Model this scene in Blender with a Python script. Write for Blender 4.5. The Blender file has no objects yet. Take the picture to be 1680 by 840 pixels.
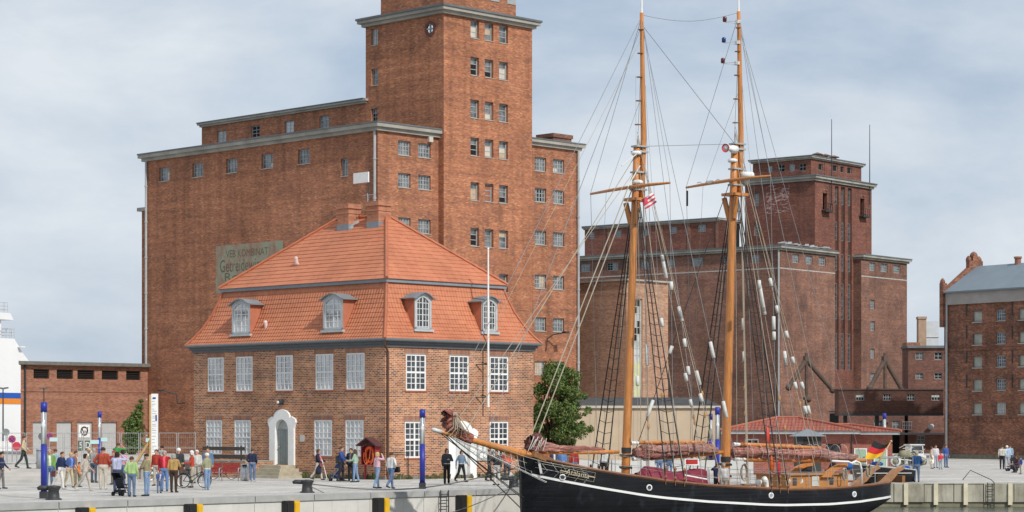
import bpy, math, random
import numpy as np
from mathutils import Vector, Matrix
random.seed(7)
rng = np.random.default_rng(7)
S = bpy.context.scene
COL = S.collection
R = math.radians

# ------------------------------------------------------------------ camera
F, HZ, EYE = 3700.0, 692.0, 3.2          # focal length and horizon row in photo pixels, eye height in metres
cam = bpy.data.cameras.new('camera')
cam.sensor_width = 36.0
cam.lens = 36.0 * F / 1680.0
cam.shift_y = (HZ - 420.0) / 1680.0
cam.clip_start = 0.5
cam.clip_end = 6000
camo = bpy.data.objects.new('camera', cam)
COL.objects.link(camo)
camo.location = (0, 0, EYE)
camo.rotation_euler = (R(90), 0, 0)
S.camera = camo

# ------------------------------------------------------------------ light
S.view_settings.view_transform = 'Standard'
S.view_settings.look = 'None'
S.view_settings.gamma = 1
S.view_settings.use_curve_mapping = False
S.view_settings.exposure = 0.2
SUN_EL = R(42)
SUN_D = Vector((0.58, -0.81, 0)).normalized() * math.cos(SUN_EL) + Vector((0, 0, math.sin(SUN_EL)))
sl = bpy.data.lights.new('sun', 'SUN')
sl.energy = 3.0
sl.angle = R(1.5)
sl.color = (1.0, 0.955, 0.89)
slo = bpy.data.objects.new('sun', sl)
COL.objects.link(slo)
slo.rotation_euler = SUN_D.to_track_quat('Z', 'Y').to_euler()
slo.location = (40, -60, 80)

W = bpy.data.worlds.new('World')
S.world = W
W.use_nodes = True
nt = W.node_tree
nt.nodes.clear()
L = nt.links.new
out = nt.nodes.new('ShaderNodeOutputWorld')
bg = nt.nodes.new('ShaderNodeBackground')
bg.inputs['Strength'].default_value = 0.093
sky = nt.nodes.new('ShaderNodeTexSky')
sky.sky_type = 'NISHITA'
sky.sun_disc = False
sky.sun_elevation = SUN_EL
sky.sun_rotation = math.atan2(SUN_D.x, SUN_D.y)
sky.air_density = 1.0
sky.dust_density = 1.2
sky.ozone_density = 1.2
tc = nt.nodes.new('ShaderNodeTexCoord')
mp = nt.nodes.new('ShaderNodeMapping')
mp.inputs['Scale'].default_value = (1.0, 1.0, 2.3)
mp.inputs['Location'].default_value = (0.35, 0.2, 0.1)
L(tc.outputs['Generated'], mp.inputs['Vector'])
nz = nt.nodes.new('ShaderNodeTexNoise')
nz.inputs['Scale'].default_value = 5.2
nz.inputs['Detail'].default_value = 8
nz.inputs['Roughness'].default_value = 0.56
nz.inputs['Distortion'].default_value = 0.15
L(mp.outputs[0], nz.inputs['Vector'])
cr = nt.nodes.new('ShaderNodeValToRGB')
cr.color_ramp.elements[0].position = 0.36
cr.color_ramp.elements[0].color = (0, 0, 0, 1)
cr.color_ramp.elements[1].position = 0.64
cr.color_ramp.elements[1].color = (1, 1, 1, 1)
L(nz.outputs['Fac'], cr.inputs['Fac'])
# thin overcast: the blue of the sky through a grey-blue veil, with brighter cloud banks
veil = nt.nodes.new('ShaderNodeMix')
veil.data_type = 'RGBA'
veil.inputs[0].default_value = 0.86
L(sky.outputs[0], veil.inputs[6])
veil.inputs[7].default_value = (4.3, 5.2, 6.45, 1)
cl = nt.nodes.new('ShaderNodeMix')
cl.data_type = 'RGBA'
cl.inputs[7].default_value = (7.0, 7.5, 8.0, 1)
L(cr.outputs['Color'], cl.inputs[0])
L(veil.outputs[2], cl.inputs[6])
L(cl.outputs[2], bg.inputs['Color'])
L(bg.outputs[0], out.inputs['Surface'])

# ------------------------------------------------------------------ geometry helpers
def V(*a): return Vector(a)

class MB:
    """collects verts and faces of ONE mesh object"""
    def __init__(s): s.v, s.f, s.m = [], [], []
    def add(s, vs, fs, mi=0):
        n = len(s.v)
        s.v += [tuple(p) for p in vs]
        s.f += [tuple(i + n for i in f) for f in fs]
        s.m += [mi] * len(fs)
        return s
    def quad(s, a, b, c, d, mi=0): return s.add([a, b, c, d], [(0, 1, 2, 3)], mi)
    def poly(s, ps, mi=0): return s.add(ps, [tuple(range(len(ps)))], mi)
    def box(s, x0, x1, y0, y1, z0, z1, mi=0):
        vs = [(x, y, z) for z in (z0, z1) for y in (y0, y1) for x in (x0, x1)]
        return s.add(vs, [(0, 2, 3, 1), (4, 5, 7, 6), (0, 1, 5, 4), (2, 6, 7, 3), (0, 4, 6, 2), (1, 3, 7, 5)], mi)
    def bar(s, p0, p1, w, h, up=(0, 0, 1), mi=0):
        p0, p1 = Vector(p0), Vector(p1)
        d = (p1 - p0).normalized()
        u = Vector(up)
        if abs(d.dot(u)) > .98: u = Vector((0, 1, 0))
        a = d.cross(u).normalized(); b = a.cross(d)
        vs = []
        for p in (p0, p1):
            vs += [p + a * (sx * w / 2) + b * (sy * h / 2) for sx, sy in ((-1, -1), (1, -1), (1, 1), (-1, 1))]
        return s.add(vs, [(3, 2, 1, 0), (4, 5, 6, 7), (0, 1, 5, 4), (1, 2, 6, 5), (2, 3, 7, 6), (3, 0, 4, 7)], mi)
    def path(s, pts, r, n=6, mi=0, cap=True):
        pts = [Vector(p) for p in pts]
        rs = r if isinstance(r, (list, tuple)) else [r] * len(pts)
        vs, fs = [], []
        for i, p in enumerate(pts):
            d = (pts[min(i + 1, len(pts) - 1)] - pts[max(i - 1, 0)])
            if d.length < 1e-9: d = Vector((0, 0, 1))
            d.normalize()
            ref = Vector((0, 0, 1)) if abs(d.z) < .93 else Vector((1, 0, 0))
            a = d.cross(ref).normalized(); b = a.cross(d)
            for k in range(n):
                t = 2 * math.pi * k / n
                vs.append(p + (a * math.cos(t) + b * math.sin(t)) * rs[i])
        for i in range(len(pts) - 1):
            for k in range(n):
                k2 = (k + 1) % n
                fs.append((i * n + k, i * n + k2, (i + 1) * n + k2, (i + 1) * n + k))
        if cap:
            fs.append(tuple(range(n - 1, -1, -1)))
            fs.append(tuple((len(pts) - 1) * n + k for k in range(n)))
        return s.add(vs, fs, mi)
    def tube(s, p0, p1, r0, r1=None, n=8, mi=0): return s.path([p0, p1], [r0, r0 if r1 is None else r1], n, mi)
    def lathe(s, prof, n=14, c=(0, 0, 0), mi=0, axis='z'):
        vs, fs = [], []
        for r, z in prof:
            for k in range(n):
                t = 2 * math.pi * k / n
                a, b = r * math.cos(t), r * math.sin(t)
                q = (a, b, z) if axis == 'z' else ((z, a, b) if axis == 'x' else (a, z, b))
                vs.append((c[0] + q[0], c[1] + q[1], c[2] + q[2]))
        for i in range(len(prof) - 1):
            for k in range(n):
                k2 = (k + 1) % n
                fs.append((i * n + k, i * n + k2, (i + 1) * n + k2, (i + 1) * n + k))
        if prof[0] != prof[-1]:              # a closed profile is a ring and keeps its hole
            fs.append(tuple(range(n - 1, -1, -1)))
            fs.append(tuple((len(prof) - 1) * n + k for k in range(n)))
        return s.add(vs, fs, mi)
    def ball(s, c, r, n=10, mi=0, sc=(1, 1, 1)):
        m = max(4, n // 2)
        prof = [(r * math.sin(math.pi * i / m) + 1e-4, -r * math.cos(math.pi * i / m)) for i in range(m + 1)]
        k0 = len(s.v)
        s.lathe(prof, n, (0, 0, 0), mi)
        s.v[k0:] = [(c[0] + x * sc[0], c[1] + y * sc[1], c[2] + z * sc[2]) for x, y, z in s.v[k0:]]
        return s
    def capsule(s, p0, p1, r0, r1, n=10, mi=0):
        p0, p1 = Vector(p0), Vector(p1)
        d = p1 - p0
        d = d.normalized() if d.length > 1e-6 else Vector((0, 0, 1))
        pts, rs = [], []
        for a in (-90, -60, -30, 0):
            pts.append(p0 + d * r0 * math.sin(R(a))); rs.append(max(1e-3, r0 * math.cos(R(a))))
        for a in (0, 30, 60, 90):
            pts.append(p1 + d * r1 * math.sin(R(a))); rs.append(max(1e-3, r1 * math.cos(R(a))))
        ref = Vector((0, 0, 1)) if abs(d.z) < .93 else Vector((1, 0, 0))
        a_ = d.cross(ref).normalized(); b_ = a_.cross(d)
        vs, fs = [], []
        for p, r in zip(pts, rs):
            for k in range(n):
                t = 2 * math.pi * k / n
                vs.append(p + (a_ * math.cos(t) + b_ * math.sin(t)) * r)
        for i in range(len(pts) - 1):
            for k in range(n):
                k2 = (k + 1) % n
                fs.append((i * n + k, i * n + k2, (i + 1) * n + k2, (i + 1) * n + k))
        fs.append(tuple(range(n - 1, -1, -1))); fs.append(tuple((len(pts) - 1) * n + k for k in range(n)))
        return s.add(vs, fs, mi)
    def prism(s, poly, d0, d1, fn, mi=0):
        """extrude 2D poly; fn(a, b, d) -> xyz"""
        n = len(poly)
        vs = [fn(a, b, d0) for a, b in poly] + [fn(a, b, d1) for a, b in poly]
        fs = [tuple(range(n - 1, -1, -1)), tuple(range(n, 2 * n))]
        fs += [(i, (i + 1) % n, n + (i + 1) % n, n + i) for i in range(n)]
        return s.add(vs, fs, mi)
    def xf(s, fn):
        s.v = [tuple(fn(Vector(p))) for p in s.v]; return s
    def mesh(s, name):
        me = bpy.data.meshes.new(name)
        me.from_pydata(s.v, [], s.f)
        return me
    def build(s, name, mat, parent=None, smooth=False, loc=None, rot=None):
        me = s.mesh(name)
        for m in (mat if isinstance(mat, (list, tuple)) else [mat]): me.materials.append(m)
        if isinstance(mat, (list, tuple)): me.polygons.foreach_set('material_index', s.m)
        if smooth: me.polygons.foreach_set('use_smooth', [True] * len(me.polygons))
        me.update()
        return link(name, me, parent, loc, rot)

def build_each(mb, name, mat, parent=None, smooth=False):
    """one object for every separate piece in mb"""
    root = list(range(len(mb.v)))
    def find(i):
        while root[i] != i: root[i] = root[root[i]]; i = root[i]
        return i
    for f in mb.f:
        for q in f[1:]: root[find(q)] = find(f[0])
    parts = {}
    for f in mb.f: parts.setdefault(find(f[0]), []).append(f)
    res = []
    for fs in parts.values():
        ids = sorted({i for f in fs for i in f}); mp_ = {i: j for j, i in enumerate(ids)}
        m = MB(); m.add([mb.v[i] for i in ids], [tuple(mp_[i] for i in f) for f in fs]); res.append(m.build(name, mat, parent, smooth))
    return res

def link(name, data, parent=None, loc=None, rot=None):
    o = bpy.data.objects.new(name, data)
    COL.objects.link(o)
    if parent is not None: o.parent = parent
    if loc is not None: o.location = loc
    if rot is not None: o.rotation_euler = rot
    return o

def tag(o, label, cat, group=None, kind=None):
    o['label'] = label; o['category'] = cat
    if group: o['group'] = group
    if kind: o['kind'] = kind
    return o

def thing(name, label, cat, loc=(0, 0, 0), rz=0.0, group=None):
    o = link(name, None, None, loc, (0, 0, rz))
    return tag(o, label, cat, group)

def structure(o):
    o['kind'] = 'structure'; return o

def copy_tree(o, parent=None):
    c = o.copy(); COL.objects.link(c)
    if parent is not None: c.parent = parent
    for ch in list(o.children): copy_tree(ch, c)
    return c

class Frame:
    """a building's own axes: local x runs right and away, local y left and away"""
    def __init__(s, x, y, z, rz):
        s.o = Vector((x, y, z)); s.rz = rz
        c, n = math.cos(rz), math.sin(rz)
        s.ex, s.ey = Vector((c, n, 0)), Vector((-n, c, 0))
    def w(s, a, b, z): return s.o + s.ex * a + s.ey * b + Vector((0, 0, z))
    def l(s, p):
        d = Vector(p) - s.o
        return Vector((d.dot(s.ex), d.dot(s.ey), d.z))
    def hit(s, px, py, axis, val):
        """where the sight line of a photo pixel meets a wall plane, in local coordinates"""
        d = Vector(((px - 840) / F, 1.0, (HZ - py) / F))
        c = Vector((0, 0, EYE))
        e = s.ex if axis == 'x' else s.ey
        t = (val - (c - s.o).dot(e)) / d.dot(e)
        return s.l(c + d * t)

def gz(x, y):
    """paving height: falls gently away from the water"""
    return -0.006 * min(max(0.0, y - 105.0), 75.0)

def gpt(px, py):
    """the point of the paving seen at a photo pixel"""
    Y = 110.0
    for _ in range(20): Y = (EYE - gz(0, Y)) * F / (py - HZ)
    return Vector(((px - 840) / F * Y, Y, gz(0, Y)))

def at(px, py, Y): return Vector(((px - 840) / F * Y, Y, EYE + (HZ - py) / F * Y))

# ------------------------------------------------------------------ materials
MATS = {}
class NT:
    def __init__(s, name):
        s.m = bpy.data.materials.new(name); s.m.use_nodes = True
        s.t = s.m.node_tree; s.t.nodes.clear()
        s.out = s.t.nodes.new('ShaderNodeOutputMaterial')
        s.bs = s.t.nodes.new('ShaderNodeBsdfPrincipled')
        s.t.links.new(s.bs.outputs[0], s.out.inputs['Surface'])
        s.tc = s.t.nodes.new('ShaderNodeTexCoord')
    def n(s, typ, **kw):
        nd = s.t.nodes.new(typ)
        for k, v in kw.items(): setattr(nd, k, v)
        return nd
    def set(s, sock, v):
        if isinstance(v, bpy.types.NodeSocket): s.t.links.new(v, sock)
        else: sock.default_value = v
    def math(s, op, a, b=0.0, c=0.0):
        nd = s.n('ShaderNodeMath', operation=op)
        s.set(nd.inputs[0], a); s.set(nd.inputs[1], b); s.set(nd.inputs[2], c)
        return nd.outputs[0]
    def mix(s, f, a, b, blend='MIX'):
        nd = s.n('ShaderNodeMix', data_type='RGBA', blend_type=blend)
        s.set(nd.inputs[0], f)
        for i, q in ((6, a), (7, b)):
            s.set(nd.inputs[i], q if isinstance(q, bpy.types.NodeSocket) else (*q[:3], 1))
        return nd.outputs[2]
    def noise(s, vec, scale, detail=4, rough=.55, dist=0):
        nd = s.n('ShaderNodeTexNoise')
        if vec is not None: s.set(nd.inputs['Vector'], vec)
        nd.inputs['Scale'].default_value = scale; nd.inputs['Detail'].default_value = detail
        nd.inputs['Roughness'].default_value = rough; nd.inputs['Distortion'].default_value = dist
        return nd.outputs['Fac']
    def ramp(s, f, stops, interp='LINEAR'):
        nd = s.n('ShaderNodeValToRGB'); r = nd.color_ramp; r.interpolation = interp
        while len(r.elements) < len(stops): r.elements.new(.5)
        for e, (p, c) in zip(r.elements, stops):
            e.position = p; e.color = (*c, 1) if isinstance(c, (tuple, list)) else (c, c, c, 1)
        s.set(nd.inputs[0], f); return nd.outputs[0]
    def sep(s, v):
        nd = s.n('ShaderNodeSeparateXYZ'); s.set(nd.inputs[0], v); return nd.outputs
    def comb(s, x, y, z):
        nd = s.n('ShaderNodeCombineXYZ')
        for i, q in enumerate((x, y, z)): s.set(nd.inputs[i], q)
        return nd.outputs[0]
    def bump(s, h, strength=.5, dist=.02):
        nd = s.n('ShaderNodeBump'); nd.inputs['Strength'].default_value = strength; nd.inputs['Distance'].default_value = dist
        s.set(nd.inputs['Height'], h); s.t.links.new(nd.outputs[0], s.bs.inputs['Normal'])
    def fin(s, col, rough=.7, metal=0.0, spec=.3):
        s.set(s.bs.inputs['Base Color'], col if isinstance(col, bpy.types.NodeSocket) else (*col[:3], 1))
        s.set(s.bs.inputs['Roughness'], rough); s.set(s.bs.inputs['Metallic'], metal)
        s.bs.inputs['Specular IOR Level'].default_value = spec
        return s.m
    def wall(s):
        """running coordinate along a wall, height, from the object's own axes"""
        p = s.sep(s.tc.outputs['Object']); nn = s.sep(s.tc.outputs['Normal'])
        f = s.math('GREATER_THAN', s.math('ABSOLUTE', nn[0]), s.math('ABSOLUTE', nn[1]))
        h = s.math('ADD', s.math('MULTIPLY', p[1], f), s.math('MULTIPLY', p[0], s.math('SUBTRACT', 1.0, f)))
        return h, p[2]

def plain(name, col, rough=.6, var=.13, scale=2.2, metal=0.0, spec=.35, bump=0.0, stretch=(1, 1, 1)):
    key = (name, tuple(col), rough, var)
    if key in MATS: return MATS[key]
    k = NT(name)
    vec = k.tc.outputs['Object']
    if stretch != (1, 1, 1):
        mp = k.n('ShaderNodeMapping'); mp.inputs['Scale'].default_value = stretch
        k.set(mp.inputs[0], vec); vec = mp.outputs[0]
    nz = k.noise(vec, scale, 5, .6)
    lo = tuple(c * (1 - var) for c in col); hi = tuple(min(1, c * (1 + var)) for c in col)
    c = k.ramp(nz, [(.3, lo), (.7, hi)])
    if bump: k.bump(k.noise(vec, scale * 6, 3), .4, bump)
    MATS[key] = k.fin(c, rough, metal, spec)
    return MATS[key]

def brick(name, stops, mortar, bw=.26, bh=.082, mt=.013, patch=.28, pscale=.16, streak=.18, soot=None, seed=0.0, bump=0.0, band=.12, grain=.5, rare=None):
    k = NT(name)
    h, z = k.wall()
    zz = k.math('DIVIDE', z, bh)
    row = k.math('FLOOR', zz); fz = k.math('FRACT', zz)
    off = k.math('MULTIPLY', k.math('FLOORED_MODULO', row, 2.0), .5)
    cx = k.math('ADD', k.math('DIVIDE', h, bw), off)
    colm = k.math('FLOOR', cx); fx = k.math('FRACT', cx)
    wn = k.n('ShaderNodeTexWhiteNoise', noise_dimensions='3D')
    k.set(wn.inputs['Vector'], k.comb(colm, row, seed))
    # clusters of lighter and darker firings
    p2 = k.comb(k.math('MULTIPLY', h, .32), k.math('MULTIPLY', z, 2.1), seed * 3.1)
    clus = k.noise(p2, 1.0, 5, .65)
    val = k.math('ADD', k.math('MULTIPLY', wn.outputs['Value'], grain), k.math('MULTIPLY', clus, 1.14 - grain))
    c = k.ramp(k.math('SUBTRACT', val, .06), stops)
    if rare:
        wn2 = k.n('ShaderNodeTexWhiteNoise', noise_dimensions='3D'); k.set(wn2.inputs['Vector'], k.comb(row, colm, seed + 3))
        rn = k.noise(k.comb(k.math('MULTIPLY', h, .12), k.math('MULTIPLY', z, .4), seed + 7), 1.0, 4, .6)
        c = k.mix(k.math('MULTIPLY', k.math('LESS_THAN', wn2.outputs['Value'], k.math('MULTIPLY', rn, .18)), .5), c, rare)
    ex = k.math('MULTIPLY', k.math('MINIMUM', fx, k.math('SUBTRACT', 1.0, fx)), bw)
    ez = k.math('MULTIPLY', k.math('MINIMUM', fz, k.math('SUBTRACT', 1.0, fz)), bh)
    mm = k.math('LESS_THAN', k.math('MINIMUM', ex, ez), mt / 2)
    c = k.mix(mm, c, mortar)
    big = k.noise(k.comb(h, z, seed), pscale, 6, .62, .6)
    c = k.mix(1.0, c, k.ramp(big, [(.28, 1 - patch), (.72, 1 + patch * .55)]), 'MULTIPLY')
    co = k.noise(k.comb(k.math('MULTIPLY', h, .05), k.math('MULTIPLY', z, 3.2), seed + 4), 1.0, 3, .7)
    c = k.mix(1.0, c, k.ramp(co, [(.3, 1 - band), (.7, 1 + band)]), 'MULTIPLY')
    st = k.noise(k.comb(k.math('MULTIPLY', h, 1.5), k.math('MULTIPLY', z, .09), seed + 9), 1.0, 4, .6)
    c = k.mix(1.0, c, k.ramp(st, [(.3, 1 - streak), (.55, 1.0)]), 'MULTIPLY')
    if soot:
        sn = k.noise(k.comb(k.math('MULTIPLY', h, .35), k.math('MULTIPLY', z, .3), seed + 2), 1.0, 6, .68)
        c = k.mix(k.ramp(sn, [(.5, 0.0), (.72, soot[1])]), c, soot[0])
    if bump: k.bump(k.math('SUBTRACT', 1.0, mm), .5, bump)
    return k.fin(c, .86, 0, .2)

BR_SILO = brick('silo_brick', [(.2, (.19, .076, .048)), (.42, (.335, .118, .06)), (.68, (.45, .168, .078)), (.92, (.60, .265, .125))], (.35, .26, .2), patch=.26, streak=.28, band=.14, soot=((.13, .066, .052), .4), grain=.42, rare=(.62, .30, .14), seed=1.3)
BR_TOWER = brick('tower_brick', [(.2, (.2, .078, .048)), (.42, (.35, .12, .06)), (.68, (.47, .172, .077)), (.92, (.62, .275, .125))], (.36, .265, .2), patch=.24, streak=.26, band=.14, seed=4.7, soot=((.15, .07, .052), .3), grain=.42, rare=(.64, .31, .14))
BR_HOUSE = brick('house_brick', [(.14, (.09, .046, .034)), (.36, (.3, .11, .054)), (.64, (.47, .18, .075)), (.92, (.6, .3, .135))], (.62, .53, .42), bw=.29, bh=.105, mt=.021, patch=.36, pscale=.35, seed=5.1, bump=.008, streak=.12)
BR_LOW = brick('low_brick', [(.12, (.18, .08, .056)), (.45, (.31, .13, .08)), (.9, (.42, .2, .12))], (.28, .2, .16), seed=8.2, patch=.2)
BR_FAR = brick('far_silo_brick', [(.12, (.125, .068, .056)), (.45, (.22, .105, .078)), (.7, (.3, .14, .094)), (.93, (.46, .24, .14))], (.25, .185, .155), patch=.36, grain=.42, rare=(.5, .24, .11), seed=2.7, soot=((.05, .038, .036), .55))
BR_STORE = brick('warehouse_brick', [(.12, (.085, .047, .04)), (.4, (.19, .078, .055)), (.66, (.33, .12, .062)), (.92, (.54, .24, .115))], (.25, .2, .165), patch=.42, pscale=.3, grain=.45, rare=(.5, .22, .1), seed=3.9, soot=((.04, .033, .031), .75))
BR_TAN = brick('tan_brick', [(.12, (.24, .125, .085)), (.45, (.39, .205, .13)), (.9, (.54, .33, .21))], (.38, .3, .23), seed=6.6, patch=.2)
BR_RED = brick('pavilion_brick', [(.12, (.22, .062, .045)), (.5, (.33, .09, .06)), (.9, (.42, .13, .085))], (.4, .3, .26), seed=7.7, patch=.1)
CONCR = plain('weathered_concrete', (.36, .345, .31), .85, .28, .8)
CORN = plain('cornice_concrete', (.33, .315, .275), .85, .25, .6)
ROOFFELT = plain('roof_felt', (.13, .14, .145), .85, .25, .5)
WHITE = plain('white_paint', (.78, .78, .76), .5, .05)
OFFWH = plain('off_white_paint', (.62, .62, .6), .5, .1)
GWHITE = plain('grey_white_frame', (.68, .69, .69), .5, .06)
WFRAME = plain('window_white', (.74, .74, .73), .5, .04)
GFRAME = plain('window_grey', (.33, .35, .35), .6, .15)
GREYBLUE = plain('grey_blue_trim', (.22, .25, .275), .55, .1)
ZINC = plain('zinc', (.40, .41, .41), .5, .12, 1.5, .1)
IRON = plain('dark_iron', (.035, .036, .038), .5, .2)
BLACK = plain('black_rubber', (.02, .02, .021), .6, .2)
STEEL = plain('brushed_steel', (.5, .51, .52), .35, .08, 3, .8)
DARKVOID = plain('dark_interior', (.014, .013, .013), .9, .1)  # near-black colour standing in for unlit interiors
BOARD = plain('board_tan', (.5, .38, .25), .7, .15)
PALEBOARD = plain('board_pale', (.55, .52, .45), .7, .1)
WOODW = plain('varnished_spar', (.52, .205, .055), .38, .24, 3.5, 0, .5, 0, (3, 3, .35))
WOODD = plain('brown_wood', (.25, .115, .045), .45, .25, 4)
ROPE = plain('tan_rope', (.40, .35, .27), .8, .15)
ROPEG = plain('grey_wire', (.25, .26, .27), .5, .1)
TARRED = plain('tarred_rope', (.025, .025, .026), .7, .15)
BLUEP = plain('ultramarine_paint', (.025, .035, .28), .4, .08)
RED = plain('red_paint', (.42, .035, .03), .45, .12)
YEL = plain('yellow_paint', (.72, .43, .02), .5, .1)

def glass(name, inner, inner2, sc, refl=.16, ior=1.9):
    """a pane: what stands behind it, under a reflecting surface"""
    k = NT(name)
    nz = k.noise(k.tc.outputs['Object'], sc, 3, .6)
    c = k.ramp(nz, [(.38, inner), (.62, inner2)])
    k.fin(c, .7, 0, .2)
    gl = k.n('ShaderNodeBsdfGlossy'); gl.inputs['Roughness'].default_value = .03
    gl.inputs['Color'].default_value = (.92, .95, 1, 1)
    fr = k.n('ShaderNodeFresnel'); fr.inputs['IOR'].default_value = ior
    # old glass is never flat: a faint waviness
    bp = k.n('ShaderNodeBump'); bp.inputs['Strength'].default_value = .05; bp.inputs['Distance'].default_value = .05
    k.set(bp.inputs['Height'], k.noise(k.tc.outputs['Object'], 1.3, 2))
    k.t.links.new(bp.outputs[0], gl.inputs['Normal'])
    ms = k.n('ShaderNodeMixShader')
    k.set(ms.inputs[0], k.math('MINIMUM', k.math('ADD', fr.outputs[0], refl), 1.0))
    k.t.links.new(k.bs.outputs[0], ms.inputs[1]); k.t.links.new(gl.outputs[0], ms.inputs[2])
    k.t.links.new(ms.outputs[0], k.out.inputs['Surface'])
    return k.m
G_DARK = glass('pane_dark', (.012, .014, .016), (.05, .055, .06), 1.1, .03, 1.6)
G_CURT_SKY = glass('pane_curtain_sky', (.26, .275, .28), (.42, .43, .43), .9, .14, 1.5)  # pale tone is curtain plus sky reflection put into the colour
G_MIX = glass('pane_half_curtain_sky', (.05, .052, .056), (.34, .35, .355), .8, .2, 1.5)  # the same painted pale in patches over dark
G_SILO = glass('pane_dusty', (.06, .068, .07), (.2, .215, .22), 1.4, .06, 1.4)
G_PALE = glass('pane_milky', (.34, .36, .36), (.5, .52, .52), 1.4, .0, 1.25)

# ------------------------------------------------------------------ building helpers
def facade(mb, axis, c, a0, a1, z0, z1, holes, depth=.22, mi=0, back=None):
    """a wall sheet with real openings and reveals; axis = the local axis it runs along; it faces the negative other axis"""
    P = (lambda a, d, z: (a, c + d, z)) if axis == 'x' else (lambda a, d, z: (c + d, a, z))
    holes = [h for h in holes if h[1] > a0 and h[0] < a1]
    As = sorted({a0, a1, *[v for h in holes for v in h[:2]]}); Zs = sorted({z0, z1, *[v for h in holes for v in h[2:4]]})
    As = [a for a in As if a0 <= a <= a1]; Zs = [z for z in Zs if z0 <= z <= z1]
    for j in range(len(Zs) - 1):
        zc = (Zs[j] + Zs[j + 1]) / 2
        run = None
        for i in range(len(As) - 1):
            ac = (As[i] + As[i + 1]) / 2
            solid = not any(h[0] < ac < h[1] and h[2] < zc < h[3] for h in holes)
            if solid and run is None: run = As[i]
            last = i == len(As) - 2
            if run is not None and (not solid or last):
                e = As[i + 1] if solid else As[i]
                mb.quad(P(run, 0, Zs[j]), P(e, 0, Zs[j]), P(e, 0, Zs[j + 1]), P(run, 0, Zs[j + 1]), mi)
                run = None
    for h in holes:
        b0, b1, y0, y1 = h[:4]
        for (p, q) in (((b0, y0), (b0, y1)), ((b1, y0), (b1, y1)), ((b0, y0), (b1, y0)), ((b0, y1), (b1, y1))):
            mb.quad(P(p[0], 0, p[1]), P(q[0], 0, q[1]), P(q[0], depth, q[1]), P(p[0], depth, p[1]), mi)

def window(parent, axis, c, h, depth, cols, rows, fmat, pmat, fw=.07, mw=.035, sill=None, transom=None, name='window', mull=None, sw=.07, boards=None):
    """frame with bars (part), pane and sill (sub-parts), set back in its opening"""
    a0, a1, z0, z1 = h[:4]
    P = (lambda a, d, z: (a, c + d, z)) if axis == 'x' else (lambda a, d, z: (c + d, a, z))
    def bx(mb, p0, p1, q0, q1, d0, d1):
        A, B = P(p0, d0, q0), P(p1, d1, q1)
        mb.box(min(A[0], B[0]), max(A[0], B[0]), min(A[1], B[1]), max(A[1], B[1]), q0, q1)
    f = MB()
    d0, d1 = depth - .07, depth
    bx(f, a0, a0 + fw, z0, z1, d0, d1); bx(f, a1 - fw, a1, z0, z1, d0, d1)
    bx(f, a0 + fw, a1 - fw, z0, z0 + fw, d0, d1); bx(f, a0 + fw, a1 - fw, z1 - fw, z1, d0, d1)
    wi, hi = a1 - a0 - 2 * fw, z1 - z0 - 2 * fw
    for i in range(1, cols):
        w_ = (mull if (mull and i * 2 == cols) else mw)
        x = a0 + fw + wi * i / cols
        bx(f, x - w_ / 2, x + w_ / 2, z0 + fw, z1 - fw, d0 + .006, d1 - .004)
    for j in range(1, rows):
        z = z0 + fw + hi * j / rows
        bx(f, a0 + fw, a1 - fw, z - mw / 2, z + mw / 2, d0 + .012, d1 - .008)
    if transom:
        z = z0 + (z1 - z0) * transom
        bx(f, a0 + fw, a1 - fw, z - mull / 2, z + mull / 2, d0 - .004, d1)
    fo = f.build(name, fmat, parent)
    p = MB()
    q_ = [P(a0 + fw * .5, d1 - .03, z0 + fw * .5), P(a1 - fw * .5, d1 - .03, z0 + fw * .5), P(a1 - fw * .5, d1 - .03, z1 - fw * .5), P(a0 + fw * .5, d1 - .03, z1 - fw * .5)]
    p.quad(*(q_ if axis == 'x' else q_[::-1]))
    p.build('pane', pmat, fo)
    if boards:
        # boarded or broken lights, each a small sheet between the bars
        for (i, j, bm) in boards:
            b = MB()
            x0, x1 = a0 + fw + wi * i / cols, a0 + fw + wi * (i + 1) / cols
            q0, q1 = z0 + fw + hi * j / rows, z0 + fw + hi * (j + 1) / rows
            bx(b, x0 + mw / 2, x1 - mw / 2, q0 + mw / 2, q1 - mw / 2, d1 - .045, d1 - .038)
            b.build('boarded_light' if bm in (BOARD, PALEBOARD) else 'missing_pane', bm, fo)
    if sill:
        s_ = MB()
        bx(s_, a0 - sw, a1 + sw, z0 - sw - .02, z0 - .003, -.05, depth - .08)
        s_.build('sill', sill, fo)
    return fo

def holes_px(fr, axis, c, rects):
    """window openings read off the photo, as (a0, a1, z0, z1) on a wall plane"""
    other = 'y' if axis == 'x' else 'x'
    res = []
    for (x0, x1, y0, y1) in rects:
        p = fr.hit(x0, (y0 + y1) / 2, other, c); q = fr.hit(x1, (y0 + y1) / 2, other, c)
        m = fr.hit((x0 + x1) / 2, y0, other, c); n = fr.hit((x0 + x1) / 2, y1, other, c)
        i = 0 if axis == 'x' else 1
        res.append((min(p[i], q[i]), max(p[i], q[i]), n.z, m.z))
    return res

def cornice(mb, x0, x1, y0, y1, z, proj, h, steps=2):
    """a projecting slab round a flat roof, stepping out towards the top"""
    for k in range(steps):
        p = proj * (k + 1) / steps
        mb.box(x0 - p, x1 + p, y0 - p, y1 + p, z + h * k / steps + (.001 if k else 0), z + h * (k + 1) / steps)

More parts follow.
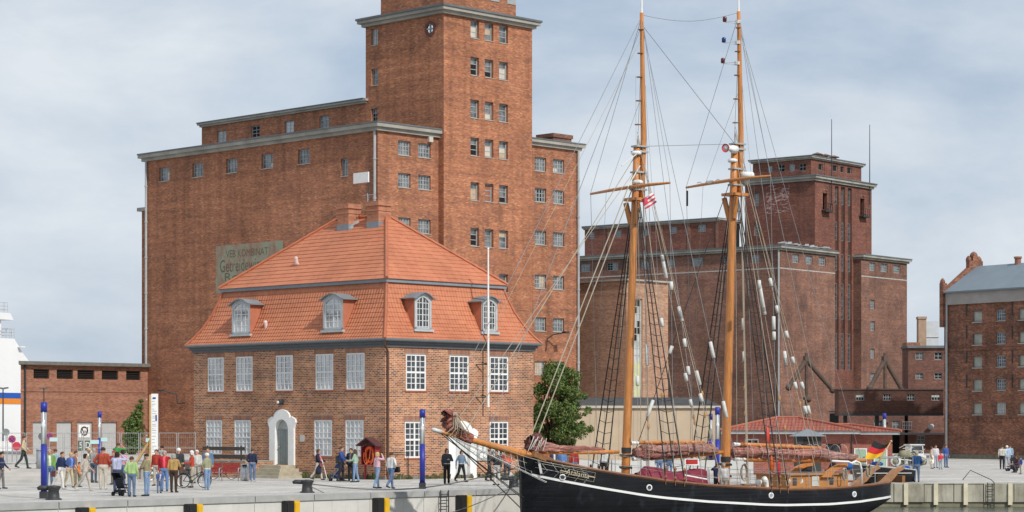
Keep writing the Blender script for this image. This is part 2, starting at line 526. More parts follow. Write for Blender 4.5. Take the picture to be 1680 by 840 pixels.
def courses(mb, A0, B0, A1, B1, n, lip=.026, mi=0):
    """roof slope of n overlapping courses of tiles"""
    A0, B0, A1, B1 = map(Vector, (A0, B0, A1, B1))
    nor = (B0 - A0).cross(A1 - A0)
    if nor.length < 1e-6: nor = (B0 - A0).cross(B1 - A0)
    nor.normalize()
    if nor.z < 0: nor = -nor
    for i in range(n):
        t0, t1 = i / n, (i + 1) / n
        a, b, c, d = A0.lerp(A1, t0), B0.lerp(B1, t0), B0.lerp(B1, t1), A0.lerp(A1, t1)
        mb.quad(a + nor * lip, b + nor * lip, c, d, mi)
        mb.quad(a, b, b + nor * lip, a + nor * lip, mi)

def tile_mat(name, base, hi):
    k = NT(name)
    h, z = k.wall()
    cx = k.math('DIVIDE', h, .24)
    fx = k.math('FRACT', cx); colm = k.math('FLOOR', cx)
    row = k.math('FLOOR', k.math('DIVIDE', z, .26))
    wn = k.n('ShaderNodeTexWhiteNoise', noise_dimensions='2D')
    k.set(wn.inputs['Vector'], k.comb(colm, row, 0))
    c = k.mix(wn.outputs['Value'], base, hi)
    big = k.noise(k.comb(h, z, 0), .45, 5, .6)
    c = k.mix(1.0, c, k.ramp(big, [(.3, .84), (.7, 1.12)]), 'MULTIPLY')
    st = k.noise(k.comb(k.math('MULTIPLY', h, 1.3), k.math('MULTIPLY', z, .15), 3.0), 1.0, 4, .6)
    c = k.mix(k.ramp(st, [(.6, 0.0), (.78, .3)]), c, (.26, .115, .07))
    k.bump(k.math('SINE', k.math('MULTIPLY', cx, 2 * math.pi)), .5, .04)
    return k.fin(c, .62, 0, .3)
TILE = tile_mat('red_pantile', (.475, .165, .085), (.53, .2, .105))
TILE_P = tile_mat('dull_red_tile', (.30, .085, .055), (.38, .12, .075))
RIDGE = plain('ridge_tile', (.40, .13, .065), .6, .15)

def text_mesh(body, size, ext=.004, spacing=1.0):
    cu = bpy.data.curves.new('lettering', 'FONT')
    cu.body = body; cu.size = size; cu.extrude = ext; cu.align_x = 'CENTER'; cu.align_y = 'CENTER'
    cu.space_character = spacing; cu.resolution_u = 3
    o = bpy.data.objects.new('lettering', cu); COL.objects.link(o)
    dg = bpy.context.evaluated_depsgraph_get()
    me = bpy.data.meshes.new_from_object(o.evaluated_get(dg))
    bpy.data.objects.remove(o, do_unlink=True); bpy.data.curves.remove(cu)
    return me
def put_text(name, body, size, mat, parent, loc, rot, sx=1.0, ext=.004, width=None):
    me = text_mesh(body, size, ext)
    me.materials.clear(); me.materials.append(mat)
    if width:
        co = [v.co.x for v in me.vertices]; sx = width / (max(co) - min(co))
    o = link(name, me, parent, loc, rot); o.scale = (sx, 1, 1)
    return o
# ------------------------------------------------------------------ the setting: paving, water
RZ = R(45.5)
g = MB()
qp = gpt(0, 828); qu = Vector((math.cos(RZ), math.sin(RZ), 0)); qn = Vector((math.sin(RZ), -math.cos(RZ), 0))
Q0 = Vector((qp.x, qp.y, 0))
RY = 119.5                                   # front of the far quay
tq = (RY - Q0.y) / qu.y
QC = Q0 + qu * tq                            # inner corner of the basin
QL = Q0 - qu * 60
NX = 40
def paving_mat():
    k = NT('quay_paving')
    mp = k.n('ShaderNodeMapping'); mp.inputs['Rotation'].default_value = (0, 0, R(-45.5)); k.set(mp.inputs[0], k.tc.outputs['Object'])
    bt = k.n('ShaderNodeTexBrick'); k.set(bt.inputs['Vector'], mp.outputs[0])
    bt.inputs['Scale'].default_value = 1.0
    bt.inputs['Brick Width'].default_value = .6; bt.inputs['Row Height'].default_value = .3
    bt.inputs['Mortar Size'].default_value = .018; bt.inputs['Mortar Smooth'].default_value = .3
    bt.inputs['Color1'].default_value = (.50, .475, .44, 1); bt.inputs['Color2'].default_value = (.60, .575, .535, 1)
    bt.inputs['Mortar'].default_value = (.33, .31, .28, 1)
    c = bt.outputs['Color']
    n1 = k.noise(k.tc.outputs['Object'], .22, 6, .65, .4)
    c = k.mix(1.0, c, k.ramp(n1, [(.3, .74), (.66, 1.1)]), 'MULTIPLY')
    n2 = k.noise(k.tc.outputs['Object'], 2.2, 4, .7)
    c = k.mix(1.0, c, k.ramp(n2, [(.32, .84), (.6, 1.04)]), 'MULTIPLY')
    # long bands of setts parallel to the quay, and old patches
    q = k.sep(mp.outputs[0])
    fb = k.math('FRACT', k.math('DIVIDE', q[1], 5.6))
    c = k.mix(k.math('MULTIPLY', k.math('LESS_THAN', fb, .055), .5), c, (.27, .26, .24))
    fx = k.math('FRACT', k.math('DIVIDE', q[0], 7.4))
    c = k.mix(k.math('MULTIPLY', k.math('LESS_THAN', fx, .03), .4), c, (.3, .29, .27))
    n3 = k.noise(k.comb(k.math('MULTIPLY', q[0], .1), k.math('MULTIPLY', q[1], .8), 2.0), 1.0, 5, .7)
    c = k.mix(k.ramp(n3, [(.52, 0.0), (.64, .6)]), c, (.26, .25, .235))
    vo = k.n('ShaderNodeTexVoronoi'); vo.inputs['Scale'].default_value = .55; k.set(vo.inputs['Vector'], k.tc.outputs['Object'])
    c = k.mix(k.ramp(vo.outputs['Distance'], [(.06, .5), (.16, 0.0)]), c, (.17, .165, .155))
    k.bump(bt.outputs['Fac'], .3, -.01)
    return k.fin(c, .85, 0, .25)
PAVE = paving_mat()
def gv(x, y): return (x, y, gz(x, y))
# strips in depth so the fall of the ground is kept; left of the basin and right of it
ys = [RY, 128, 140, 155, 180, 260]
pts = [gv(QC.x, RY), gv(QC.x + 170, RY)]
for y0, y1 in zip(ys[:-1], ys[1:]):
    xl = -64 if y1 <= 180 else -50
    g.quad(gv(xl, y0), gv(190, y0), gv(190, y1), gv(xl, y1))
for y0, y1 in ((20.0, 60.0), (60.0, 105.0), (105.0, RY)):
    f = lambda y: Q0.x + (y - Q0.y) / qu.y * qu.x
    g.quad((min(-64, f(y0)), y0, gz(0, y0)), (f(y0), y0, gz(0, y0)), (f(y1), y1, gz(0, y1)), (-64, y1, gz(0, y1)))
structure(g.build('quay_paving', PAVE))
# low steps up to the terrace at the back left
k = MB()
for i in range(4):
    y = 122.5 + i * 1.1
    z1 = -.12 + .17 * (i + 1)
    k.box(-52, -20.3 - .35 * i, y, y + 1.1 if i < 3 else 232, -.8, z1)
structure(k.build('terrace_paving', plain('terrace_stone', (.47, .45, .42), .85, .16, .7)))

def water_mat():
    k = NT('harbour_water')
    n1 = k.noise(k.tc.outputs['Object'], 1.1, 5, .6)
    n2 = k.noise(k.tc.outputs['Object'], 5.0, 3, .6)
    k.bump(k.math('ADD', n1, k.math('MULTIPLY', n2, .3)), .5, .25)
    return k.fin((.045, .05, .028), .12, 0, .5)
wmb = MB(); wmb.quad((-3000, -300, -1.3), (3000, -300, -1.3), (3000, 5200, -1.3), (-3000, 5200, -1.3))
structure(wmb.build('water', water_mat()))
hb = MB()
rr = random.Random(3)
prof = []
for i in range(61):
    prof.append((-2600 + i * 87, 8 + 5 * rr.random()))
for (x0, h0), (x1, h1) in zip(prof[:-1], prof[1:]):
    hb.quad((x0, 1500, -2), (x1, 1500, -2), (x1, 1540, h1), (x0, 1540, h0))
    hb.quad((x0, 1540, h0), (x1, 1540, h1), (x1, 1600, -2), (x0, 1600, -2))
structure(hb.build('far_shore_hills', plain('shore_green', (.07, .09, .05), .9, .3, .02)))

# ------------------------------------------------------------------ quay walls
def pale_concrete():
    k = NT('quay_concrete'); h, z = k.wall()
    n1 = k.noise(k.comb(h, z, 0), .5, 6, .6); c = k.ramp(n1, [(.3, (.52, .505, .465)), (.7, (.66, .645, .6))])
    n2 = k.noise(k.comb(k.math('MULTIPLY', h, 2.2), k.math('MULTIPLY', z, .25), 2), 1.0, 5, .7)
    c = k.mix(k.ramp(n2, [(.54, 0.0), (.75, .5)]), c, (.3, .27, .22))
    n3 = k.noise(k.comb(k.math('MULTIPLY', h, 1.1), k.math('MULTIPLY', z, .4), 8), 1.0, 4, .7)
    c = k.mix(k.ramp(n3, [(.64, 0.0), (.76, .5)]), c, (.36, .22, .13))
    return k.fin(c, .85, 0, .2)
WALLC = pale_concrete()
COPE = plain('coping_concrete', (.36, .36, .35), .85, .15, 1.2)
def stain_concrete():
    k = NT('stained_quay_concrete')
    h, z = k.wall()
    n1 = k.noise(k.comb(k.math('MULTIPLY', h, .9), k.math('MULTIPLY', z, .5), 0), 1.0, 6, .65)
    c = k.ramp(n1, [(.25, (.19, .17, .12)), (.5, (.38, .36, .29)), (.75, (.50, .48, .41))])
    n2 = k.noise(k.comb(h, k.math('MULTIPLY', z, .2), 5), 1.6, 5, .65)
    c = k.mix(k.ramp(n2, [(.5, 0.0), (.7, .65)]), c, (.13, .115, .085))
    return k.fin(c, .85, 0, .25)
STAINC = stain_concrete()
FQ = Frame(Q0.x, Q0.y, 0, RZ)               # along the left quay: x along the edge, y inland
t = thing('quay_wall', 'pale concrete quay wall with grey coping running behind the bow of the ship', 'wall', FQ.o, RZ)
m = MB(); c0 = MB(); jn = MB()
x = -60.0; i = 0
while x < tq - .5:
    x1 = min(x + 3.3, tq)
    lad = 26.55 - 1.2 < x < 26.55 + 1.2 and False
    m.box(x + .012, x1 - .012, .06, 1.2, -2.6, -.23 + .002 * (i % 3))
    c0.box(x + .02, x1 - .02, 0, 1.0, -.228, .03)
    x = x1; i += 1
jn.box(-60, tq, .16, 1.0, -2.6, -.24)
m.build('panels', WALLC, t); jn.build('joint_filler', plain('joint_grey', (.2, .2, .19), .9), t); c0.build('coping', COPE, t)
t = thing('quay_wall', 'stained far quay wall with pale vertical strips behind the stern', 'wall', (0, 0, 0))
m = MB(); st = MB(); lo = MB()
rr = random.Random(5)
x = QC.x + .1
while x < QC.x + 70:
    x1 = x + 1.55 + .1 * rr.random()
    d = .05 * rr.random()
    m.box(x + .02, x1 - .02, RY + d, RY + 1.5, -1.05, -.075 - .015 * rr.random())
    x = x1
lo.box(QC.x, QC.x + 70, RY + .12, RY + 1.4, -2.6, -1.02)
m.build('panels', STAINC, t); lo.build('footing', plain('wet_footing', (.2, .19, .13), .7, .3, 1.3), t)
for px in (1486, 1535, 1584, 1657, 1735, 1800):
    P = at(px, 794, RY)
    s_ = MB(); s_.box(P.x - .11, P.x + .11, RY - .1, RY + .06, -1.2, -.06)
    s_.build('rubbing_strip', plain('pale_timber', (.62, .57, .42), .8, .12, 3), t)
# fenders and ladder on the near wall
proto = None
for i, (px, lab) in enumerate(((135, 'black and yellow quay fender below the blue light pillar at the far left'), (312, 'black and yellow quay fender below the bicycle and the group in red'),
                               (472, 'black and yellow quay fender just left of the mooring bollard by the steps'), (620, 'black and yellow quay fender below the blonde woman in pink'),
                               (756, 'black and yellow quay fender beside the ladder niche under the bowsprit'))):
    p = FQ.hit(px, 835, 'y', 0)
    if proto is None:
        proto = thing('quay_fender', lab, 'fender', FQ.w(p.x, -.02, 0), RZ, 'quay fenders')
        b = MB(); b.box(-.32, .12, -.26, .0, -1.8, -.2); b.box(-.27, .07, -.3, -.26, -1.75, -.28); b.build('rubber_block', BLACK, proto)
        b = MB(); b.box(.122, .42, -.3, 0, -1.8, -.22); b.box(.16, .38, -.325, -.3, -1.8, -.3); b.build('yellow_guard', YEL, proto)
    else:
        c = copy_tree(proto); c.location = FQ.w(p.x, -.02, 0); c['label'] = lab
def ladder(loc, rz, lab, w=.42, z0=-2.2, z1=.05, hoop=False):
    t = thing('quay_ladder', lab, 'ladder', loc, rz)
    m = MB()
    for s_ in (-1, 1): m.tube((s_ * w / 2, -.1, z0), (s_ * w / 2, -.1, z1), .028)
    m.build('rails', IRON, t)
    m = MB(); z = z0 + .1
    while z < z1: m.tube((-w / 2, -.1, z), (w / 2, -.1, z), .02); z += .28
    m.build('rungs', IRON, t)
    if hoop:
        m = MB(); m.path([(w / 2, -.1, z1), (w / 2 - .1, .1, .12), (-w - .6, .6, .62), (-w - .95, .9, .1)], .022)
        m.build('grab_rail', IRON, t)
    return t
p = FQ.hit(727, 830, 'y', 0)
ladder(FQ.w(p.x, 0, 0), RZ, 'rusty iron ladder in the pale quay wall below the bowsprit', .5)
P = at(1625, 800, RY)
ladder((P.x, RY, 0), 0, 'dark iron ladder with bent grab rail on the far stained wall', .34, -1.6, -.02, True)

# ------------------------------------------------------------------ the brick house with the red mansard roof
hc = gpt(632, 787)
FH = Frame(hc.x, hc.y, 0, RZ)
WH = FH.hit(875, 700, 'y', 0).x
LH = FH.hit(318, 700, 'x', 0).y
house = thing('brick_house', 'two storey brick house with red tiled mansard roof and grey dormers', 'house', FH.o, RZ)
EZ = 7.55                                     # top of the walls
def std(rects, axis, c, fr, w=None, h=None):
    hs = holes_px(fr, axis, c, rects)
    if w:
        hs = [((a + b) / 2 - w / 2, (a + b) / 2 + w / 2, z0, z1) for a, b, z0, z1 in hs]
    if h:
        zc = sum(q[3] for q in hs) / len(hs)
        hs = [(a, b, zc - h, zc) for a, b, _, _ in hs]
    return hs
uL = std([(340, 368, 586, 643), (387, 415, 585, 642), (452, 481, 583, 641), (517.5, 547, 581, 640.5), (568, 598.5, 580, 640.5)], 'y', 0, FH, 1.6, 2.14)
dL = std([(337, 365.5, 689, 748), (383, 413, 689, 748), (515, 545, 689, 752), (566, 597, 690, 752)], 'y', 0, FH, 1.6, 2.14)
uR = std([(666, 699.5, 581, 641.5), (737, 770, 583, 642), (803, 835, 585, 643)], 'x', 0, FH, 1.62, 2.14)
dR = std([(664, 697.5, 691, 751), (803, 835, 692, 752)], 'x', 0, FH, 1.62, 2.14)
door1 = std([(455, 473.5, 690, 765)], 'y', 0, FH)[0]
door2 = std([(747, 763, 690, 788)], 'x', 0, FH)[0]
da = (door1[0] + door1[1]) / 2; door1 = (da - .72, da + .72, .62, 3.45)
db = (door2[0] + door2[1]) / 2 + .1; door2 = (db - .72, db + .72, -.28, 2.75)
mb = MB()
facade(mb, 'y', 0, 0, LH, -.8, EZ, uL + dL + [door1], .2)
facade(mb, 'x', 0, 0, WH, -.8, EZ, uR + dR + [door2], .2)
mb.quad((WH, 0, -.8), (WH, LH, -.8), (WH, LH, EZ), (WH, 0, EZ)); mb.quad((0, LH, -.8), (WH, LH, -.8), (WH, LH, EZ), (0, LH, EZ))
mb.build('wall', BR_HOUSE, house)
SOLD = brick('soldier_brick', [(.1, (.13, .055, .04)), (.5, (.3, .11, .06)), (.9, (.42, .18, .09))], (.46, .4, .34), bw=.1, bh=.36, mt=.02, seed=2.2, patch=.25)
ar = MB()
for (hs, ax) in ((uL + dL, 'y'), (uR + dR, 'x')):
    for a0, a1, z0, z1 in hs:
        if ax == 'y': ar.box(-.012, .06, a0 - .12, a1 + .12, z1 + .004, z1 + .34)
        else: ar.box(a0 - .12, a1 + .12, -.012, .06, z1 + .004, z1 + .34)
build_each(ar, 'window_arch', SOLD, house)
pl = MB(); pl.box(-.06, 0, -.06, LH, -.8, .02); pl.box(0, WH, -.06, 0, -.8, .02)
pl.build('plinth', plain('plinth_stone', (.2, .19, .17), .9, .3, 1.5), house)
SILLB = plain('brick_sill', (.3, .1, .06), .8, .2, 5)
for i, h in enumerate(uL): window(house, 'y', 0, h, .075, 4, 6, GWHITE, [G_MIX, G_MIX, G_MIX, G_CURT_SKY, G_CURT_SKY][i], .085, .035, SILLB, .5, mull=.09)
for i, h in enumerate(dL): window(house, 'y', 0, h, .075, 4, 6, GWHITE, [G_CURT_SKY, G_CURT_SKY, G_MIX, G_CURT_SKY][i], .085, .035, SILLB, .5, mull=.09)
for h in uR + dR: window(house, 'x', 0, h, .1, 4, 6, WFRAME, G_DARK, .1, .04, SILLB, .5, mull=.11)
# doors with white surrounds
def portal(axis, h, curved, doormat):
    a0, a1, z0, z1 = h
    P = (lambda a, b, d: (a, d, b)) if axis == 'x' else (lambda a, b, d: (d, a, b))
    ac = (a0 + a1) / 2
    outer, inner = [], []
    n = 12
    spr = z1 - .72
    for i in range(n + 1):
        t_ = math.pi * i / n
        inner.append((ac - .62 * math.cos(t_), spr + .62 * math.sin(t_)))
    ow = 1.16
    outer = [(ac - ow, z0 - .05), (ac - ow, spr + .15), (ac - ow - .16, spr + .42), (ac - ow - .13, spr + .62), (ac - ow + .25, spr + .8)]
    arc = [(ac - .78 * math.cos(math.pi * i / 8), spr + .68 + .55 * math.sin(math.pi * i / 8)) for i in range(9)]
    outer += arc + [(2 * ac - x, z) for x, z in reversed(outer)]
    m = MB()
    # ring of quads between outline and opening
    O = outer; I = [(ac - .62, z0 - .05)] + inner + [(ac + .62, z0 - .05)]
    def lerp_list(Ls, k_):
        d = [0]
        for p, q in zip(Ls[:-1], Ls[1:]): d.append(d[-1] + math.hypot(q[0] - p[0], q[1] - p[1]))
        res = []
        for j in range(k_ + 1):
            s_ = d[-1] * j / k_
            for q in range(len(d) - 1):
                if d[q + 1] >= s_ - 1e-9:
                    f_ = (s_ - d[q]) / max(1e-9, d[q + 1] - d[q]); break
            res.append((Ls[q][0] + (Ls[q + 1][0] - Ls[q][0]) * f_, Ls[q][1] + (Ls[q + 1][1] - Ls[q][1]) * f_))
        return res
    Oo, Ii = lerp_list(O, 44), lerp_list(I, 44)
    for j in range(44):
        for d in (-.13,):
            m.quad(P(*Oo[j], d), P(*Oo[j + 1], d), P(*Ii[j + 1], d), P(*Ii[j], d))
        m.quad(P(*Oo[j], -.13), P(*Oo[j + 1], -.13), P(*Oo[j + 1], .01), P(*Oo[j], .01))
        m.quad(P(*Ii[j], -.13), P(*Ii[j + 1], -.13), P(*Ii[j + 1], .14), P(*Ii[j], .14))
    m.build('door_surround', WHITE, house)
    dm = MB()
    q = [(x, z) for x, z in I]
    dm.poly([P(x, z, .13) for x, z in q])
    d = dm.build('fanlight', G_PALE if curved else G_DARK, house)
    dm = MB()
    for k_ in range(5):
        xa = ac - .55 + k_ * .22
        A, B = P(xa + .01, 0, .085), P(xa + .21, 0, .125)
        dm.box(min(A[0], B[0]), max(A[0], B[0]), min(A[1], B[1]), max(A[1], B[1]), z0, spr - .05)
    A, B = P(ac - .6, 0, .1), P(ac + .6, 0, .128)
    dm.box(min(A[0], B[0]), max(A[0], B[0]), min(A[1], B[1]), max(A[1], B[1]), z0 - .02, spr + .03)
    d = dm.build('door', doormat, house)
    hm = MB(); hm.ball(P(ac + .42, z0 + 1.05, .05), .05); hm.build('handle', STEEL, d)
portal('y', door1, True, plain('grey_green_door', (.235, .26, .255), .6, .1))
portal('x', door2, False, plain('pale_grey_door', (.58, .59, .58), .6, .08))
# steps with brick cheek wall
st = MB()
for i in range(5):
    st.box(-.9 - .33 * (4 - i) - .33, -.06, da - 1.25 - .33 * (4 - i), da + .75, -.6, -.42 + .2 * (i + 1))
st.build('door_steps', plain('sandstone_step', (.40, .36, .27), .85, .2, 2), house)
ck = MB(); ck.box(-2.3, -.07, da + .752, da + 5.1, -.6, .78); ck.build('landing_wall', BR_HOUSE, house)
cp = MB(); cp.box(-2.36, -.07, da + .74, da + 5.15, .783, .86); cp.build('landing_coping', plain('landing_stone', (.3, .28, .24), .85, .2), house)
# rail boards on the landing
rb = MB()
for z in (.98, 1.46): rb.box(-2.25, -2.2, da + .9, da + 5.0, z, z + .22)
rl = rb.build('landing_rail', plain('dark_board', (.06, .05, .042), .7, .2, 3), house)
rb = MB()
for y in (da + 1.3, da + 4.6): rb.box(-2.2, -2.14, y, y + .06, .86, 1.75)
rb.build('post', IRON, rl)
# eaves and roof
OV = .33
ev = MB()
for (p, z0, z1) in ((.1, EZ, EZ + .17), (.2, EZ + .172, EZ + .32), (.3, EZ + .322, EZ + .42)):
    ev.box(-p, WH + p, -p, LH + p, z0, z1)
ev.build('eaves_cornice', plain('eaves_grey', (.105, .115, .125), .6, .12), house)
gt = MB()
for a, b in (((-OV - .03, -OV - .03), (WH + OV + .03, -OV - .03)), ((-OV - .03, -OV - .03), (-OV - .03, LH + OV + .03))):
    gt.tube((*a, EZ + .42), (*b, EZ + .42), .09, n=8)
gt.build('gutter', plain('gutter_dark', (.13, .145, .155), .5, .1), house)
prof = [(-OV - .06, EZ + .42), (-.02, EZ + .86), (.4, EZ + 1.5), (.82, EZ + 2.35), (1.13, EZ + 3.2), (1.32, EZ + 3.86)]
rf = MB()
def rect(i): return [(i, i), (WH - i, i), (WH - i, LH - i), (i, LH - i)]
for (i0, z0), (i1, z1) in zip(prof[:-1], prof[1:]):
    a, b = rect(i0), rect(i1)
    n = max(1, round(math.hypot(i1 - i0, z1 - z0) / .3))
    for k_ in range(4):
        k2 = (k_ + 1) % 4
        courses(rf, (*a[k_], z0), (*a[k2], z0), (*b[k_], z1), (*b[k2], z1), n)
zb = prof[-1][1]
roofp = rf.build('roof', TILE, house)
bd = MB()
bd.box(1.17, WH - 1.17, 1.17, LH - 1.17, zb + .004, zb + .2)
bd.build('roof_break_cornice', GREYBLUE, house)
ZR = FH.hit(632, 354, 'x', WH / 2).z
r0 = FH.hit(634, 354, 'x', WH / 2).y; r1 = FH.hit(552, 366, 'x', WH / 2).y
up = MB()
e = rect(1.1); z0 = zb + .2
T0, T1 = (WH / 2, r0, ZR), (WH / 2, r1, ZR)
E = [(*p, z0) for p in e]
courses(up, E[0], E[3], T0, T1, 17); courses(up, E[1], E[2], T0, T1, 17)
courses(up, E[0], E[1], T0, T0, 17); courses(up, E[3], E[2], T1, T1, 17)
up.build('upper_roof', TILE, house)
hp = MB()
for a, b in ((E[0], T0), (E[1], T0), (E[2], T1), (E[3], T1), (T0, T1)):
    hp.path([Vector(a).lerp(Vector(b), q / 24) + V(0, 0, .05 + (.02 if q % 2 else 0)) for q in range(25)], .11, 6)
for k_ in range(4):
    pts = [V(*rect(i)[k_], z + .05) for i, z in prof]
    hp.path(pts, .1, 6)
hp.build('hip_tiles', RIDGE, house)
# chimneys
CHB = brick('chimney_brick', [(.1, (.36, .12, .065)), (.9, (.55, .22, .12))], (.5, .36, .26), seed=4.4)
for (px, py, n_) in ((573, 362, 'chimney'), (622, 355, 'chimney')):
    p = FH.hit(px, py, 'x', WH / 2 - .4)
    m = MB(); w_ = .52
    zt = ZR + .85
    m.box(p.x - w_, p.x + w_, p.y - w_, p.y + w_, ZR - 1.2, zt - .28)
    m.box(p.x - w_ - .05, p.x + w_ + .05, p.y - w_ - .05, p.y + w_ + .05, zt - .6, zt - .5)
    m.box(p.x - w_ - .08, p.x + w_ + .08, p.y - w_ - .08, p.y + w_ + .08, zt - .28, zt)
    ch = m.build('chimney', CHB, roofp)
    m = MB(); m.box(p.x - w_ - .03, p.x + w_ + .03, p.y - w_ - .03, p.y + w_ + .03, ZR - 1.2, ZR - .42); m.build('lead_flashing', GREYBLUE, ch)
# dormers: upright grey frame, arched top, curved lead roof, tiled cheeks
def dormer(axis, a, hw, zs, zt, f):
    P = (lambda q, d, z: (q, d, z)) if axis == 'x' else (lambda q, d, z: (d, q, z))
    back = lambda z: np.interp(z, [q[1] for q in prof], [q[0] for q in prof])
    nr = 5
    m = MB()
    n = 10
    def top(q, half, base, rise): return base + rise * max(0, 1 - (q / half) ** 2)
    xs = [-hw + 2 * hw * i / n for i in range(n + 1)]
    # front frame with an arched opening
    iw = hw - .15
    xi = [-iw + 2 * iw * i / n for i in range(n + 1)]
    for i in range(n):
        o0, o1 = xs[i], xs[i + 1]; q0, q1 = xi[i], xi[i + 1]
        m.quad(P(a + o0, f, top(o0, hw, zt, .34)), P(a + o1, f, top(o1, hw, zt, .34)), P(a + q1, f, top(q1, iw, zt - .28, .34)), P(a + q0, f, top(q0, iw, zt - .28, .34)))
        m.quad(P(a + q0, f, top(q0, iw, zt - .28, .34)), P(a + q1, f, top(q1, iw, zt - .28, .34)), P(a + q1, f + .1, top(q1, iw, zt - .28, .34)), P(a + q0, f + .1, top(q0, iw, zt - .28, .34)))
    for s_ in (-1, 1):
        m.quad(P(a + s_ * hw, f, zs), P(a + s_ * iw, f, zs), P(a + s_ * iw, f, zt - .28), P(a + s_ * hw, f, zt))
        m.quad(P(a + s_ * iw, f, zs), P(a + s_ * iw, f + .1, zs), P(a + s_ * iw, f + .1, zt - .28), P(a + s_ * iw, f, zt - .28))
    m.quad(P(a - hw, f, zs), P(a + hw, f, zs), P(a + hw, f, zs + .1), P(a - hw, f, zs + .1))
    A, B = P(a - hw - .1, f - .12, 0), P(a + hw + .1, f + .25, 0)
    m.box(min(A[0], B[0]), max(A[0], B[0]), min(A[1], B[1]), max(A[1], B[1]), zs - .16, zs - .02)
    fr = m.build('dormer', GREYBLUE if 0 else plain('dormer_grey', (.42, .45, .46), .55, .1), roofp)
    ck = MB()
    for s_ in (-1, 1):
        zz = [zs, zs + .55, zs + 1.1, zt]
        for z0_, z1_ in zip(zz[:-1], zz[1:]):
            ck.quad(P(a + s_ * hw, f, z0_), P(a + s_ * hw, max(f, back(z0_)) + .1, z0_), P(a + s_ * hw, max(f, back(z1_)) + .12, z1_), P(a + s_ * hw, f, z1_))
    build_each(ck, 'cheek', plain('cheek_red', (.42, .15, .085), .7, .12), fr)
    rfm = MB()
    pr = [(-hw - .24, zt + .02), (-hw + .02, zt + .07), (-hw * .5, zt + .29), (0, zt + .38), (hw * .5, zt + .29), (hw - .02, zt + .07), (hw + .24, zt + .02)]
    pr2 = pr + [(q, z - .06) for q, z in reversed(pr)]
    rfm.prism(pr2, f - .2, 1.0, lambda q, z, d: P(a + q, d, z))
    rfm.build('dormer_roof', plain('dormer_lead', (.2, .215, .225), .5, .15), fr)
    wf = MB()
    for q in (-iw + .05, 0, iw - .05):
        A, B = P(a + q - .035, f + .03, 0), P(a + q + .035, f + .09, 0)
        wf.box(min(A[0], B[0]), max(A[0], B[0]), min(A[1], B[1]), max(A[1], B[1]), zs + .1, top(q, iw, zt - .28, .34))
    for q in (-iw / 2, iw / 2):
        A, B = P(a + q - .018, f + .04, 0), P(a + q + .018, f + .08, 0)
        wf.box(min(A[0], B[0]), max(A[0], B[0]), min(A[1], B[1]), max(A[1], B[1]), zs + .1, top(q, iw, zt - .28, .34))
    for j in range(5):
        z = zs + .14 + j * (zt - zs - .2) / 4.6
        A, B = P(a - iw, f + .042, 0), P(a + iw, f + .078, 0)
        wf.box(min(A[0], B[0]), max(A[0], B[0]), min(A[1], B[1]), max(A[1], B[1]), z - .018, z + .018)
    wf.build('casement', GWHITE if axis == 'y' else OFFWH, fr)
    pn = MB()
    pq = [P(a - iw, f + .06, zs + .05)] + [P(a + q, f + .06, top(q, iw, zt - .28, .34)) for q in xi] + [P(a + iw, f + .06, zs + .05)]
    pn.poly(pq[::-1] if axis == 'x' else pq)
    pn.build('pane', G_MIX if axis == 'y' else G_DARK, fr)
for px in (391, 542):
    q = FH.hit(px, 545, 'x', -.18); q2 = FH.hit(px, 494, 'x', -.18); dormer('y', q.y, .9, EZ + 1.12, EZ + 2.92, .02)
for px in (698, 807):
    q = FH.hit(px, 545, 'y', -.18); dormer('x', q.x, .68, EZ + 1.12, EZ + 2.92, .02)
# small vent pipes and rooflight
for (px, py, inset) in ((487, 433, 2.6), (437, 538, .42)):
    p = FH.hit(px, py, 'x', inset)
    m = MB(); m.path([(p.x + .2, p.y, p.z - .1), (p.x, p.y, p.z + .02), (p.x - .05, p.y, p.z + .3)], [.1, .12, .1], 8); m.ball((p.x - .05, p.y + .02, p.z + .34), .13)
    m.build('vent_pipe', plain('vent_pink_white', (.66, .5, .46), .6, .1), roofp)
xr = WH / 2 - .62; sl_ = (ZR - (zb + .2)) / (WH / 2 - 1.1); yr_ = FH.hit(577, 366, 'x', xr).y; zr0 = zb + .2 + (xr - 1.1) * sl_
m = MB()
for (x0, y0) in ((0, 0),):
    q = [(xr - .3, yr_ - .33), (xr - .3, yr_ + .33), (xr + .3, yr_ + .33), (xr + .3, yr_ - .33)]
    top_ = [(x, y, zr0 + (x - xr) * sl_ + .1) for x, y in q]; bot_ = [(x, y, zr0 + (x - xr) * sl_ - .05) for x, y in q]
    m.add(top_ + bot_, [(0, 1, 2, 3)] + [(i, (i + 1) % 4, 4 + (i + 1) % 4, 4 + i) for i in range(4)])
m.build('rooflight', ZINC, roofp)
# downpipe at the corner, wall lamp, plaques, notice
m = MB(); m.path([(-.4, -.35, EZ + .4), (-.3, -.3, EZ + .1), (.12, -.1, EZ - .3), (.12, -.1, -.4)], .065, 8); m.build('downpipe', plain('brown_pipe', (.09, .045, .03), .5), house)
m = MB(); m.ball((-.22, da, door1[3] + .95), .2); m.box(-.12, 0, da - .08, da + .08, door1[3] + .8, door1[3] + 1.1); m.build('door_lamp', IRON, house)
m = MB(); m.ball((-.38, da, door1[3] + .93), .1); m.build('lamp_glass', plain('lamp_glass', (.7, .7, .65), .2), house)
p = FH.hit(496, 719, 'x', 0); m = MB(); m.box(-.03, -.002, p.y - .2, p.y + .2, p.z - .2, p.z + .2); m.build('wall_plaque', plain('plaque_stone', (.5, .49, .46), .7), house)
p = FH.hit(790, 742, 'y', 0)
m = MB(); m.box(p.x - .45, p.x + .45, -.09, -.002, p.z - .5, p.z + .5); nb = m.build('notice_case', plain('case_grey', (.4, .41, .41), .5), house)
m = MB()
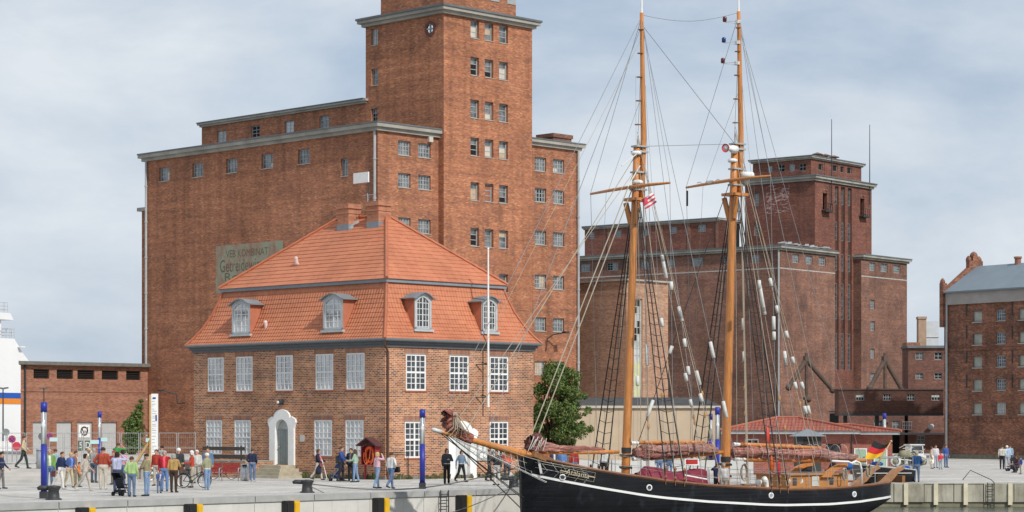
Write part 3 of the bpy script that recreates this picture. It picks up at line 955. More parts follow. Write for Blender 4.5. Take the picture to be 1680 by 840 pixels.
for (q, z, w_, h_) in ((-.2, .22, .3, .36), (.2, .25, .22, .3), (-.1, -.22, .26, .32), (.22, -.2, .25, .25)): m.box(p.x + q - w_ / 2, p.x + q + w_ / 2, -.1, -.091, p.z + z - h_ / 2, p.z + z + h_ / 2)
m.build('pinned_sheets', WHITE, nb)
p = FH.hit(635, 760, 'y', 0)
m = MB(); m.path([(p.x + .1, -.12, p.z + .6), (p.x + 1.55, -.12, p.z + .6), (p.x + 1.6, -.12, -.3)], .03); m.build('wall_rail', IRON, house)
# roof aerial with white panel
p = FH.hit(604, 355, 'x', WH / 2)
ae = thing('roof_aerial', 'white panel aerial on a thin mast on the house ridge', 'aerial', FH.w(WH / 2, p.y, ZR - .1), RZ)
m = MB(); m.tube((0, 0, 0), (0, 0, 2.9), .035); m.build('mast', IRON, ae)
m = MB(); m.box(-.04, .04, -.05, 1.35, 2.3, 2.95); m.build('panel', WHITE, ae, rot=(0, 0, 0))
m = MB(); m.tube((-.5, -.5, 1.2), (.5, .5, 1.2), .02); m.tube((0, -.7, 1.5), (0, .5, 1.5), .02)
for q in (-.5, -.25, .25, .5): m.tube((q, q, 1.0), (q, q, 1.55), .015)
m.build('dipoles', STEEL, ae)
# flagpole fixed to the right facade
p = FH.hit(801, 668, 'y', -.55); q = FH.hit(799, 408, 'y', -.55)
fp = thing('flagpole', 'tall white flagpole bracketed to the brick house facade', 'flagpole', FH.w(p.x, -.55, 0), RZ)
m = MB(); m.tube((0, 0, p.z), (0, 0, q.z), .075, .045); m.ball((0, 0, q.z), .07); m.build('pole', WHITE, fp)
for z in (EZ - .9, p.z + .6):
    m = MB(); m.bar((-.5, .54, z), (0, 0, z), .06, .06); m.bar((0, .54, z + .15), (0, 0, z), .05, .05); m.build('bracket', IRON, fp)
# ------------------------------------------------------------------ the great silo with its tower
sc0 = at(620, 760, 170)
FS = Frame(sc0.x, sc0.y, 0, RZ)
SL = FS.hit(238, 500, 'x', 0).y               # length of the left wing
T0x = FS.hit(728, 300, 'y', -.6).x; T1x = FS.hit(873, 300, 'y', -.6).x; SX = FS.hit(949, 400, 'y', 0).x
TD = FS.hit(600, 100, 'x', T0x).y             # depth of the tower
SZ = FS.hit(620, 214, 'y', 0).z               # top of the brick below the cornice
TZ = FS.hit(730, 22, 'y', -.6).z
silo = thing('grain_silo', 'huge red brick grain silo with tall tower behind the mansard house', 'silo', FS.o, RZ)
wl = holes_px(FS, 'y', 0, [(261, 278, 274, 296), (315.5, 333, 268, 288.5), (371, 389, 261, 282), (429, 448, 252, 274), (489, 508, 244, 265), (559, 571, 260, 289)])
zt = sum(h[3] for h in wl[:5]) / 5
wl = [(a, b, zt - 1.15, zt) for a, b, _, _ in wl[:5]] + [wl[5]]
fr_rows_l = [230, 283, 356, 430]; fr_rows_r = [257, 308, 378, 450, 520, 592]
wr = []
zl = [FS.hit(653, y, 'y', 0).z for y in fr_rows_l]
cl_ = holes_px(FS, 'x', 0, [(653, 673.5, 230, 253), (686, 706.5, 236, 258)])
for z in zl: wr += [(a, b, z - 1.1, z) for a, b, _, _ in cl_]
zr_ = [FS.hit(878, y, 'y', 0).z for y in fr_rows_r]
cr_ = holes_px(FS, 'x', 0, [(877.5, 896, 257, 280), (907.5, 925.5, 260, 283)])
wr2 = [(a, b, z - 1.12, z) for z in zr_ for a, b, _, _ in cr_]
tw_cols = holes_px(FS, 'x', -.6, [(772, 786, 33, 62), (795.5, 809.5, 36, 65), (819, 833.5, 40, 70)])
tz = [FS.hit(779, y, 'y', -.6).z for y in (33, 94, 164, 226, 299, 374, 447)]
tw = [(a, b, z - 1.42, z) for z in tz for a, b, _, _ in tw_cols]
twl = holes_px(FS, 'y', T0x, [(609, 620, 47, 74), (609, 620, 113, 140), (609, 619, 178, 199)])
rw = holes_px(FS, 'y', T0x, [(699.5, 712.5, 41, 53.5)])[0]
w = MB()
facade(w, 'y', 0, 0, SL, -1, SZ, wl, .3)
facade(w, 'x', 0, 0, T0x, -1, SZ, wr, .3)
facade(w, 'x', 0, T1x, SX, -1, FS.hit(949, 248, 'y', 0).z, wr2, .3)
SZR = FS.hit(949, 248, 'y', 0).z
SW = SX                                        # plan depth of the block along x for the left wing
w.quad((SX, 0, -1), (SX, TD + 3, -1), (SX, TD + 3, SZR), (SX, 0, SZR))
w.quad((0, SL, -1), (13, SL, -1), (13, SL, SZ), (0, SL, SZ)); w.quad((13, SL, -1), (13, TD, -1), (13, TD, SZ), (13, SL, SZ))
w.box(1.2, 9.5, SL + .001, SL + 2.1, -1, FS.hit(232, 347, 'x', 1.2).z)
wcap = MB(); wcap.box(.9, 9.8, SL, SL + 2.4, FS.hit(232, 347, 'x', 1.2).z, FS.hit(232, 347, 'x', 1.2).z + .3); wcap.build('annex_roof', CORN, silo)
w.build('wall', BR_SILO, silo)
t = MB()
facade(t, 'x', -.6, T0x, T1x, -1, TZ, tw, .32)
facade(t, 'y', T0x, -.6, TD, -1, TZ, twl + [rw], .3)
t.quad((T1x, -.6, -1), (T1x, TD, -1), (T1x, TD, TZ), (T1x, -.6, TZ)); t.quad((T0x, TD, -1), (T1x, TD, -1), (T1x, TD, TZ), (T0x, TD, TZ))
t.build('tower_wall', BR_TOWER, silo)
# near-black blocks paint the dark behind the openings; no light leaks through
ins = MB(); ins.box(.45, 10.5, .45, SL - .4, SZ - 4, SZ - .1); ins.box(T0x + .45, T1x - .45, -.1, TD - .4, 2, TZ - .1)
ins.box(.5, T0x - .1, .5, 6, -.5, SZ - 4.2); ins.box(T1x + .1, SX - .4, .5, 6, -.5, SZR - .2)
ins.build('dark_core', DARKVOID, silo)
# penthouse along the left wing
PX = T0x + .004; PXB = PX + 5.5
pv1 = FS.hit(331, 225, 'x', PX).y; pz = FS.hit(331, 209, 'x', PX).z
wp = holes_px(FS, 'y', PX, [(356, 371, 215, 233), (412, 426, 206, 224), (467, 482, 198, 217), (524, 540, 189, 208)])
zt = sum(h[3] for h in wp) / 4; wp = [(a, b, zt - 1.0, zt) for a, b, _, _ in wp]
ph = MB()
facade(ph, 'y', PX, TD + .004, pv1, SZ, pz, wp, .25)
ph.quad((PX, pv1, SZ), (PXB, pv1, SZ), (PXB, pv1, pz), (PX, pv1, pz)); ph.quad((PXB, pv1, SZ), (PXB, TD, SZ), (PXB, TD, pz), (PXB, pv1, pz))
ph.build('penthouse_wall', BR_SILO, silo)
ins = MB(); ins.box(PX + .3, PXB - .1, TD, pv1 - .2, SZ + .8, pz - .05); ins.build('penthouse_dark_core', DARKVOID, silo)
c = MB()
cornice(c, PX, PXB, TD + .001, pv1, pz, .3, .32)
cornice(c, 0, T0x - .002, 0, SL, SZ, .45, .55)
cornice(c, T1x + .002, SX, 0, TD + 3, SZR, .42, .5)
cornice(c, T0x, T1x, -.6, TD, TZ, .5, .5, 2)
c.build('cornice', CORN, silo)
rf = MB()
rf.box(PX - .36, PXB + .36, TD, pv1 + .36, pz + .322, pz + .4); rf.box(-.5, T0x - .05, -.5, SL + .5, SZ + .552, SZ + .66)
rf.box(T0x - .05, 13.4, TD + .7, SL + .5, SZ + .552, SZ + .66); rf.box(T1x + .05, SX + .47, -.47, TD + 3.4, SZR + .502, SZR + .6)
rf.box(T0x - .6, T1x + .6, -1.2, TD + .6, TZ + .502, TZ + .66)
rf.build('roof', ROOFFELT, silo)
# top block of the tower, set back
bx0 = FS.hit(620, 10, 'x', T0x + .8); ub = MB()
bl = holes_px(FS, 'x', .35, [(810, 826, -8, 1)])
ub.box(T0x + .9, T1x - .9, .35, TD - .8, TZ + .7, TZ + 4.6)
ub.build('tower_top_block', BR_SILO, silo)
hu = [(T0x + 2.2 + i * 1.9, T0x + 3.2 + i * 1.9, TZ + 1.9, TZ + 3.1) for i in range(4)]
for h in hu:
    m = MB(); m.box(h[0], h[1], .3, .36, h[2], h[3]); m.build('blind_window', GFRAME, silo)
m = MB(); cornice(m, T0x + .9, T1x - .9, .35, TD - .8, TZ + 4.602, .5, .5); m.build('top_cornice', CORN, silo)
SILLC = plain('sill_concrete', (.4, .38, .33), .85, .15)
rnd = random.Random(11)
for i, h in enumerate(wl): window(silo, 'y', 0, h, .24, 2 if i == 5 else 3, 3, GFRAME, G_SILO, .07, .045, SILLC, sw=.03, boards=[(0, 1, PALEBOARD), (0, 0, PALEBOARD)] if i == 0 else ([(0, 0, PALEBOARD)] if i == 3 else None))
for i, h in enumerate(wr): window(silo, 'x', 0, h, .22, 4, 3, GFRAME, G_SILO, .08, .05, SILLC, mull=.1, sw=.03)
for i, h in enumerate(wr2):
    bd = None
    if i == 2: bd = [(1, q, DARKVOID) for q in range(3)] + [(2, q, DARKVOID) for q in range(3)]
    if i == 6: bd = [(2, q, BOARD) for q in range(3)] + [(3, q, BOARD) for q in range(3)]
    if i == 1: bd = [(0, 0, PALEBOARD), (1, 0, PALEBOARD)]
    if i == 10: bd = [(q, r_, BOARD) for q in (0, 1, 2) for r_ in range(3)]
    window(silo, 'x', 0, h, .22, 4, 3, GFRAME, G_SILO, .08, .05, SILLC, mull=.1, sw=.03, boards=bd)
TB = {0: [(0, 0, PALEBOARD), (0, 1, PALEBOARD)], 1: [(0, 1, BOARD)], 2: None, 3: [(0, 0, DARKVOID), (0, 1, DARKVOID)], 4: [(0, 0, DARKVOID)], 5: [(0, 0, PALEBOARD), (0, 1, PALEBOARD)],
      7: [(0, 0, PALEBOARD)], 9: [(0, 0, DARKVOID), (0, 1, DARKVOID)], 10: [(0, 0, PALEBOARD), (0, 1, PALEBOARD)], 11: [(0, 1, PALEBOARD), (0, 0, BOARD)],
      12: [(0, 1, BOARD), (0, 0, BOARD)], 13: [(0, 0, plain('board_brick', (.3, .13, .08))), (0, 1, plain('board_brick', (.3, .13, .08))), (0, 2, plain('board_brick', (.3, .13, .08)))],
      14: [(0, 0, DARKVOID)], 15: [(0, 0, DARKVOID), (0, 1, DARKVOID)], 16: None, 17: [(0, 2, BOARD)], 18: [(0, 0, DARKVOID)]}
for i, h in enumerate(tw): window(silo, 'x', -.6, h, .3, 1, 3, GFRAME, G_SILO, .09, .06, SILLC, sw=.03, boards=TB.get(i))
for i, h in enumerate(twl): window(silo, 'y', T0x, h, .24, 2, 3, GFRAME, G_SILO if i else G_PALE, .07, .05, SILLC, sw=.03, boards=[(0, 0, DARKVOID), (1, 0, DARKVOID), (0, 1, DARKVOID), (1, 1, DARKVOID)] if i == 2 else None)
for i, h in enumerate(wp):
    window(silo, 'y', PX, h, .2, 2, 3, GFRAME, [G_PALE, DARKVOID, plain('white_blind', (.55, .58, .6), .6, .05), G_SILO][i], .07, .045 if i != 2 else .005, SILLC, sw=.03)
a_, b_ = (rw[0] + rw[1]) / 2, (rw[2] + rw[3]) / 2
m = MB()
ring = [(.5, -.08), (.66, -.08), (.66, .05), (.5, .05), (.5, -.08)]
m.lathe([(.36, -.06), (.6, -.06), (.6, .02), (.36, .02), (.36, -.06)], 20, (T0x + .0, a_, b_), axis='x')
rwn = m.build('round_window', plain('dark_brick_ring', (.14, .06, .045), .85, .2), silo)
m = MB(); m.box(T0x - .05, T0x - .01, a_ - .05, a_ + .05, b_ - .38, b_ + .38); m.box(T0x - .052, T0x - .012, a_ - .38, a_ + .38, b_ - .05, b_ + .05); m.build('cross_bars', GFRAME, rwn)
m = MB(); m.quad((T0x + .02, a_ - .4, b_ - .4), (T0x + .02, a_ + .4, b_ - .4), (T0x + .02, a_ + .4, b_ + .4), (T0x + .02, a_ - .4, b_ + .4)); m.build('pane', G_SILO, rwn)
# fill the square hole round the round window with brick
m = MB()
N = 24
for i in range(N):
    t0_, t1_ = 2 * math.pi * i / N, 2 * math.pi * (i + 1) / N
    def sq(t_):
        c_, s_ = math.cos(t_), math.sin(t_); k_ = 1 / max(abs(c_) / ((rw[1] - rw[0]) / 2), abs(s_) / ((rw[3] - rw[2]) / 2)); return (T0x, a_ + c_ * k_, b_ + s_ * k_)
    m.quad((T0x, a_ + .42 * math.cos(t0_), b_ + .42 * math.sin(t0_)), (T0x, a_ + .42 * math.cos(t1_), b_ + .42 * math.sin(t1_)), sq(t1_), sq(t0_))
m.build('round_window_brickwork', BR_SILO, silo)
# chimney stub, pipes, lamp bracket, box
p = FS.hit(917, 236, 'y', 2.0); m = MB(); m.box(p.x - 1.1, p.x + 1.1, 1.6, 3.4, SZR + .5, SZR + 1.5); m.box(p.x - 1.2, p.x + 1.2, 1.5, 3.5, SZR + 1.2, SZR + 1.52)
m.build('roof_chimney', BR_FAR, silo)
for (x_, y_, z1) in ((-.12, SL - .3, SZ), (-.1, .25, SZ), (SX - .15, -.14, SZR)):
    m = MB(); m.tube((x_, y_, -.5), (x_, y_, z1), .1, n=8)
    for z in range(2, int(z1), 3): m.tube((x_, y_, z), (x_, y_, z + .12), .14, n=8)
    m.build('downpipe', ZINC, silo)
m = MB(); p = FS.hit(704, 229, 'y', 0); m.box(p.x - .2, p.x + .2, -.25, -.002, p.z - .2, p.z + .2); m.build('floodlight', PALEBOARD, silo)
p = FS.hit(895, 556, 'y', 0)
m = MB(); m.path([(p.x, -.05, p.z - 1), (p.x, -.2, p.z), (p.x + .3, -.6, p.z + .35), (p.x + .9, -1.3, p.z + .5)], .05); m.box(p.x + .7, p.x + 1.15, -1.6, -1.15, p.z + .44, p.z + .58); m.build('lamp_arm', IRON, silo)
p = FS.hit(290, 650, 'x', 0)
m = MB(); m.path([(-.1, p.y - 1.2, p.z - .6), (-.1, p.y - .2, p.z - .6), (-.15, p.y - .1, p.z + .2), (-.9, p.y + .6, p.z + .45)], .05); m.box(-1.3, -.85, p.y + .55, p.y + .85, p.z + .42, p.z + .54); m.build('lamp_arm', IRON, silo)
# the painted advertisement
p0 = FS.hit(354, 405, 'x', 0); p1 = FS.hit(464, 393, 'x', 0); pb = FS.hit(354, 470, 'x', 0)
def sign_mat(name, paint):
    k = NT(name)
    h, z = k.wall()
    v_ = k.comb(h, k.math('MULTIPLY', z, .5), 1)
    nz = k.noise(v_, .9, 7, .7, .3); fine = k.noise(k.comb(h, k.math('MULTIPLY', z, 3.0), 1), 3.0, 3, .6)
    f = k.math('ADD', k.math('MULTIPLY', nz, .75), k.math('MULTIPLY', fine, .25))
    c = k.mix(k.ramp(f, [(.46, 0.0), (.62, .9)]), paint, (.3, .135, .095))
    return k.fin(c, .85, 0, .2)
m = MB(); m.box(-.012, -.001, p1.y, p0.y, pb.z - .6, p0.z + .05)
sg = m.build('painted_sign', sign_mat('faded_green_paint', (.27, .29, .21)), silo)
LET = sign_mat('faded_lettering', (.095, .11, .075))
yc = (p0.y + p1.y) / 2; wd = p0.y - p1.y; zt = p0.z
for (txt, sz, xa_, xb_, py_) in (('VEB KOMBINAT', .86, 371, 440, 415), ('Getreidewirtschaft', 1.45, 361, 462, 435), ('Rostock', .95, 368, 440, 453)):
    q0, q1 = FS.hit(xa_, py_, 'x', 0), FS.hit(xb_, py_, 'x', 0); qm = FS.hit(405, py_, 'x', 0)
    put_text('lettering', txt, sz, LET, sg, (-.015, (q0.y + q1.y) / 2, qm.z), (R(90), 0, R(-90)), 1, .002, q0.y - q1.y)

# ------------------------------------------------------------------ the long low brick building at the left
LX0 = FS.hit(34, 700, 'y', SL - .4).x
low = thing('brick_shed', 'long low brick building with grey doors and dark louvres beside the silo', 'building', FS.w(0, SL - .4, 0), RZ)
def lw(px, py): 
    p = FS.hit(px, py, 'y', SL - .4); return p.x, p.z
LZ = lw(130, 600)[1]
dr = [(54, 70), (93, 118), (127, 152), (167, 192), (206, 223)]
dt = sum(lw(a, 692)[1] for a, b in dr) / 5
dh = [(lw(a, 700)[0], lw(b, 700)[0], -.3, dt) for a, b in dr]
lv = [(55, 81), (93, 120), (127, 155), (167, 194), (207, 230.5)]
lz0 = lw(130, 622)[1]; lz1 = lw(130, 607)[1]
lh = [(lw(a, 700)[0], lw(b, 700)[0], lz0, lz1) for a, b in lv]
m = MB(); facade(m, 'x', 0, LX0, -.02, -1, LZ, dh + lh, .3)
LXB = LX0 + 7.0
m.quad((LX0, 0, -1), (LXB, 9, -1), (LXB, 9, LZ), (LX0, 0, LZ)); m.quad((LXB, 9, -1), (-.02, 9, -1), (-.02, 9, LZ), (LXB, 9, LZ))
m.build('wall', BR_LOW, low)
m = MB(); m.box(LX0 - .02, -.3, -.06, 0, lw(130, 643)[1], lw(130, 640)[1]); m.build('brick_band', BR_LOW, low)
m = MB(); m.prism([(LX0 - .5, -.45), (-.05, -.45), (-.05, 9.4), (LXB - .3, 9.4)], LZ, LZ + .28, lambda a, b, d: (a, b, d)); m.build('roof', plain('shed_roof_edge', (.15, .15, .13), .85, .25), low)
m = MB(); m.tube((LX0 + .35, -.1, -.3), (LX0 + .35, -.1, LZ), .08); m.build('downpipe', IRON, low)
GD = plain('pale_grey_door', (.44, .45, .45), .6, .07)
for i, h in enumerate(dh):
    m = MB(); m.box(h[0], h[1], .16, .22, h[2], h[3])
    for q in (.25, .5, .75): 
        x_ = h[0] + (h[1] - h[0]) * q; m.box(x_ - .015, x_ + .015, .15, .16, h[2], h[3])
    d = m.build('garage_door', GD, low)
    if i == 2:
        xc = (h[0] + h[1]) / 2
        s_ = MB(); s_.box(xc - .55, xc + .55, .12, .149, h[3] - 1.3, h[3] - .25); so = s_.build('emblem_board', WHITE, d)
        s_ = MB()
        s_.path([(xc + .33 * math.cos(a), .11, h[3] - .76 + .33 * math.sin(a)) for a in np.linspace(R(50), R(400), 18)], .06, 5)
        s_.path([(xc - .2, .11, h[3] - .6), (xc - .02, .11, h[3] - .98), (xc + .05, .11, h[3] - .7), (xc + .2, .11, h[3] - .95), (xc + .34, .11, h[3] - .45)], .05, 5)
        s_.build('emblem', IRON, so)
        s_ = MB(); s_.box(xc - .6, xc - .08, .12, .149, h[3] - 2.35, h[3] - 1.55); s_.box(xc + .1, xc + .6, .12, .149, h[3] - 2.35, h[3] - 1.55)
        s_.build('speed_plates', plain('plate_green', (.09, .13, .1), .6), d)
        put_text('numeral', '5', .7, WHITE, d, (xc - .34, .115, h[3] - 1.95), (R(90), 0, 0)); put_text('numeral', 'D', .7, WHITE, d, (xc + .35, .115, h[3] - 1.95), (R(90), 0, 0))
for h in lh:
    m = MB(); m.quad((h[0], .25, h[2]), (h[1], .25, h[2]), (h[1], .25, h[3]), (h[0], .25, h[3]))
    for q in range(5):
        z = h[2] + (h[3] - h[2]) * (q + .5) / 5
        m.bar((h[0], .15, z), (h[1], .15, z), .1, .03, up=(0, .5, 1))
    m.build('louvre', plain('louvre_dark', (.03, .026, .024), .7), low)

# ------------------------------------------------------------------ tan brick block and beige shed behind the foremast
tp = at(1028, 665, 186); FT = Frame(tp.x, tp.y, 0, RZ)
ty = FT.hit(949, 560, 'x', 0).y; tx = FT.hit(1096, 560, 'y', 0).x; tz_ = FT.hit(1028, 460, 'y', 0).z
tan = thing('brick_annex', 'tan brick block with a tall narrow stair window behind the foremast', 'building', FT.o, RZ)
sw = holes_px(FT, 'x', 0, [(1040, 1054, 490, 652)])[0]
m = MB(); facade(m, 'x', 0, 0, tx, -1, tz_, [sw], .3); facade(m, 'y', 0, 0, ty, -1, tz_, [], .3)
m.quad((tx, 0, -1), (tx, 12, -1), (tx, 12, tz_), (tx, 0, tz_)); m.build('wall', BR_TAN, tan)
m = MB(); m.box(-.15, tx + .25, -.2, ty + .1, tz_, tz_ + .14); m.build('roof', CORN, tan)
wo = window(tan, 'x', 0, sw, .2, 2, 14, plain('stair_frame', (.5, .5, .45), .6), G_PALE, .09, .05, None, name='stair_window', boards=[(0, 9, DARKVOID), (1, 9, DARKVOID), (0, 8, DARKVOID), (1, 10, DARKVOID), (0, 13, DARKVOID), (1, 13, DARKVOID), (0, 12, DARKVOID)] + [(a, b, plain('pane_yellowgreen', (.5, .52, .3))) for a in (0, 1) for b in range(5)])
bp_ = at(960, 735, 158); FB = Frame(bp_.x, bp_.y, 0, R(64))
shed = thing('beige_shed', 'beige panelled shed with dark sloping roof behind the ship', 'shed', FB.o, R(5))
FB = Frame(bp_.x, bp_.y, 0, R(5))
bx1 = FB.hit(1177, 700, 'y', 0).x; bx0 = FB.hit(944, 700, 'y', 0).x; bz = FB.hit(1050, 669, 'y', 0).z
m = MB(); m.box(bx0, bx1, 0, 7, -1, bz)
m.build('wall', plain('beige_cladding', (.50, .40, .285), .75, .1, .5), shed)
m = MB(); x_ = bx0
while x_ < bx1: m.box(x_, x_ + .02, -.012, 0, -1, bz - .05); x_ += 1.02
m.build('panel_joints', plain('joint_brown', (.34, .27, .2), .8), shed)
m = MB(); m.box(bx0 - .1, bx1 + .2, -.18, .0, bz - .02, bz + .16); m.build('fascia', plain('fascia_light', (.5, .46, .38), .7), shed)
m = MB(); m.quad((bx0 - .1, -.2, bz + .17), (bx1 + .2, -.2, bz + .17), (bx1 + .2, 7, bz + .8), (bx0 - .1, 7, bz + .8)); m.quad((bx0 - .1, 7, bz + .8), (bx1 + .2, 7, bz + .8), (bx1 + .2, 7.1, bz), (bx0 - .1, 7.1, bz))
for s_ in (bx0 - .1, bx1 + .2): m.poly([(s_, -.2, bz + .17), (s_, 7, bz + .8), (s_, 7, bz)])
m.build('roof', plain('dark_felt', (.06, .06, .06), .85, .3, .8), shed)
m = MB(); m.box(bx0 + 4.5, bx0 + 5.2, -.25, 0, .6, 1.5); m.build('meter_cabinet', IRON, shed)

# ------------------------------------------------------------------ the second silo
fc = at(1280, 735, 284); RT = R(51)
F2 = Frame(fc.x, fc.y, 0, RT)
far = thing('grain_silo', 'soot darkened second grain silo with slit windows behind the mainmast', 'silo', F2.o, RT)
z2 = F2.hit(1280, 410, 'y', 0).z; L2 = F2.hit(930, 500, 'x', 0).y
xa = F2.hit(1370, 450, 'y', 0).x; xb = F2.hit(1413, 450, 'y', 0).x; xc = F2.hit(1488, 450, 'y', 0).x
TO = 1.2                                        # tower front stands back between the two wings
tx0 = F2.hit(1337, 330, 'y', TO).x; tx1 = F2.hit(1430, 330, 'y', TO).x; tzt = F2.hit(1337, 296, 'y', TO).z
tdep = F2.hit(1222, 340, 'x', tx0).y
wl1 = holes_px(F2, 'x', 0, [(1300, 1311, 417, 431), (1322, 1333, 419, 433), (1343.5, 1354.6, 422, 436)])
wr1 = holes_px(F2, 'x', 0, [(1426, 1436, 431, 445), (1445, 1456, 433, 447), (1466, 1477, 435, 449), (1428, 1435, 492, 507), (1428, 1435, 527, 543), (1428, 1435, 572, 588), (1428, 1435, 612, 627)])
z_ = sum(h[3] for h in wl1) / 3; wl1 = [(a, b, z_ - 1.1, z_) for a, b, _, _ in wl1]; wr1 = [(a, b, z_ - 1.1, z_) for a, b, _, _ in wr1[:3]] + wr1[3:]
lf = holes_px(F2, 'y', 0, [(952, 968, 433, 447), (995, 1014, 430, 445), (1050, 1066, 428, 441), (1093, 1106, 427, 438), (1134, 1153, 423, 437), (1185, 1197, 420, 433), (1232, 1246, 415, 428)])
z_ = sum(h[3] for h in lf) / len(lf); lf = [(a, b, z_ - 1.1, z_) for a, b, _, _ in lf]
strip_c = holes_px(F2, 'x', TO, [(1370, 1376, 307, 336), (1380, 1386.5, 308, 337), (1391, 1397.5, 309, 338)])
strip_z = [(F2.hit(1383, a, 'y', TO).z, F2.hit(1383, b, 'y', TO).z) for a, b in ((307, 336), (365, 395), (417, 445), (465, 524), (547, 607))]
sh = [(a, b, z1, z0) for z0, z1 in strip_z for a, b, _, _ in strip_c]
tl = holes_px(F2, 'y', tx0, [(1237, 1245, 317, 338), (1237, 1246, 366, 387)])
al = holes_px(F2, 'x', TO, [(1350, 1357, 317, 344), (1411.5, 1418, 326, 353)])
w = MB()
facade(w, 'y', 0, 0, L2, -1.2, z2, lf, .3); facade(w, 'x', 0, 0, xa, -1.2, z2, wl1, .3); facade(w, 'x', 0, xb, xc, -1.2, z2, wr1, .3)
w.quad((xa, 0, -1.2), (xa, TO, -1.2), (xa, TO, z2), (xa, 0, z2)); w.quad((xb, 0, -1.2), (xb, TO, -1.2), (xb, TO, z2), (xb, 0, z2)); w.quad((xc, 0, -1.2), (xc, 14, -1.2), (xc, 14, z2), (xc, 0, z2))
w.build('wall', BR_FAR, far)
BR_FART = brick('far_tower_brick', [(.12, (.1, .04, .032)), (.45, (.19, .066, .045)), (.7, (.26, .09, .055)), (.93, (.42, .18, .1))], (.22, .16, .14), patch=.3, seed=9.9, soot=((.05, .04, .037), .45))
w = MB()
facade(w, 'x', TO, tx0, tx1, -1.2, tzt, [(a, b, strip_z[-1][1], strip_z[0][0]) for a, b, _, _ in strip_c] + al, .45); facade(w, 'y', tx0, TO, tdep, -1.2, tzt, tl, .3)
w.quad((tx1, TO, -1.2), (tx1, tdep, -1.2), (tx1, tdep, tzt), (tx1, TO, tzt)); w.build('tower_wall', BR_FART, far)
m = MB(); m.box(.5, xc - .4, 2.0, L2 - .5, -1, z2 - .1); m.box(tx0 + .5, tx1 - .4, TO + .7, tdep - .4, -1, tzt - .1); m.build('dark_core', DARKVOID, far)
# the slits run the full height; brick spandrels set back between their windows
m = MB()
for (a, b, _, _) in strip_c:
    for (zl, zh) in zip([q[1] for q in strip_z[:-1]], [q[0] for q in strip_z[1:]]): m.box(a, b, TO + .3, TO + .44, zh, zl)
build_each(m, 'spandrel', plain('recess_shade_brick', (.075, .042, .034), .9, .2), far)  # dark tone paints the shade of the slit recess
# upper penthouse of the tower and the long penthouse on the left wing
uz = F2.hit(1335, 262, 'y', TO + 1.2).z
ux0, ux1 = tx0 + .7, tx1 - 1.0
uh = holes_px(F2, 'x', TO + 1.0, [(1343, 1350, 269, 279), (1366, 1374, 271, 281), (1379, 1385, 273, 283), (1390, 1397, 275, 285)])
uy = holes_px(F2, 'y', ux0, [(1259, 1267, 272, 283), (1276, 1287, 270, 282), (1294, 1304, 269, 281), (1311, 1322, 268, 280)])
m = MB(); facade(m, 'x', TO + 1.0, ux0, ux1, tzt, uz, uh, .25); facade(m, 'y', ux0, TO + 1.0, tdep - .8, tzt, uz, uy, .25)
m.build('tower_penthouse_wall', BR_FART, far)
m = MB(); m.box(ux0 + .3, ux1 - .3, TO + 1.4, tdep - 1.2, tzt + .2, uz - .02); m.build('penthouse_dark_core', DARKVOID, far)
LP = 4.0; lpz = F2.hit(1100, 368, 'x', LP).z
lp = holes_px(F2, 'y', LP, [(965, 975, 380, 393), (1008, 1019, 377, 391), (1054, 1064, 374, 388), (1099, 1110, 372, 385), (1145, 1158, 369, 383), (1196, 1207, 366, 379)])
z_ = sum(h[3] for h in lp) / len(lp); lp = [(a, b, z_ - .95, z_) for a, b, _, _ in lp]
m = MB(); facade(m, 'y', LP, tdep - 2, L2, z2, lpz, lp, .25); m.build('penthouse_wall', BR_FART, far)
pil = MB(); y_ = tdep
while y_ < L2: pil.box(LP - .1, LP, y_, y_ + .35, z2 + .6, lpz); y_ += 4.4
pil.build('pilasters', BR_FAR, far)
m = MB(); m.box(LP + .3, 9, tdep, L2 - .3, z2 + .7, lpz - .02); m.build('long_penthouse_dark_core', DARKVOID, far)
c = MB()
cornice(c, 0, xa - .25, 0, L2, z2, .5, .5); cornice(c, xb + .25, xc, 0, 14, z2, .5, .5)
cornice(c, tx0, tx1, TO, tdep, tzt, .5, .6); cornice(c, ux0, ux1, TO + 1.0, tdep - .8, uz, .4, .35); cornice(c, LP, 9, tdep - .001, L2, lpz, .3, .35)
c.build('cornice', CORN, far)
rf = MB(); rf.box(-.55, xa - .2, -.55, L2 + .5, z2 + .502, z2 + .66); rf.box(xb + .2, xc + .55, -.55, 14.5, z2 + .502, z2 + .66); rf.box(tx0 - .6, tx1 + .6, TO - .6, tdep + .6, tzt + .602, tzt + .75)
rf.box(ux0 - .45, ux1 + .45, TO + .55, tdep - .3, uz + .352, uz + .5); rf.box(LP - .35, 9.4, tdep, L2 + .3, lpz + .352, lpz + .5)
rf.build('roof', ROOFFELT, far)
# torn felt and grass along the roof edge
tf = MB(); rnd2 = random.Random(4)
for _ in range(40):
    x_ = rnd2.uniform(-.4, xa - 1); y_ = rnd2.uniform(-.3, .5)
    tf.bar((x_, y_, z2 + .82), (x_ + rnd2.uniform(.3, 1.2), y_ + .2, z2 + .82 + rnd2.uniform(0, .35)), .5, .05)
tf.build('torn_felt', plain('torn_felt_grey', (.3, .31, .31), .85, .3), far)
band = MB(); band.box(-.03, 0, -.03, L2, z2 - 2.35, z2 - 2.2); band.box(0, xa, -.03, 0, z2 - 2.35, z2 - 2.2); band.box(xb, xc, -.03, 0, z2 - 2.35, z2 - 2.2)
band.build('string_course', plain('pale_course', (.42, .39, .36), .8, .2), far)
for h in lf: window(far, 'y', 0, h, .22, 4, 3, GFRAME, G_SILO, .08, .05, mull=.1, boards=[(2, 0, DARKVOID), (3, 0, DARKVOID), (2, 1, DARKVOID), (3, 1, DARKVOID), (2, 2, DARKVOID), (3, 2, DARKVOID)] if rnd2.random() < .35 else None)
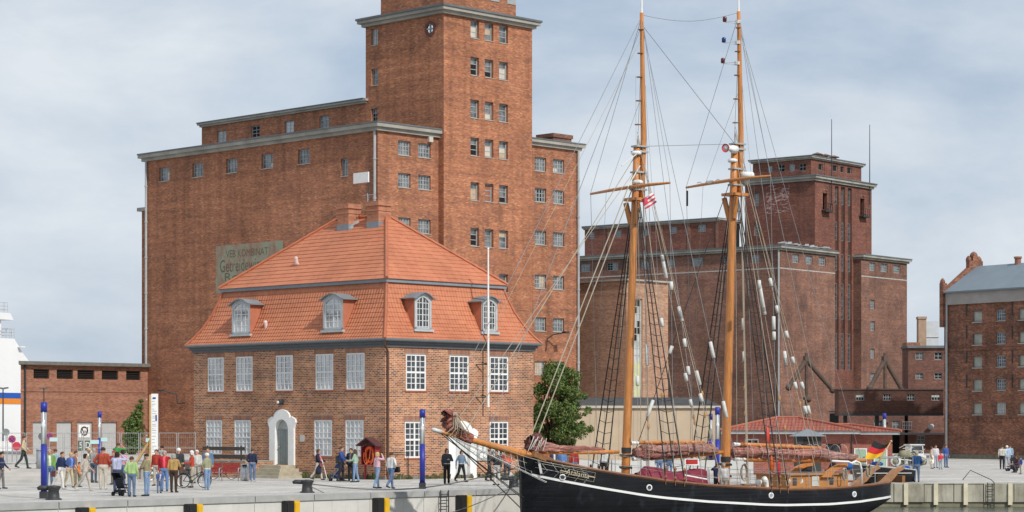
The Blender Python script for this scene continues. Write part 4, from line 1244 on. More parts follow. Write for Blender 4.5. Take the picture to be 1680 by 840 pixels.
for h in wl1 + wr1: window(far, 'x', 0, h, .22, 3, 3, GFRAME, G_SILO, .08, .05)
G_SLIT = glass('pane_slit', (.03, .034, .036), (.1, .105, .11), 1.4, .0, 1.25)  # near-black panes for the tower slits
for h in sh: window(far, 'x', TO, h, .35, 1, 8 if h[3] - h[2] > 3.5 else 4, plain('slit_frame', (.2, .21, .21), .6), G_SLIT, .07, .05)
for h in tl: window(far, 'y', tx0, h, .24, 2, 4, GFRAME, G_SILO, .08, .05)
for h in lp: window(far, 'y', LP, h, .2, 3, 3, GFRAME, G_SILO, .07, .05)
for i, h in enumerate(uh): window(far, 'x', TO + 1.0, h, .2, 1, 1, GFRAME, DARKVOID, .05, .05)
for i, h in enumerate(uy): window(far, 'y', ux0, h, .2, 2, 2, GFRAME, DARKVOID if i % 2 else G_SILO, .06, .05)
for h in al:
    xm = (h[0] + h[1]) / 2
    m = MB(); m.box(h[0] - .35, h[1] + .35, TO - .7, TO, h[2] - .35, h[2] - .1)
    for q in (-.8, -.3, .3, .8): m.box(xm + q - .03, xm + q + .03, TO - .7, TO - .64, h[2] - .1, h[2] + .75)
    m.box(xm - .85, xm + .85, TO - .7, TO - .64, h[2] + .75, h[2] + .82)
    bal = m.build('hoist_balcony', IRON, far)
    m = MB(); m.path([(xm + .5 * math.cos(t_), TO - .04, h[3] + .45 * math.sin(t_)) for t_ in np.linspace(0, math.pi, 9)], .06, 5); m.build('arch_ring', BR_FAR, bal)
# rods on the tower roof, vents, rain pipes
for px, yb, yt in ((1359, 300, 196), (1421.5, 300, 205)):
    p = F2.hit(px, yb, 'y', TO + .2); q = F2.hit(px, yt, 'y', TO + .2)
    m = MB(); m.tube((p.x, TO - .3, p.z - 3.0), (p.x, TO - .3, q.z), .08, .04); m.build('lightning_rod', IRON, far)
for px in (1341, 1354, 1368):
    p = F2.hit(px, 262, 'y', TO + 2.4); m = MB(); m.lathe([(.35, 0), (.35, .5), (.75, .55), (.75, .62), (.1, .85)], 12, (p.x, TO + 2.4, uz + .45)); m.build('roof_vent', plain('vent_rust', (.18, .1, .075), .7), far)
for (x_, y_) in ((-.12, .15), ):
    m = MB(); m.tube((x_, y_, -.5), (x_, y_, z2), .12); m.build('downpipe', ZINC, far)
# bleached patches of old lettering on the tower's left side
def bleach_mat():
    k = NT('bleached_patch'); h, z = k.wall()
    nz = k.noise(k.comb(k.math('MULTIPLY', h, 1.4), k.math('MULTIPLY', z, 4.0), 3), 1.2, 5, .7)
    f = k.ramp(nz, [(.5, 0.0), (.62, .8)])
    c = k.mix(f, (.17, .06, .045), (.5, .4, .36)); return k.fin(c, .9, 0, .2)
p = F2.hit(1277, 330, 'x', tx0); m = MB(); m.box(tx0 - .012, tx0 - .001, p.y - 1.7, p.y + 1.9, p.z - 1.6, p.z + 2.2); m.build('bleached_patch', bleach_mat(), far)
# loading spouts: a post with two slanting pipes
SPOUT = plain('rusty_spout', (.1, .068, .052), .75, .3, 2)
for (px, top, foot, l, r_, lf_, lab) in ((1323, 590, 655, 1292, 1369, 636, 'rusty forked loading spout with two slanting pipes on the near silo corner'), (1452, 590, 640, 1425, 1483, 637, 'rusty forked loading spout above the dark connecting bridge')):
    Y = 268 if px < 1400 else 262
    a_ = at(px, top, Y); sp = thing('loading_spout', lab, 'chute', (a_.x, a_.y, 0), R(20), 'loading spouts')
    s_ = F / Y
    m = MB(); m.box(-.3, .3, -.3, .3, a_.z - .2, a_.z + .4); m.tube((0, 0, a_.z + .4), (0, 0, a_.z + .8), .2); m.build('head', SPOUT, sp)
    for q, yy in ((l, lf_), (r_, lf_ + 4)):
        e_ = at(q, yy, Y); m = MB(); m.tube((0, 0, a_.z), ((q - px) / s_ * 1.05, 0, e_.z), .3, .25, 10); m.ball(((q - px) / s_ * 1.05, 0, e_.z), .4); m.build('slanting_pipe', SPOUT, sp)
    m = MB(); m.tube((0, 0, 0), (0, 0, a_.z), .2); m.ball((0.25, 0, at(0, foot, Y).z), .42); m.build('post', SPOUT, sp)
    for z in (.3, .55): 
        m = MB(); m.box(-.36, .36, -.36, .36, a_.z * z, a_.z * z + .25); m.build('collar', SPOUT, sp)

# ------------------------------------------------------------------ bridge, rear annex and warehouse at the right
bb = at(1376, 682, 240); bt = at(1548, 640, 240)
br = thing('conveyor_bridge', 'dark brown enclosed bridge joining second silo and warehouse', 'bridge', (bb.x, 240, 0))
wd = bt.x - bb.x
hb_ = [((px - 1376) / F * 240, (px - 1376 + w_) / F * 240, at(0, 657, 240).z, at(0, 646, 240).z) for px, w_ in ((1404, 14), (1449, 13), (1488, 13), (1528, 15))]
m = MB(); facade(m, 'x', 0, 0, wd, bb.z, bt.z, hb_, .25); m.quad((0, 3, bb.z), (wd, 3, bb.z), (wd, 3, bt.z), (0, 3, bt.z)); m.quad((0, 0, bb.z), (wd, 0, bb.z), (wd, 3, bb.z), (0, 3, bb.z)); m.quad((0, 0, bb.z), (0, 3, bb.z), (0, 3, bt.z), (0, 0, bt.z))
m.build('wall', brick('bridge_brick', [(.1, (.05, .028, .024)), (.5, (.1, .045, .033)), (.9, (.15, .065, .045))], (.1, .07, .06), seed=1.9), br)
m = MB(); m.box(-.1, wd, -.1, 3.1, bt.z, bt.z + .15); m.build('roof', plain('bridge_roof', (.07, .05, .045), .8), br)
m = MB(); m.box(0, wd, -.06, 0, bb.z, bb.z + .25); m.build('girder', IRON, br)
for i, h in enumerate(hb_): window(br, 'x', 0, h, .2, 3, 2, GFRAME, DARKVOID, .06, .05, boards=[(q, 1, PALEBOARD) for q in range(3)] if i in (0, 3) else None)
for px in (1388, 1440): 
    p = at(px, 690, 240.6); m = MB(); m.box(p.x - bb.x - .2, p.x - bb.x + .2, 1, 1.4, -1, bb.z); m.build('support', IRON, br)
an = thing('rear_annex', 'brick annex with square chimney and pale tank between silo and warehouse', 'building', (at(1376, 700, 262).x, 262, 0))
ax = lambda px: (px - 1376) / F * 262
az = lambda py: at(0, py, 262).z
ha = [(ax(1502), ax(1515), az(590), az(578)), (ax(1533), ax(1546), az(590), az(578)), (ax(1502), ax(1515), az(622), az(612)), (ax(1533), ax(1546), az(622), az(612)),
      (ax(1434), ax(1447), az(702), az(690)), (ax(1464), ax(1476), az(704), az(690)), (ax(1504), ax(1518), az(728), az(714)), (ax(1452), ax(1476), -1, az(712))]
m = MB(); facade(m, 'x', 0, ax(1490), ax(1600), -1.2, az(571), ha, .3); facade(m, 'x', 0, ax(1376), ax(1484), -1.2, az(676), ha, .3)
m.quad((ax(1490), 0, -1), (ax(1490), 4, -1), (ax(1490), 4, az(571)), (ax(1490), 0, az(571)))
m.build('wall', BR_LOW if 0 else brick('annex_brick', [(.12, (.09, .042, .034)), (.5, (.18, .075, .055)), (.9, (.27, .12, .08))], (.2, .15, .13), seed=6.1, soot=((.05, .04, .037), .5)), an)
m = MB(); m.box(ax(1495), ax(1600), .6, 3.9, -1, az(573)); m.box(ax(1377), ax(1488), .6, 8, -1, az(678)); m.build('dark_core', DARKVOID, an)
m = MB(); m.box(ax(1488), ax(1600), -.3, 4.2, az(571), az(567)); m.build('roof', ROOFFELT, an); m = MB(); m.box(ax(1376), ax(1484), -.3, 8, az(676), az(674)); m.build('roof', ROOFFELT, an)
m = MB(); m.box(ax(1382), ax(1560), -1.6, -.05, az(713), az(710)); m.build('loading_canopy', IRON, an)
for h in ha[:7]: window(an, 'x', 0, h, .22, 2, 2, GFRAME, G_SILO if h[0] < ax(1530) else DARKVOID, .07, .05)
m = MB(); m.box(ax(1512), ax(1525), 2, 3.2, az(571), az(522)); m.box(ax(1511.2), ax(1525.8), 1.9, 3.3, az(522), az(518)); m.build('chimney', plain('sand_chimney', (.36, .25, .175), .85, .2, 1.5), an)
m = MB(); m.box(ax(1525.4), ax(1549), 3.3, 4.1, az(571), az(525)); m.box(ax(1525), ax(1549), 3.2, 3.31, az(551.5), az(551)); m.build('rooftop_tank', plain('tank_pale', (.52, .55, .57), .5, .08), an)
m = MB(); m.box(ax(1490), ax(1512), 1, 4, az(567), az(561)); m.build('rooftop_cabin', BR_LOW, an)
m = MB(); m.path([(ax(1528), .1, az(700)), (ax(1528), -.4, az(699)), (ax(1525), -.7, az(701))], [.22, .25, .34], 12); m.build('cowl_vent', ZINC, an)
m = MB()
for q in range(6): m.box(ax(1480 + q * 3), ax(1480.5 + q * 3), -.2, -.15, az(705), az(692))
for q in (692, 698, 705): m.box(ax(1480), ax(1496), -.2, -.16, az(q), az(q - .5))
m.build('window_grille', STEEL, an)

wc = at(1549, 752, 225); RW = R(36)
FW = Frame(wc.x, wc.y, 0, RW)                   # local -y runs right and nearer; the facade faces local -x
# facade plane x=0, running along negative y to the right
st_ = thing('brick_warehouse', 'old brick warehouse with grey slate roof and stepped gable at right', 'warehouse', FW.o, RW)
wz = FW.hit(1600, 498, 'x', 0).z
yr = FW.hit(1830, 600, 'x', 0).y
cols = [(1596, 1611), (1634, 1650), (1671, 1687), (1709, 1725), (1748, 1764), (1788, 1804)]
rowz = [(FW.hit(1604, a, 'x', 0).z, FW.hit(1604, b, 'x', 0).z) for a, b in ((510, 528), (547, 565.5), (584.5, 603), (622.5, 641), (661, 680))]
cy = []
for a, b in cols:
    p, q = FW.hit(a, 600, 'x', 0).y, FW.hit(b, 600, 'x', 0).y; cy.append((min(p, q), max(p, q)))
hw_ = [(y0, y1, z1, z0) for (z0, z1) in rowz for (y0, y1) in cy]
m = MB(); facade(m, 'y', 0, yr, 0, -1.2, wz, hw_, .3)
m.quad((0, 0, -1.2), (14, 0, -1.2), (14, 0, wz), (0, 0, wz)); m.quad((0, yr, -1.2), (14, yr, -1.2), (14, yr, wz), (0, yr, wz))
m.build('wall', BR_STORE, st_)
m = MB(); m.box(.7, 13, yr + .4, -.4, -1, wz - .1); m.build('dark_core', DARKVOID, st_)
m = MB(); zc_ = FW.hit(1604, 690, 'x', 0).z; m.box(-.1, 0, yr, 0, zc_ - .12, zc_ + .12)
y_ = 0
while y_ > yr: m.box(-.17, -.1, y_ - .3, y_, zc_ + .0, zc_ + .2); y_ -= .6
z_ = FW.hit(1604, 573, 'x', 0).z; m.box(-.06, 0, yr, 0, z_ - .12, z_ + .12)
m.build('string_course', BR_STORE, st_)
m = MB(); m.box(-.06, 0, yr, 0, -1.2, FW.hit(1604, 746, 'x', 0).z); m.build('plinth', plain('mossy_plinth', (.16, .16, .12), .9, .3), st_)
sz_ = FW.hit(1604, 476, 'x', -.2).z; rq = FW.hit(1600, 437, 'y', -.2); RXW = rq.x; rz_ = rq.z
m = MB(); m.box(-.25, 0, yr, -.4, wz + .002, sz_); m.build('eaves_boarding', plain('grey_boarding', (.33, .31, .29), .8, .12, .8), st_)
m = MB(); m.quad((-.5, -.4, sz_), (-.5, yr, sz_), (RXW, yr, rz_), (RXW, -.4, rz_)); m.quad((2 * RXW + .5, -.4, sz_), (2 * RXW + .5, yr, sz_), (RXW, yr, rz_), (RXW, -.4, rz_))
m.box(-.55, -.42, yr, -.4, sz_ - .12, sz_ + .02)
rfo = m.build('roof', plain('blue_grey_slate', (.175, .215, .25), .6, .08, .5), st_)
m = MB()
px2m = 225 / F
k_ = RXW
gp = [(-.55, wz - 2.2), (-.55, sz_ + .9), (.1, sz_ + .9), (.1, sz_ + .45), (k_ - 1.0, rz_ - .15), (k_ - 1.0, rz_ + .55), (k_ - .45, rz_ + .55), (k_ - .45, rz_ + 1.0), (k_ + .45, rz_ + 1.0), (k_ + .45, rz_ + .55), (k_ + 1.0, rz_ + .55), (k_ + 1.0, rz_ - .15), (2 * k_ - .1, sz_ + .45), (2 * k_ + .5, wz - 2.2)]
m.prism(gp, -.32, .12, lambda a, b, d: (a, d, b)); gb = m.build('gable', BR_STORE, st_)
for (x_, z_, r_) in ((-.22, sz_ + .9, .24), (k_ - .75, rz_ + .55, .26), (k_ + .75, rz_ + .55, .26), (k_, rz_ + 1.0, .36)):
    m = MB(); m.lathe([(r_, -.2), (r_ * 1.1, 0), (r_ * 1.1, .15), (r_ * .8, .35), (.06, .5)], 8, (x_, 0, z_)); m.build('pinnacle', BR_STORE, gb)
p = FW.hit(1670, 432, 'x', RXW); m = MB(); m.lathe([(.32, 0), (.32, .75), (.4, .77), (.4, .95)], 10, (RXW, p.y, rz_ - .3)); m.build('chimney', BR_LOW, rfo)
SHUT = plain('shutter_grey_green', (.34, .355, .31), .7, .22, 1.5); G_BLUE = glass('pane_blue', (.035, .045, .06), (.13, .16, .2), 1.6, .0, 1.3)
for i, h in enumerate(hw_):
    r_, c_ = divmod(i, len(cy))
    if c_ % 2 == 0: window(st_, 'y', 0, h, .2, 1, 1, plain('shutter_frame', (.22, .22, .2), .7), SHUT, .09, .03, SILLC)
    else: window(st_, 'y', 0, h, .2, 4, 3, GFRAME, G_PALE if r_ == 4 else G_BLUE, .08, .06, SILLC, mull=.1, sw=.03)
    m = MB(); n_ = 8; yc_ = (h[0] + h[1]) / 2; hw2 = (h[1] - h[0]) / 2 + .12
    ptsA = [(yc_ + hw2 * (2 * q / n_ - 1), h[3] + .02 + .3 * (1 - (2 * q / n_ - 1) ** 2)) for q in range(n_ + 1)]
    for (a0, b0), (a1, b1) in zip(ptsA[:-1], ptsA[1:]): m.quad((-.03, a0, b0), (-.03, a1, b1), (-.03, a1, b1 + .26), (-.03, a0, b0 + .26)); m.quad((-.031, a0, h[3] + .0), (-.031, a1, h[3] + .0), (-.031, a1, b1), (-.031, a0, b0))
    m.build('window_arch', BR_STORE, st_)
p = FW.hit(1553, 600, 'x', -.15); m = MB(); m.tube((-.15, p.y, -.5), (-.15, p.y, sz_ - .2), .11); m.build('downpipe', ZINC, st_)
# iron wall anchors
for (px, py) in [(1586, 508), (1586, 545), (1586, 585), (1661, 506), (1661, 545), (1661, 585), (1586, 625), (1661, 625)]:
    p = FW.hit(px, py, 'x', 0); m = MB(); m.box(-.05, -.002, p.y - .07, p.y + .07, p.z - .65, p.z + .65); m.build('wall_anchor', IRON, st_)

# ------------------------------------------------------------------ pavilion with red hipped roof
pc = at(1399, 755, 149); FP = Frame(pc.x, pc.y, 0, R(-9))
pav = thing('pavilion', 'low red brick pavilion with tiled hip roof and pale green doors', 'building', FP.o, R(-9))
px0 = FP.hit(1196, 730, 'y', 0).x; pz_ = FP.hit(1300, 713, 'y', 0).z
pz2 = FP.hit(1399, 712, 'y', 0).z
wn_ = holes_px(FP, 'x', 0, [(1222, 1245, 720, 731), (1355, 1380, 728, 742)])
gdr = holes_px(FP, 'x', 0, [(1384, 1396, 728, 775)])
m = MB(); facade(m, 'x', 0, px0, 0, -1, pz2, wn_, .2); facade(m, 'x', 2.2, 0, 2.6, -1, pz2 - .05, [], .2); m.quad((0, 0, -1), (0, 2.2, -1), (0, 2.2, pz2), (0, 0, pz2)); m.quad((px0, 0, -1), (px0, 8, -1), (px0, 8, pz2), (px0, 0, pz2)); m.quad((2.6, 2.2, -1), (2.6, 7, -1), (2.6, 7, pz2 - .05), (2.6, 2.2, pz2 - .05))
m.build('wall', BR_RED, pav)
window(pav, 'x', 0, wn_[0], .12, 2, 1, WFRAME, G_DARK, .09, .05); window(pav, 'x', 0, wn_[1], .14, 2, 1, IRON, G_DARK, .06, .05)
LG = plain('pale_green_door', (.34, .5, .38), .55, .06)
for (x0_, x1_, y_) in ((.15, .85, 2.16), (1.45, 2.2, 2.16)):
    m = MB(); m.box(x0_, x1_, y_ - .03, y_ + .02, -.5, 1.35); d_ = m.build('door', LG, pav)
    m = MB(); m.box(x0_ - .08, x0_, y_ - .05, y_ + .02, -.5, 1.43); m.box(x1_, x1_ + .08, y_ - .05, y_ + .02, -.5, 1.43); m.box(x0_, x1_, y_ - .05, y_ + .02, 1.35, 1.43); m.build('frame', WHITE, d_)
m = MB(); m.box(px0 - .5, .5, -.5, 8.3, pz2, pz2 + .22); m.box(.502, 3.1, 1.7, 7.4, pz2 - .05, pz2 + .17); m.build('fascia', plain('fascia_grey', (.4, .42, .42), .6), pav)
ez = pz2 + .222
rm = MB()
A, B, C_, D = (px0 - .6, -.6, ez), (.6, -.6, ez), (.6, 8.4, ez), (px0 - .6, 8.4, ez)
pk = FP.hit(1303, 686, 'y', 3.9); P1 = (pk.x - 1.2, 3.9, pk.z); P2 = (pk.x + .3, 3.9, pk.z)
courses(rm, A, B, P1, P2, 8, .03); courses(rm, D, C_, P1, P2, 8, .03); courses(rm, B, C_, P2, P2, 8, .03); courses(rm, A, D, P1, P1, 8, .03)
k2 = FP.hit(1390, 697.5, 'y', 4.5)
A2, B2, C2, D2 = (-2.6, 1.6, ez - .06), (3.2, 1.6, ez - .06), (3.2, 7.5, ez - .06), (-2.6, 7.5, ez - .06)
Q2 = (k2.x + .2, 4.5, k2.z); Q1 = (-2.6, 4.5, k2.z)
courses(rm, A2, B2, Q1, Q2, 5, .03); courses(rm, D2, C2, Q1, Q2, 5, .03); courses(rm, B2, C2, Q2, Q2, 5, .03)
rm.build('roof', TILE_P, pav)
hp = MB()
for a, b in ((A, P1), (B, P2), (C_, P2), (D, P1), (P1, P2), (B2, Q2), (C2, Q2), (Q1, Q2)): hp.tube(V(*a) + V(0, 0, .05), V(*b) + V(0, 0, .05), .09)
hp.build('hip_tiles', plain('dull_ridge', (.34, .11, .07), .6), pav)
m = MB(); m.path([(-.05, -.08, pz2), (-.05, -.08, -.4)], .05); m.build('downpipe', IRON, pav)
# ------------------------------------------------------------------ the two masted sailing ship
# local x runs aft from the stem, local -y is the side towards us
sp_ = at(858, 800, 101.0)
RS = R(34)
FSH = Frame(sp_.x, sp_.y, 0, RS)
ship = thing('sailing_ship', 'black two masted sailing ship with white stripe and varnished masts', 'ship', FSH.o, RS)
def sp(px, py, y=0.0): return FSH.hit(px, py, 'y', y)
LSH = 21.45
bx_ = [0, .12, .35, .8, 1.5, 2.6, 4.2, 6.5, 9.5, 12.5, 15.5, 17.8, 19.6, 20.6, LSH]
bb_ = [.05, .5, .85, 1.3, 1.75, 2.2, 2.6, 2.9, 3.05, 3.1, 3.0, 2.75, 2.25, 1.7, 1.0]
beam = lambda s: float(np.interp(s, bx_, bb_))
rail_px = [(845, 746), (871, 750), (922, 760), (967, 770), (1020, 779), (1058, 784), (1091, 789.5), (1163, 797), (1210, 800), (1291, 804), (1339, 803.5), (1387, 801), (1434, 796), (1458, 793), (1480, 789)]
str_px = [(845, 774.5), (865, 777.5), (922, 789), (987, 801), (1058, 812.6), (1091, 816.7), (1163, 823), (1258, 828), (1291, 828.6), (1363, 827), (1410, 823), (1451, 816.7), (1480, 811)]
def zpx(tab, s):
    p = FSH.w(s, -beam(s), 0)
    px = 840 + p.x / p.y * F
    py = float(np.interp(px, [a for a, _ in tab], [b for _, b in tab]))
    return EYE + (HZ - py) / F * p.y
zrail = lambda s: zpx(rail_px, s)
zstr = lambda s: zpx(str_px, s)
st_s = sorted(set(list(np.linspace(0, LSH, 48)) + [.06, .12, .22, .35, .55, .8, 1.1]))
def zbot(s): return -2.2 if s < 17.3 else float(np.interp(s, [17.3, LSH], [-2.2, zstr(LSH) - .12]))
def section(s):
    """half breadths and heights from the rail down"""
    zr, zs, zb = zrail(s), zstr(s), zbot(s)
    b = beam(s)
    ent = min(1.0, s / 4.0)                       # bows are finer below
    lv = [(zr, b), (zr - (zr - zs) * .5, b * 1.005), (zs + .1, b * (1.0 if s > 1 else .97)), (zs - .1, b * .995)]
    for f_, fb in ((.25, .97), (.5, .9), (.75, .74), (1.0, .3)):
        lv.append((zs - .1 + (zb - zs + .1) * f_, b * (fb - (1 - ent) * .16 * f_)))
    return lv
hull = MB()
ns = len(st_s)
secs = [section(s) for s in st_s]
nl = len(secs[0])
for side in (-1, 1):
    vs = [(s - (.1 * (1 - j / nl) if i == 0 else 0), side * b, z) for i, (s, sec) in enumerate(zip(st_s, secs)) for j, (z, b) in enumerate(sec)]
    fs = []
    for i in range(ns - 1):
        for j in range(nl - 1): fs.append((i * nl + j, (i + 1) * nl + j, (i + 1) * nl + j + 1, i * nl + j + 1))
    hull.add(vs, fs)
e_ = secs[-1]
hull.poly([(LSH, -b, z) for z, b in e_] + [(LSH, b, z) for z, b in reversed(e_)])
e_ = secs[0]
hull.poly([(-.1 * (1 - j / nl), -b, z) for j, (z, b) in enumerate(e_)] + [(-.1 * (1 - j / nl), b, z) for j, (z, b) in reversed(list(enumerate(e_)))])
def hull_mat():
    k = NT('black_hull_planking')
    p = k.sep(k.tc.outputs['Object'])
    zz = k.math('DIVIDE', p[2], .17)
    n1 = k.noise(k.comb(k.math('MULTIPLY', p[0], .7), p[1], k.math('MULTIPLY', k.math('FLOOR', zz), .7)), .9, 4, .6)
    c = k.ramp(n1, [(.3, (.005, .006, .008)), (.7, (.014, .015, .018))])
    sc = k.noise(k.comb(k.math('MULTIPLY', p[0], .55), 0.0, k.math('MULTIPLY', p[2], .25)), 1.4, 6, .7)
    c = k.mix(k.ramp(sc, [(.56, 0.0), (.76, .6)]), c, (.06, .07, .088))  # bluish scuffs at random, also painting in the hull's specular patch
    fz = k.math('FRACT', zz)
    k.bump(k.math('GREATER_THAN', fz, .1), .45, .012)
    return k.fin(c, .5, 0, .2)
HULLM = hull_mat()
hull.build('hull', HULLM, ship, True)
sm = MB()
for side in (-1, 1):
    for s0, s1 in zip(st_s[:-1], st_s[1:]):
        if s0 < .1: continue
        w0 = .052; q = []
        for s in (s0, s1):
            q.append((s, beam(s) + .022, zstr(s)))
        (a, ya, za), (b, yb, zb_) = q
        sm.quad((a, side * ya, za - w0), (b, side * yb, zb_ - w0), (b, side * yb, zb_ + w0), (a, side * ya, za + w0))
        sm.quad((a, side * ya, za + w0), (b, side * yb, zb_ + w0), (b, side * (yb - .1), zb_ + w0), (a, side * (ya - .1), za + w0))
build_each(sm, 'white_stripe', WHITE, ship)
rl = MB()
for side in (-1, 1):
    rl.path([(s, side * (beam(s) - .03), zrail(s) + .03) for s in st_s], .075, 6)
build_each(rl, 'rail', plain('rail_brown', (.19, .085, .045), .5, .2, 3), ship)
dk = MB()
for s0, s1 in zip(st_s[:-1], st_s[1:]):
    h = lambda s: min(zrail(s) - .55, .9)
    dk.quad((s0, -beam(s0) + .05, h(s0)), (s1, -beam(s1) + .05, h(s1)), (s1, beam(s1) - .05, h(s1)), (s0, beam(s0) - .05, h(s0)))
dk.build('deck', plain('deck_planks', (.38, .29, .19), .7, .2, 2, 0, .3, 0, (.3, 6, 1)), ship)
bwk = MB()
for side in (-1, 1):
    for s0, s1 in zip(st_s[:-1], st_s[1:]):
        bwk.quad((s0, side * (beam(s0) - .09), zrail(s0) - .6), (s1, side * (beam(s1) - .09), zrail(s1) - .6), (s1, side * (beam(s1) - .09), zrail(s1)), (s0, side * (beam(s0) - .09), zrail(s0)))
build_each(bwk, 'bulwark_lining', OFFWH, ship)
# portholes on the near side
for (px, py) in ((1066, 800), (1268, 813), (1400, 811), (922, 783)):
    best = min(st_s, key=lambda s: abs(840 + FSH.w(s, -beam(s), 0).x / FSH.w(s, -beam(s), 0).y * F - px))
    p = FSH.w(best, -beam(best), 0); z = EYE + (HZ - py) / F * p.y
    dx = beam(best + .2) - beam(best - .2)
    ang = math.atan2(dx, .4)
    m = MB(); m.lathe([(.1, -.02), (.145, -.03), (.145, .05), (.1, .04), (.1, -.02)], 16, axis='y')
    ph_ = m.build('porthole', WHITE, ship, True, (best, -beam(best) - .02, z), (0, 0, -ang))
    m = MB(); m.lathe([(.001, -.004), (.1, -.004), (.1, .02), (.001, .02)], 14, axis='y'); m.build('pane', G_DARK, ph_)
# name board on the near bow: framed, gilt letters
def hullpt(px, py):
    lo_, hi_ = 0.0, LSH
    best = min(np.linspace(0.0, LSH, 600), key=lambda s: abs(840 + FSH.w(s, -beam(s), 0).x / FSH.w(s, -beam(s), 0).y * F - px))
    p = FSH.w(best, -beam(best), 0)
    return V(best, -beam(best), EYE + (HZ - py) / F * p.y)
n0, n1 = hullpt(919, 772), hullpt(974, 783)
nd = (n1 - n0); nyaw = math.atan2(nd.y, nd.x); npit = math.atan2(nd.z, math.hypot(nd.x, nd.y))
nmid = (n0 + n1) / 2
mid_s = nmid.x
nb = link('name_board', None, ship, (nmid.x, -beam(mid_s) - .035, nmid.z), (0, -npit, nyaw))
hw = nd.length / 2
m = MB()
GILT = plain('gilt_paint', (.52, .45, .3), .5, .1)
for (x0, x1, z0, z1) in ((-hw, hw, .2, .208), (-hw, hw, -.208, -.2), (-hw, -hw + .008, -.2, .2), (hw - .008, hw, -.2, .2)): m.box(x0, x1, -.03, .0, z0, z1)
for s_ in (-1, 1): m.box(s_ * hw * .82 - .17, s_ * hw * .82 + .17, -.012, 0, -.02, .02)
m.build('gilt_frame', GILT, nb)
# each letter sits on the curve of the bow
tm = text_mesh('Atalanta', .34, .006)
tm.materials.clear(); tm.materials.append(GILT)
to = link('lettering', tm, nb, (0, -.04, 0), (R(90), 0, 0)); to.scale = (.95, 1, 1)
# masts
def mast_pt(base, top, pxl, pyl): pass
fb = sp(1025, 775); ft = sp(1053, 14); mb_ = sp(1189, 790); mt_ = sp(1212, 12)
FM0, FM1 = V(fb.x, 0, -.2), V(ft.x, 0, ft.z)
MM0, MM1 = V(mb_.x, 0, -.4), V(mt_.x, 0, mt_.z)
def on(m0, m1, z): return m0.lerp(m1, (z - m0.z) / (m1.z - m0.z))
def zpy(py, px, y=0): return sp(px, py, y).z
GR = V(1, 0, 0)
mast_parts = {}
for nm, M0, M1, zl, zt_, rb_ in (('fore', FM0, FM1, zpy(240, 1042), zpy(318, 1040), .205), ('main', MM0, MM1, zpy(236, 1204), zpy(310, 1200), .22)):
    m = MB()
    off = V(-.18, 0, 0)
    zz = list(np.linspace(M0.z, zl, 9))
    rr_ = list(np.linspace(rb_, rb_ * .78, 9))
    m.path([on(M0, M1, z) for z in zz], rr_, 14)
    mo = m.build('mast', WOODW, ship, True)
    m = MB(); zz = list(np.linspace(zt_ - .3, M1.z - .2, 10)); m.path([on(M0, M1, z) + V(.36, 0, 0) for z in zz[:4]] + [on(M0, M1, z) + V(.36 * (1 - (i + 1) / 6), 0, 0) for i, z in enumerate(zz[4:])], list(np.linspace(.155, .09, 10)), 12)
    m.build('topmast', WOODW, mo, True)
    m = MB()
    for z in (zl, zl - .25, zl - 1.2, zt_ + .2):
        c_ = on(M0, M1, z) + V(.17, 0, 0); m.box(c_.x - .36, c_.x + .36, -.22, .22, z - .035, z + .04)
    build_each(m, 'mast_band', ZINC, mo)
    m = MB()
    c_ = on(M0, M1, zt_ - .25)
    m.box(c_.x - .4, c_.x + .6, -.42, .42, zt_ - .33, zt_ - .2); m.bar((c_.x - .2, -.45, zt_ - .4), (c_.x - .1, -.2, zt_ - 1.4), .16, .2); m.bar((c_.x - .2, .45, zt_ - .4), (c_.x - .1, .2, zt_ - 1.4), .16, .2)
    m.build('crosstree', WOODW, mo)
    m = MB(); p = on(M0, M1, M1.z - .25); m.tube(p, p + V(0, 0, .75), .06, .04); m.ball(p + V(0, 0, .8), .07); m.build('mast_pole', WHITE, mo)
    m = MB()
    for z in (zrail(M0.x) + .55, zrail(M0.x) + 1.1): 
        p = on(M0, M1, z); m.path([p + V(.27 * math.cos(a), .27 * math.sin(a), .03 * math.sin(3 * a)) for a in np.linspace(0, 2 * math.pi, 14)], .05, 6)
    m.lathe([(rb_ + .02, 0), (rb_ + .03, .25)], 14, on(M0, M1, zrail(M0.x) + 1.22))
    build_each(m, 'lashing', IRON, mo)
    mast_parts[nm] = (mo, zt_, zl)
# bands along the topmasts
for nm, (M0, M1) in (('fore', (FM0, FM1)), ('main', (MM0, MM1))):
    m = MB()
    for z in np.linspace(mast_parts[nm][2] + 1, M1.z - 1, 5):
        p = on(M0, M1, z); m.lathe([(.2 - .003 * z, 0), (.2 - .003 * z, .035)], 12, p)
    build_each(m, 'hoop', plain('hoop_brown', (.25, .12, .05), .5), mast_parts[nm][0])
# spreaders across the ship
def athwart(px0, py0, px1, py1, c, nm, r=.075):
    """a yard square to the keel through the mast"""
    def solve(px):
        # point on the plane x = c.x
        return FSH.hit(px, (py0 + py1) / 2, 'x', c.x)
    a, b = solve(px0), solve(px1)
    m = MB(); m.path([(c.x, a.y, c.z - .04), (c.x, a.y * .5, c.z), (c.x, 0, c.z + .02), (c.x, b.y * .5, c.z), (c.x, b.y, c.z - .04)], [r * .7, r, r * 1.15, r, r * .7], 8)
    return m.build('spreader', WOODW, mast_parts[nm][0], True), a.y, b.y
zf = zpy(308, 1040); zm = zpy(297, 1200)
cf = on(FM0, FM1, zf) + V(-.3, 0, 0); cm_ = on(MM0, MM1, zm) + V(-.3, 0, 0)
_, fy0, fy1 = athwart(969, 312, 1099, 305, cf, 'fore')
_, my0, my1 = athwart(1126, 299, 1264, 293, cm_, 'main')
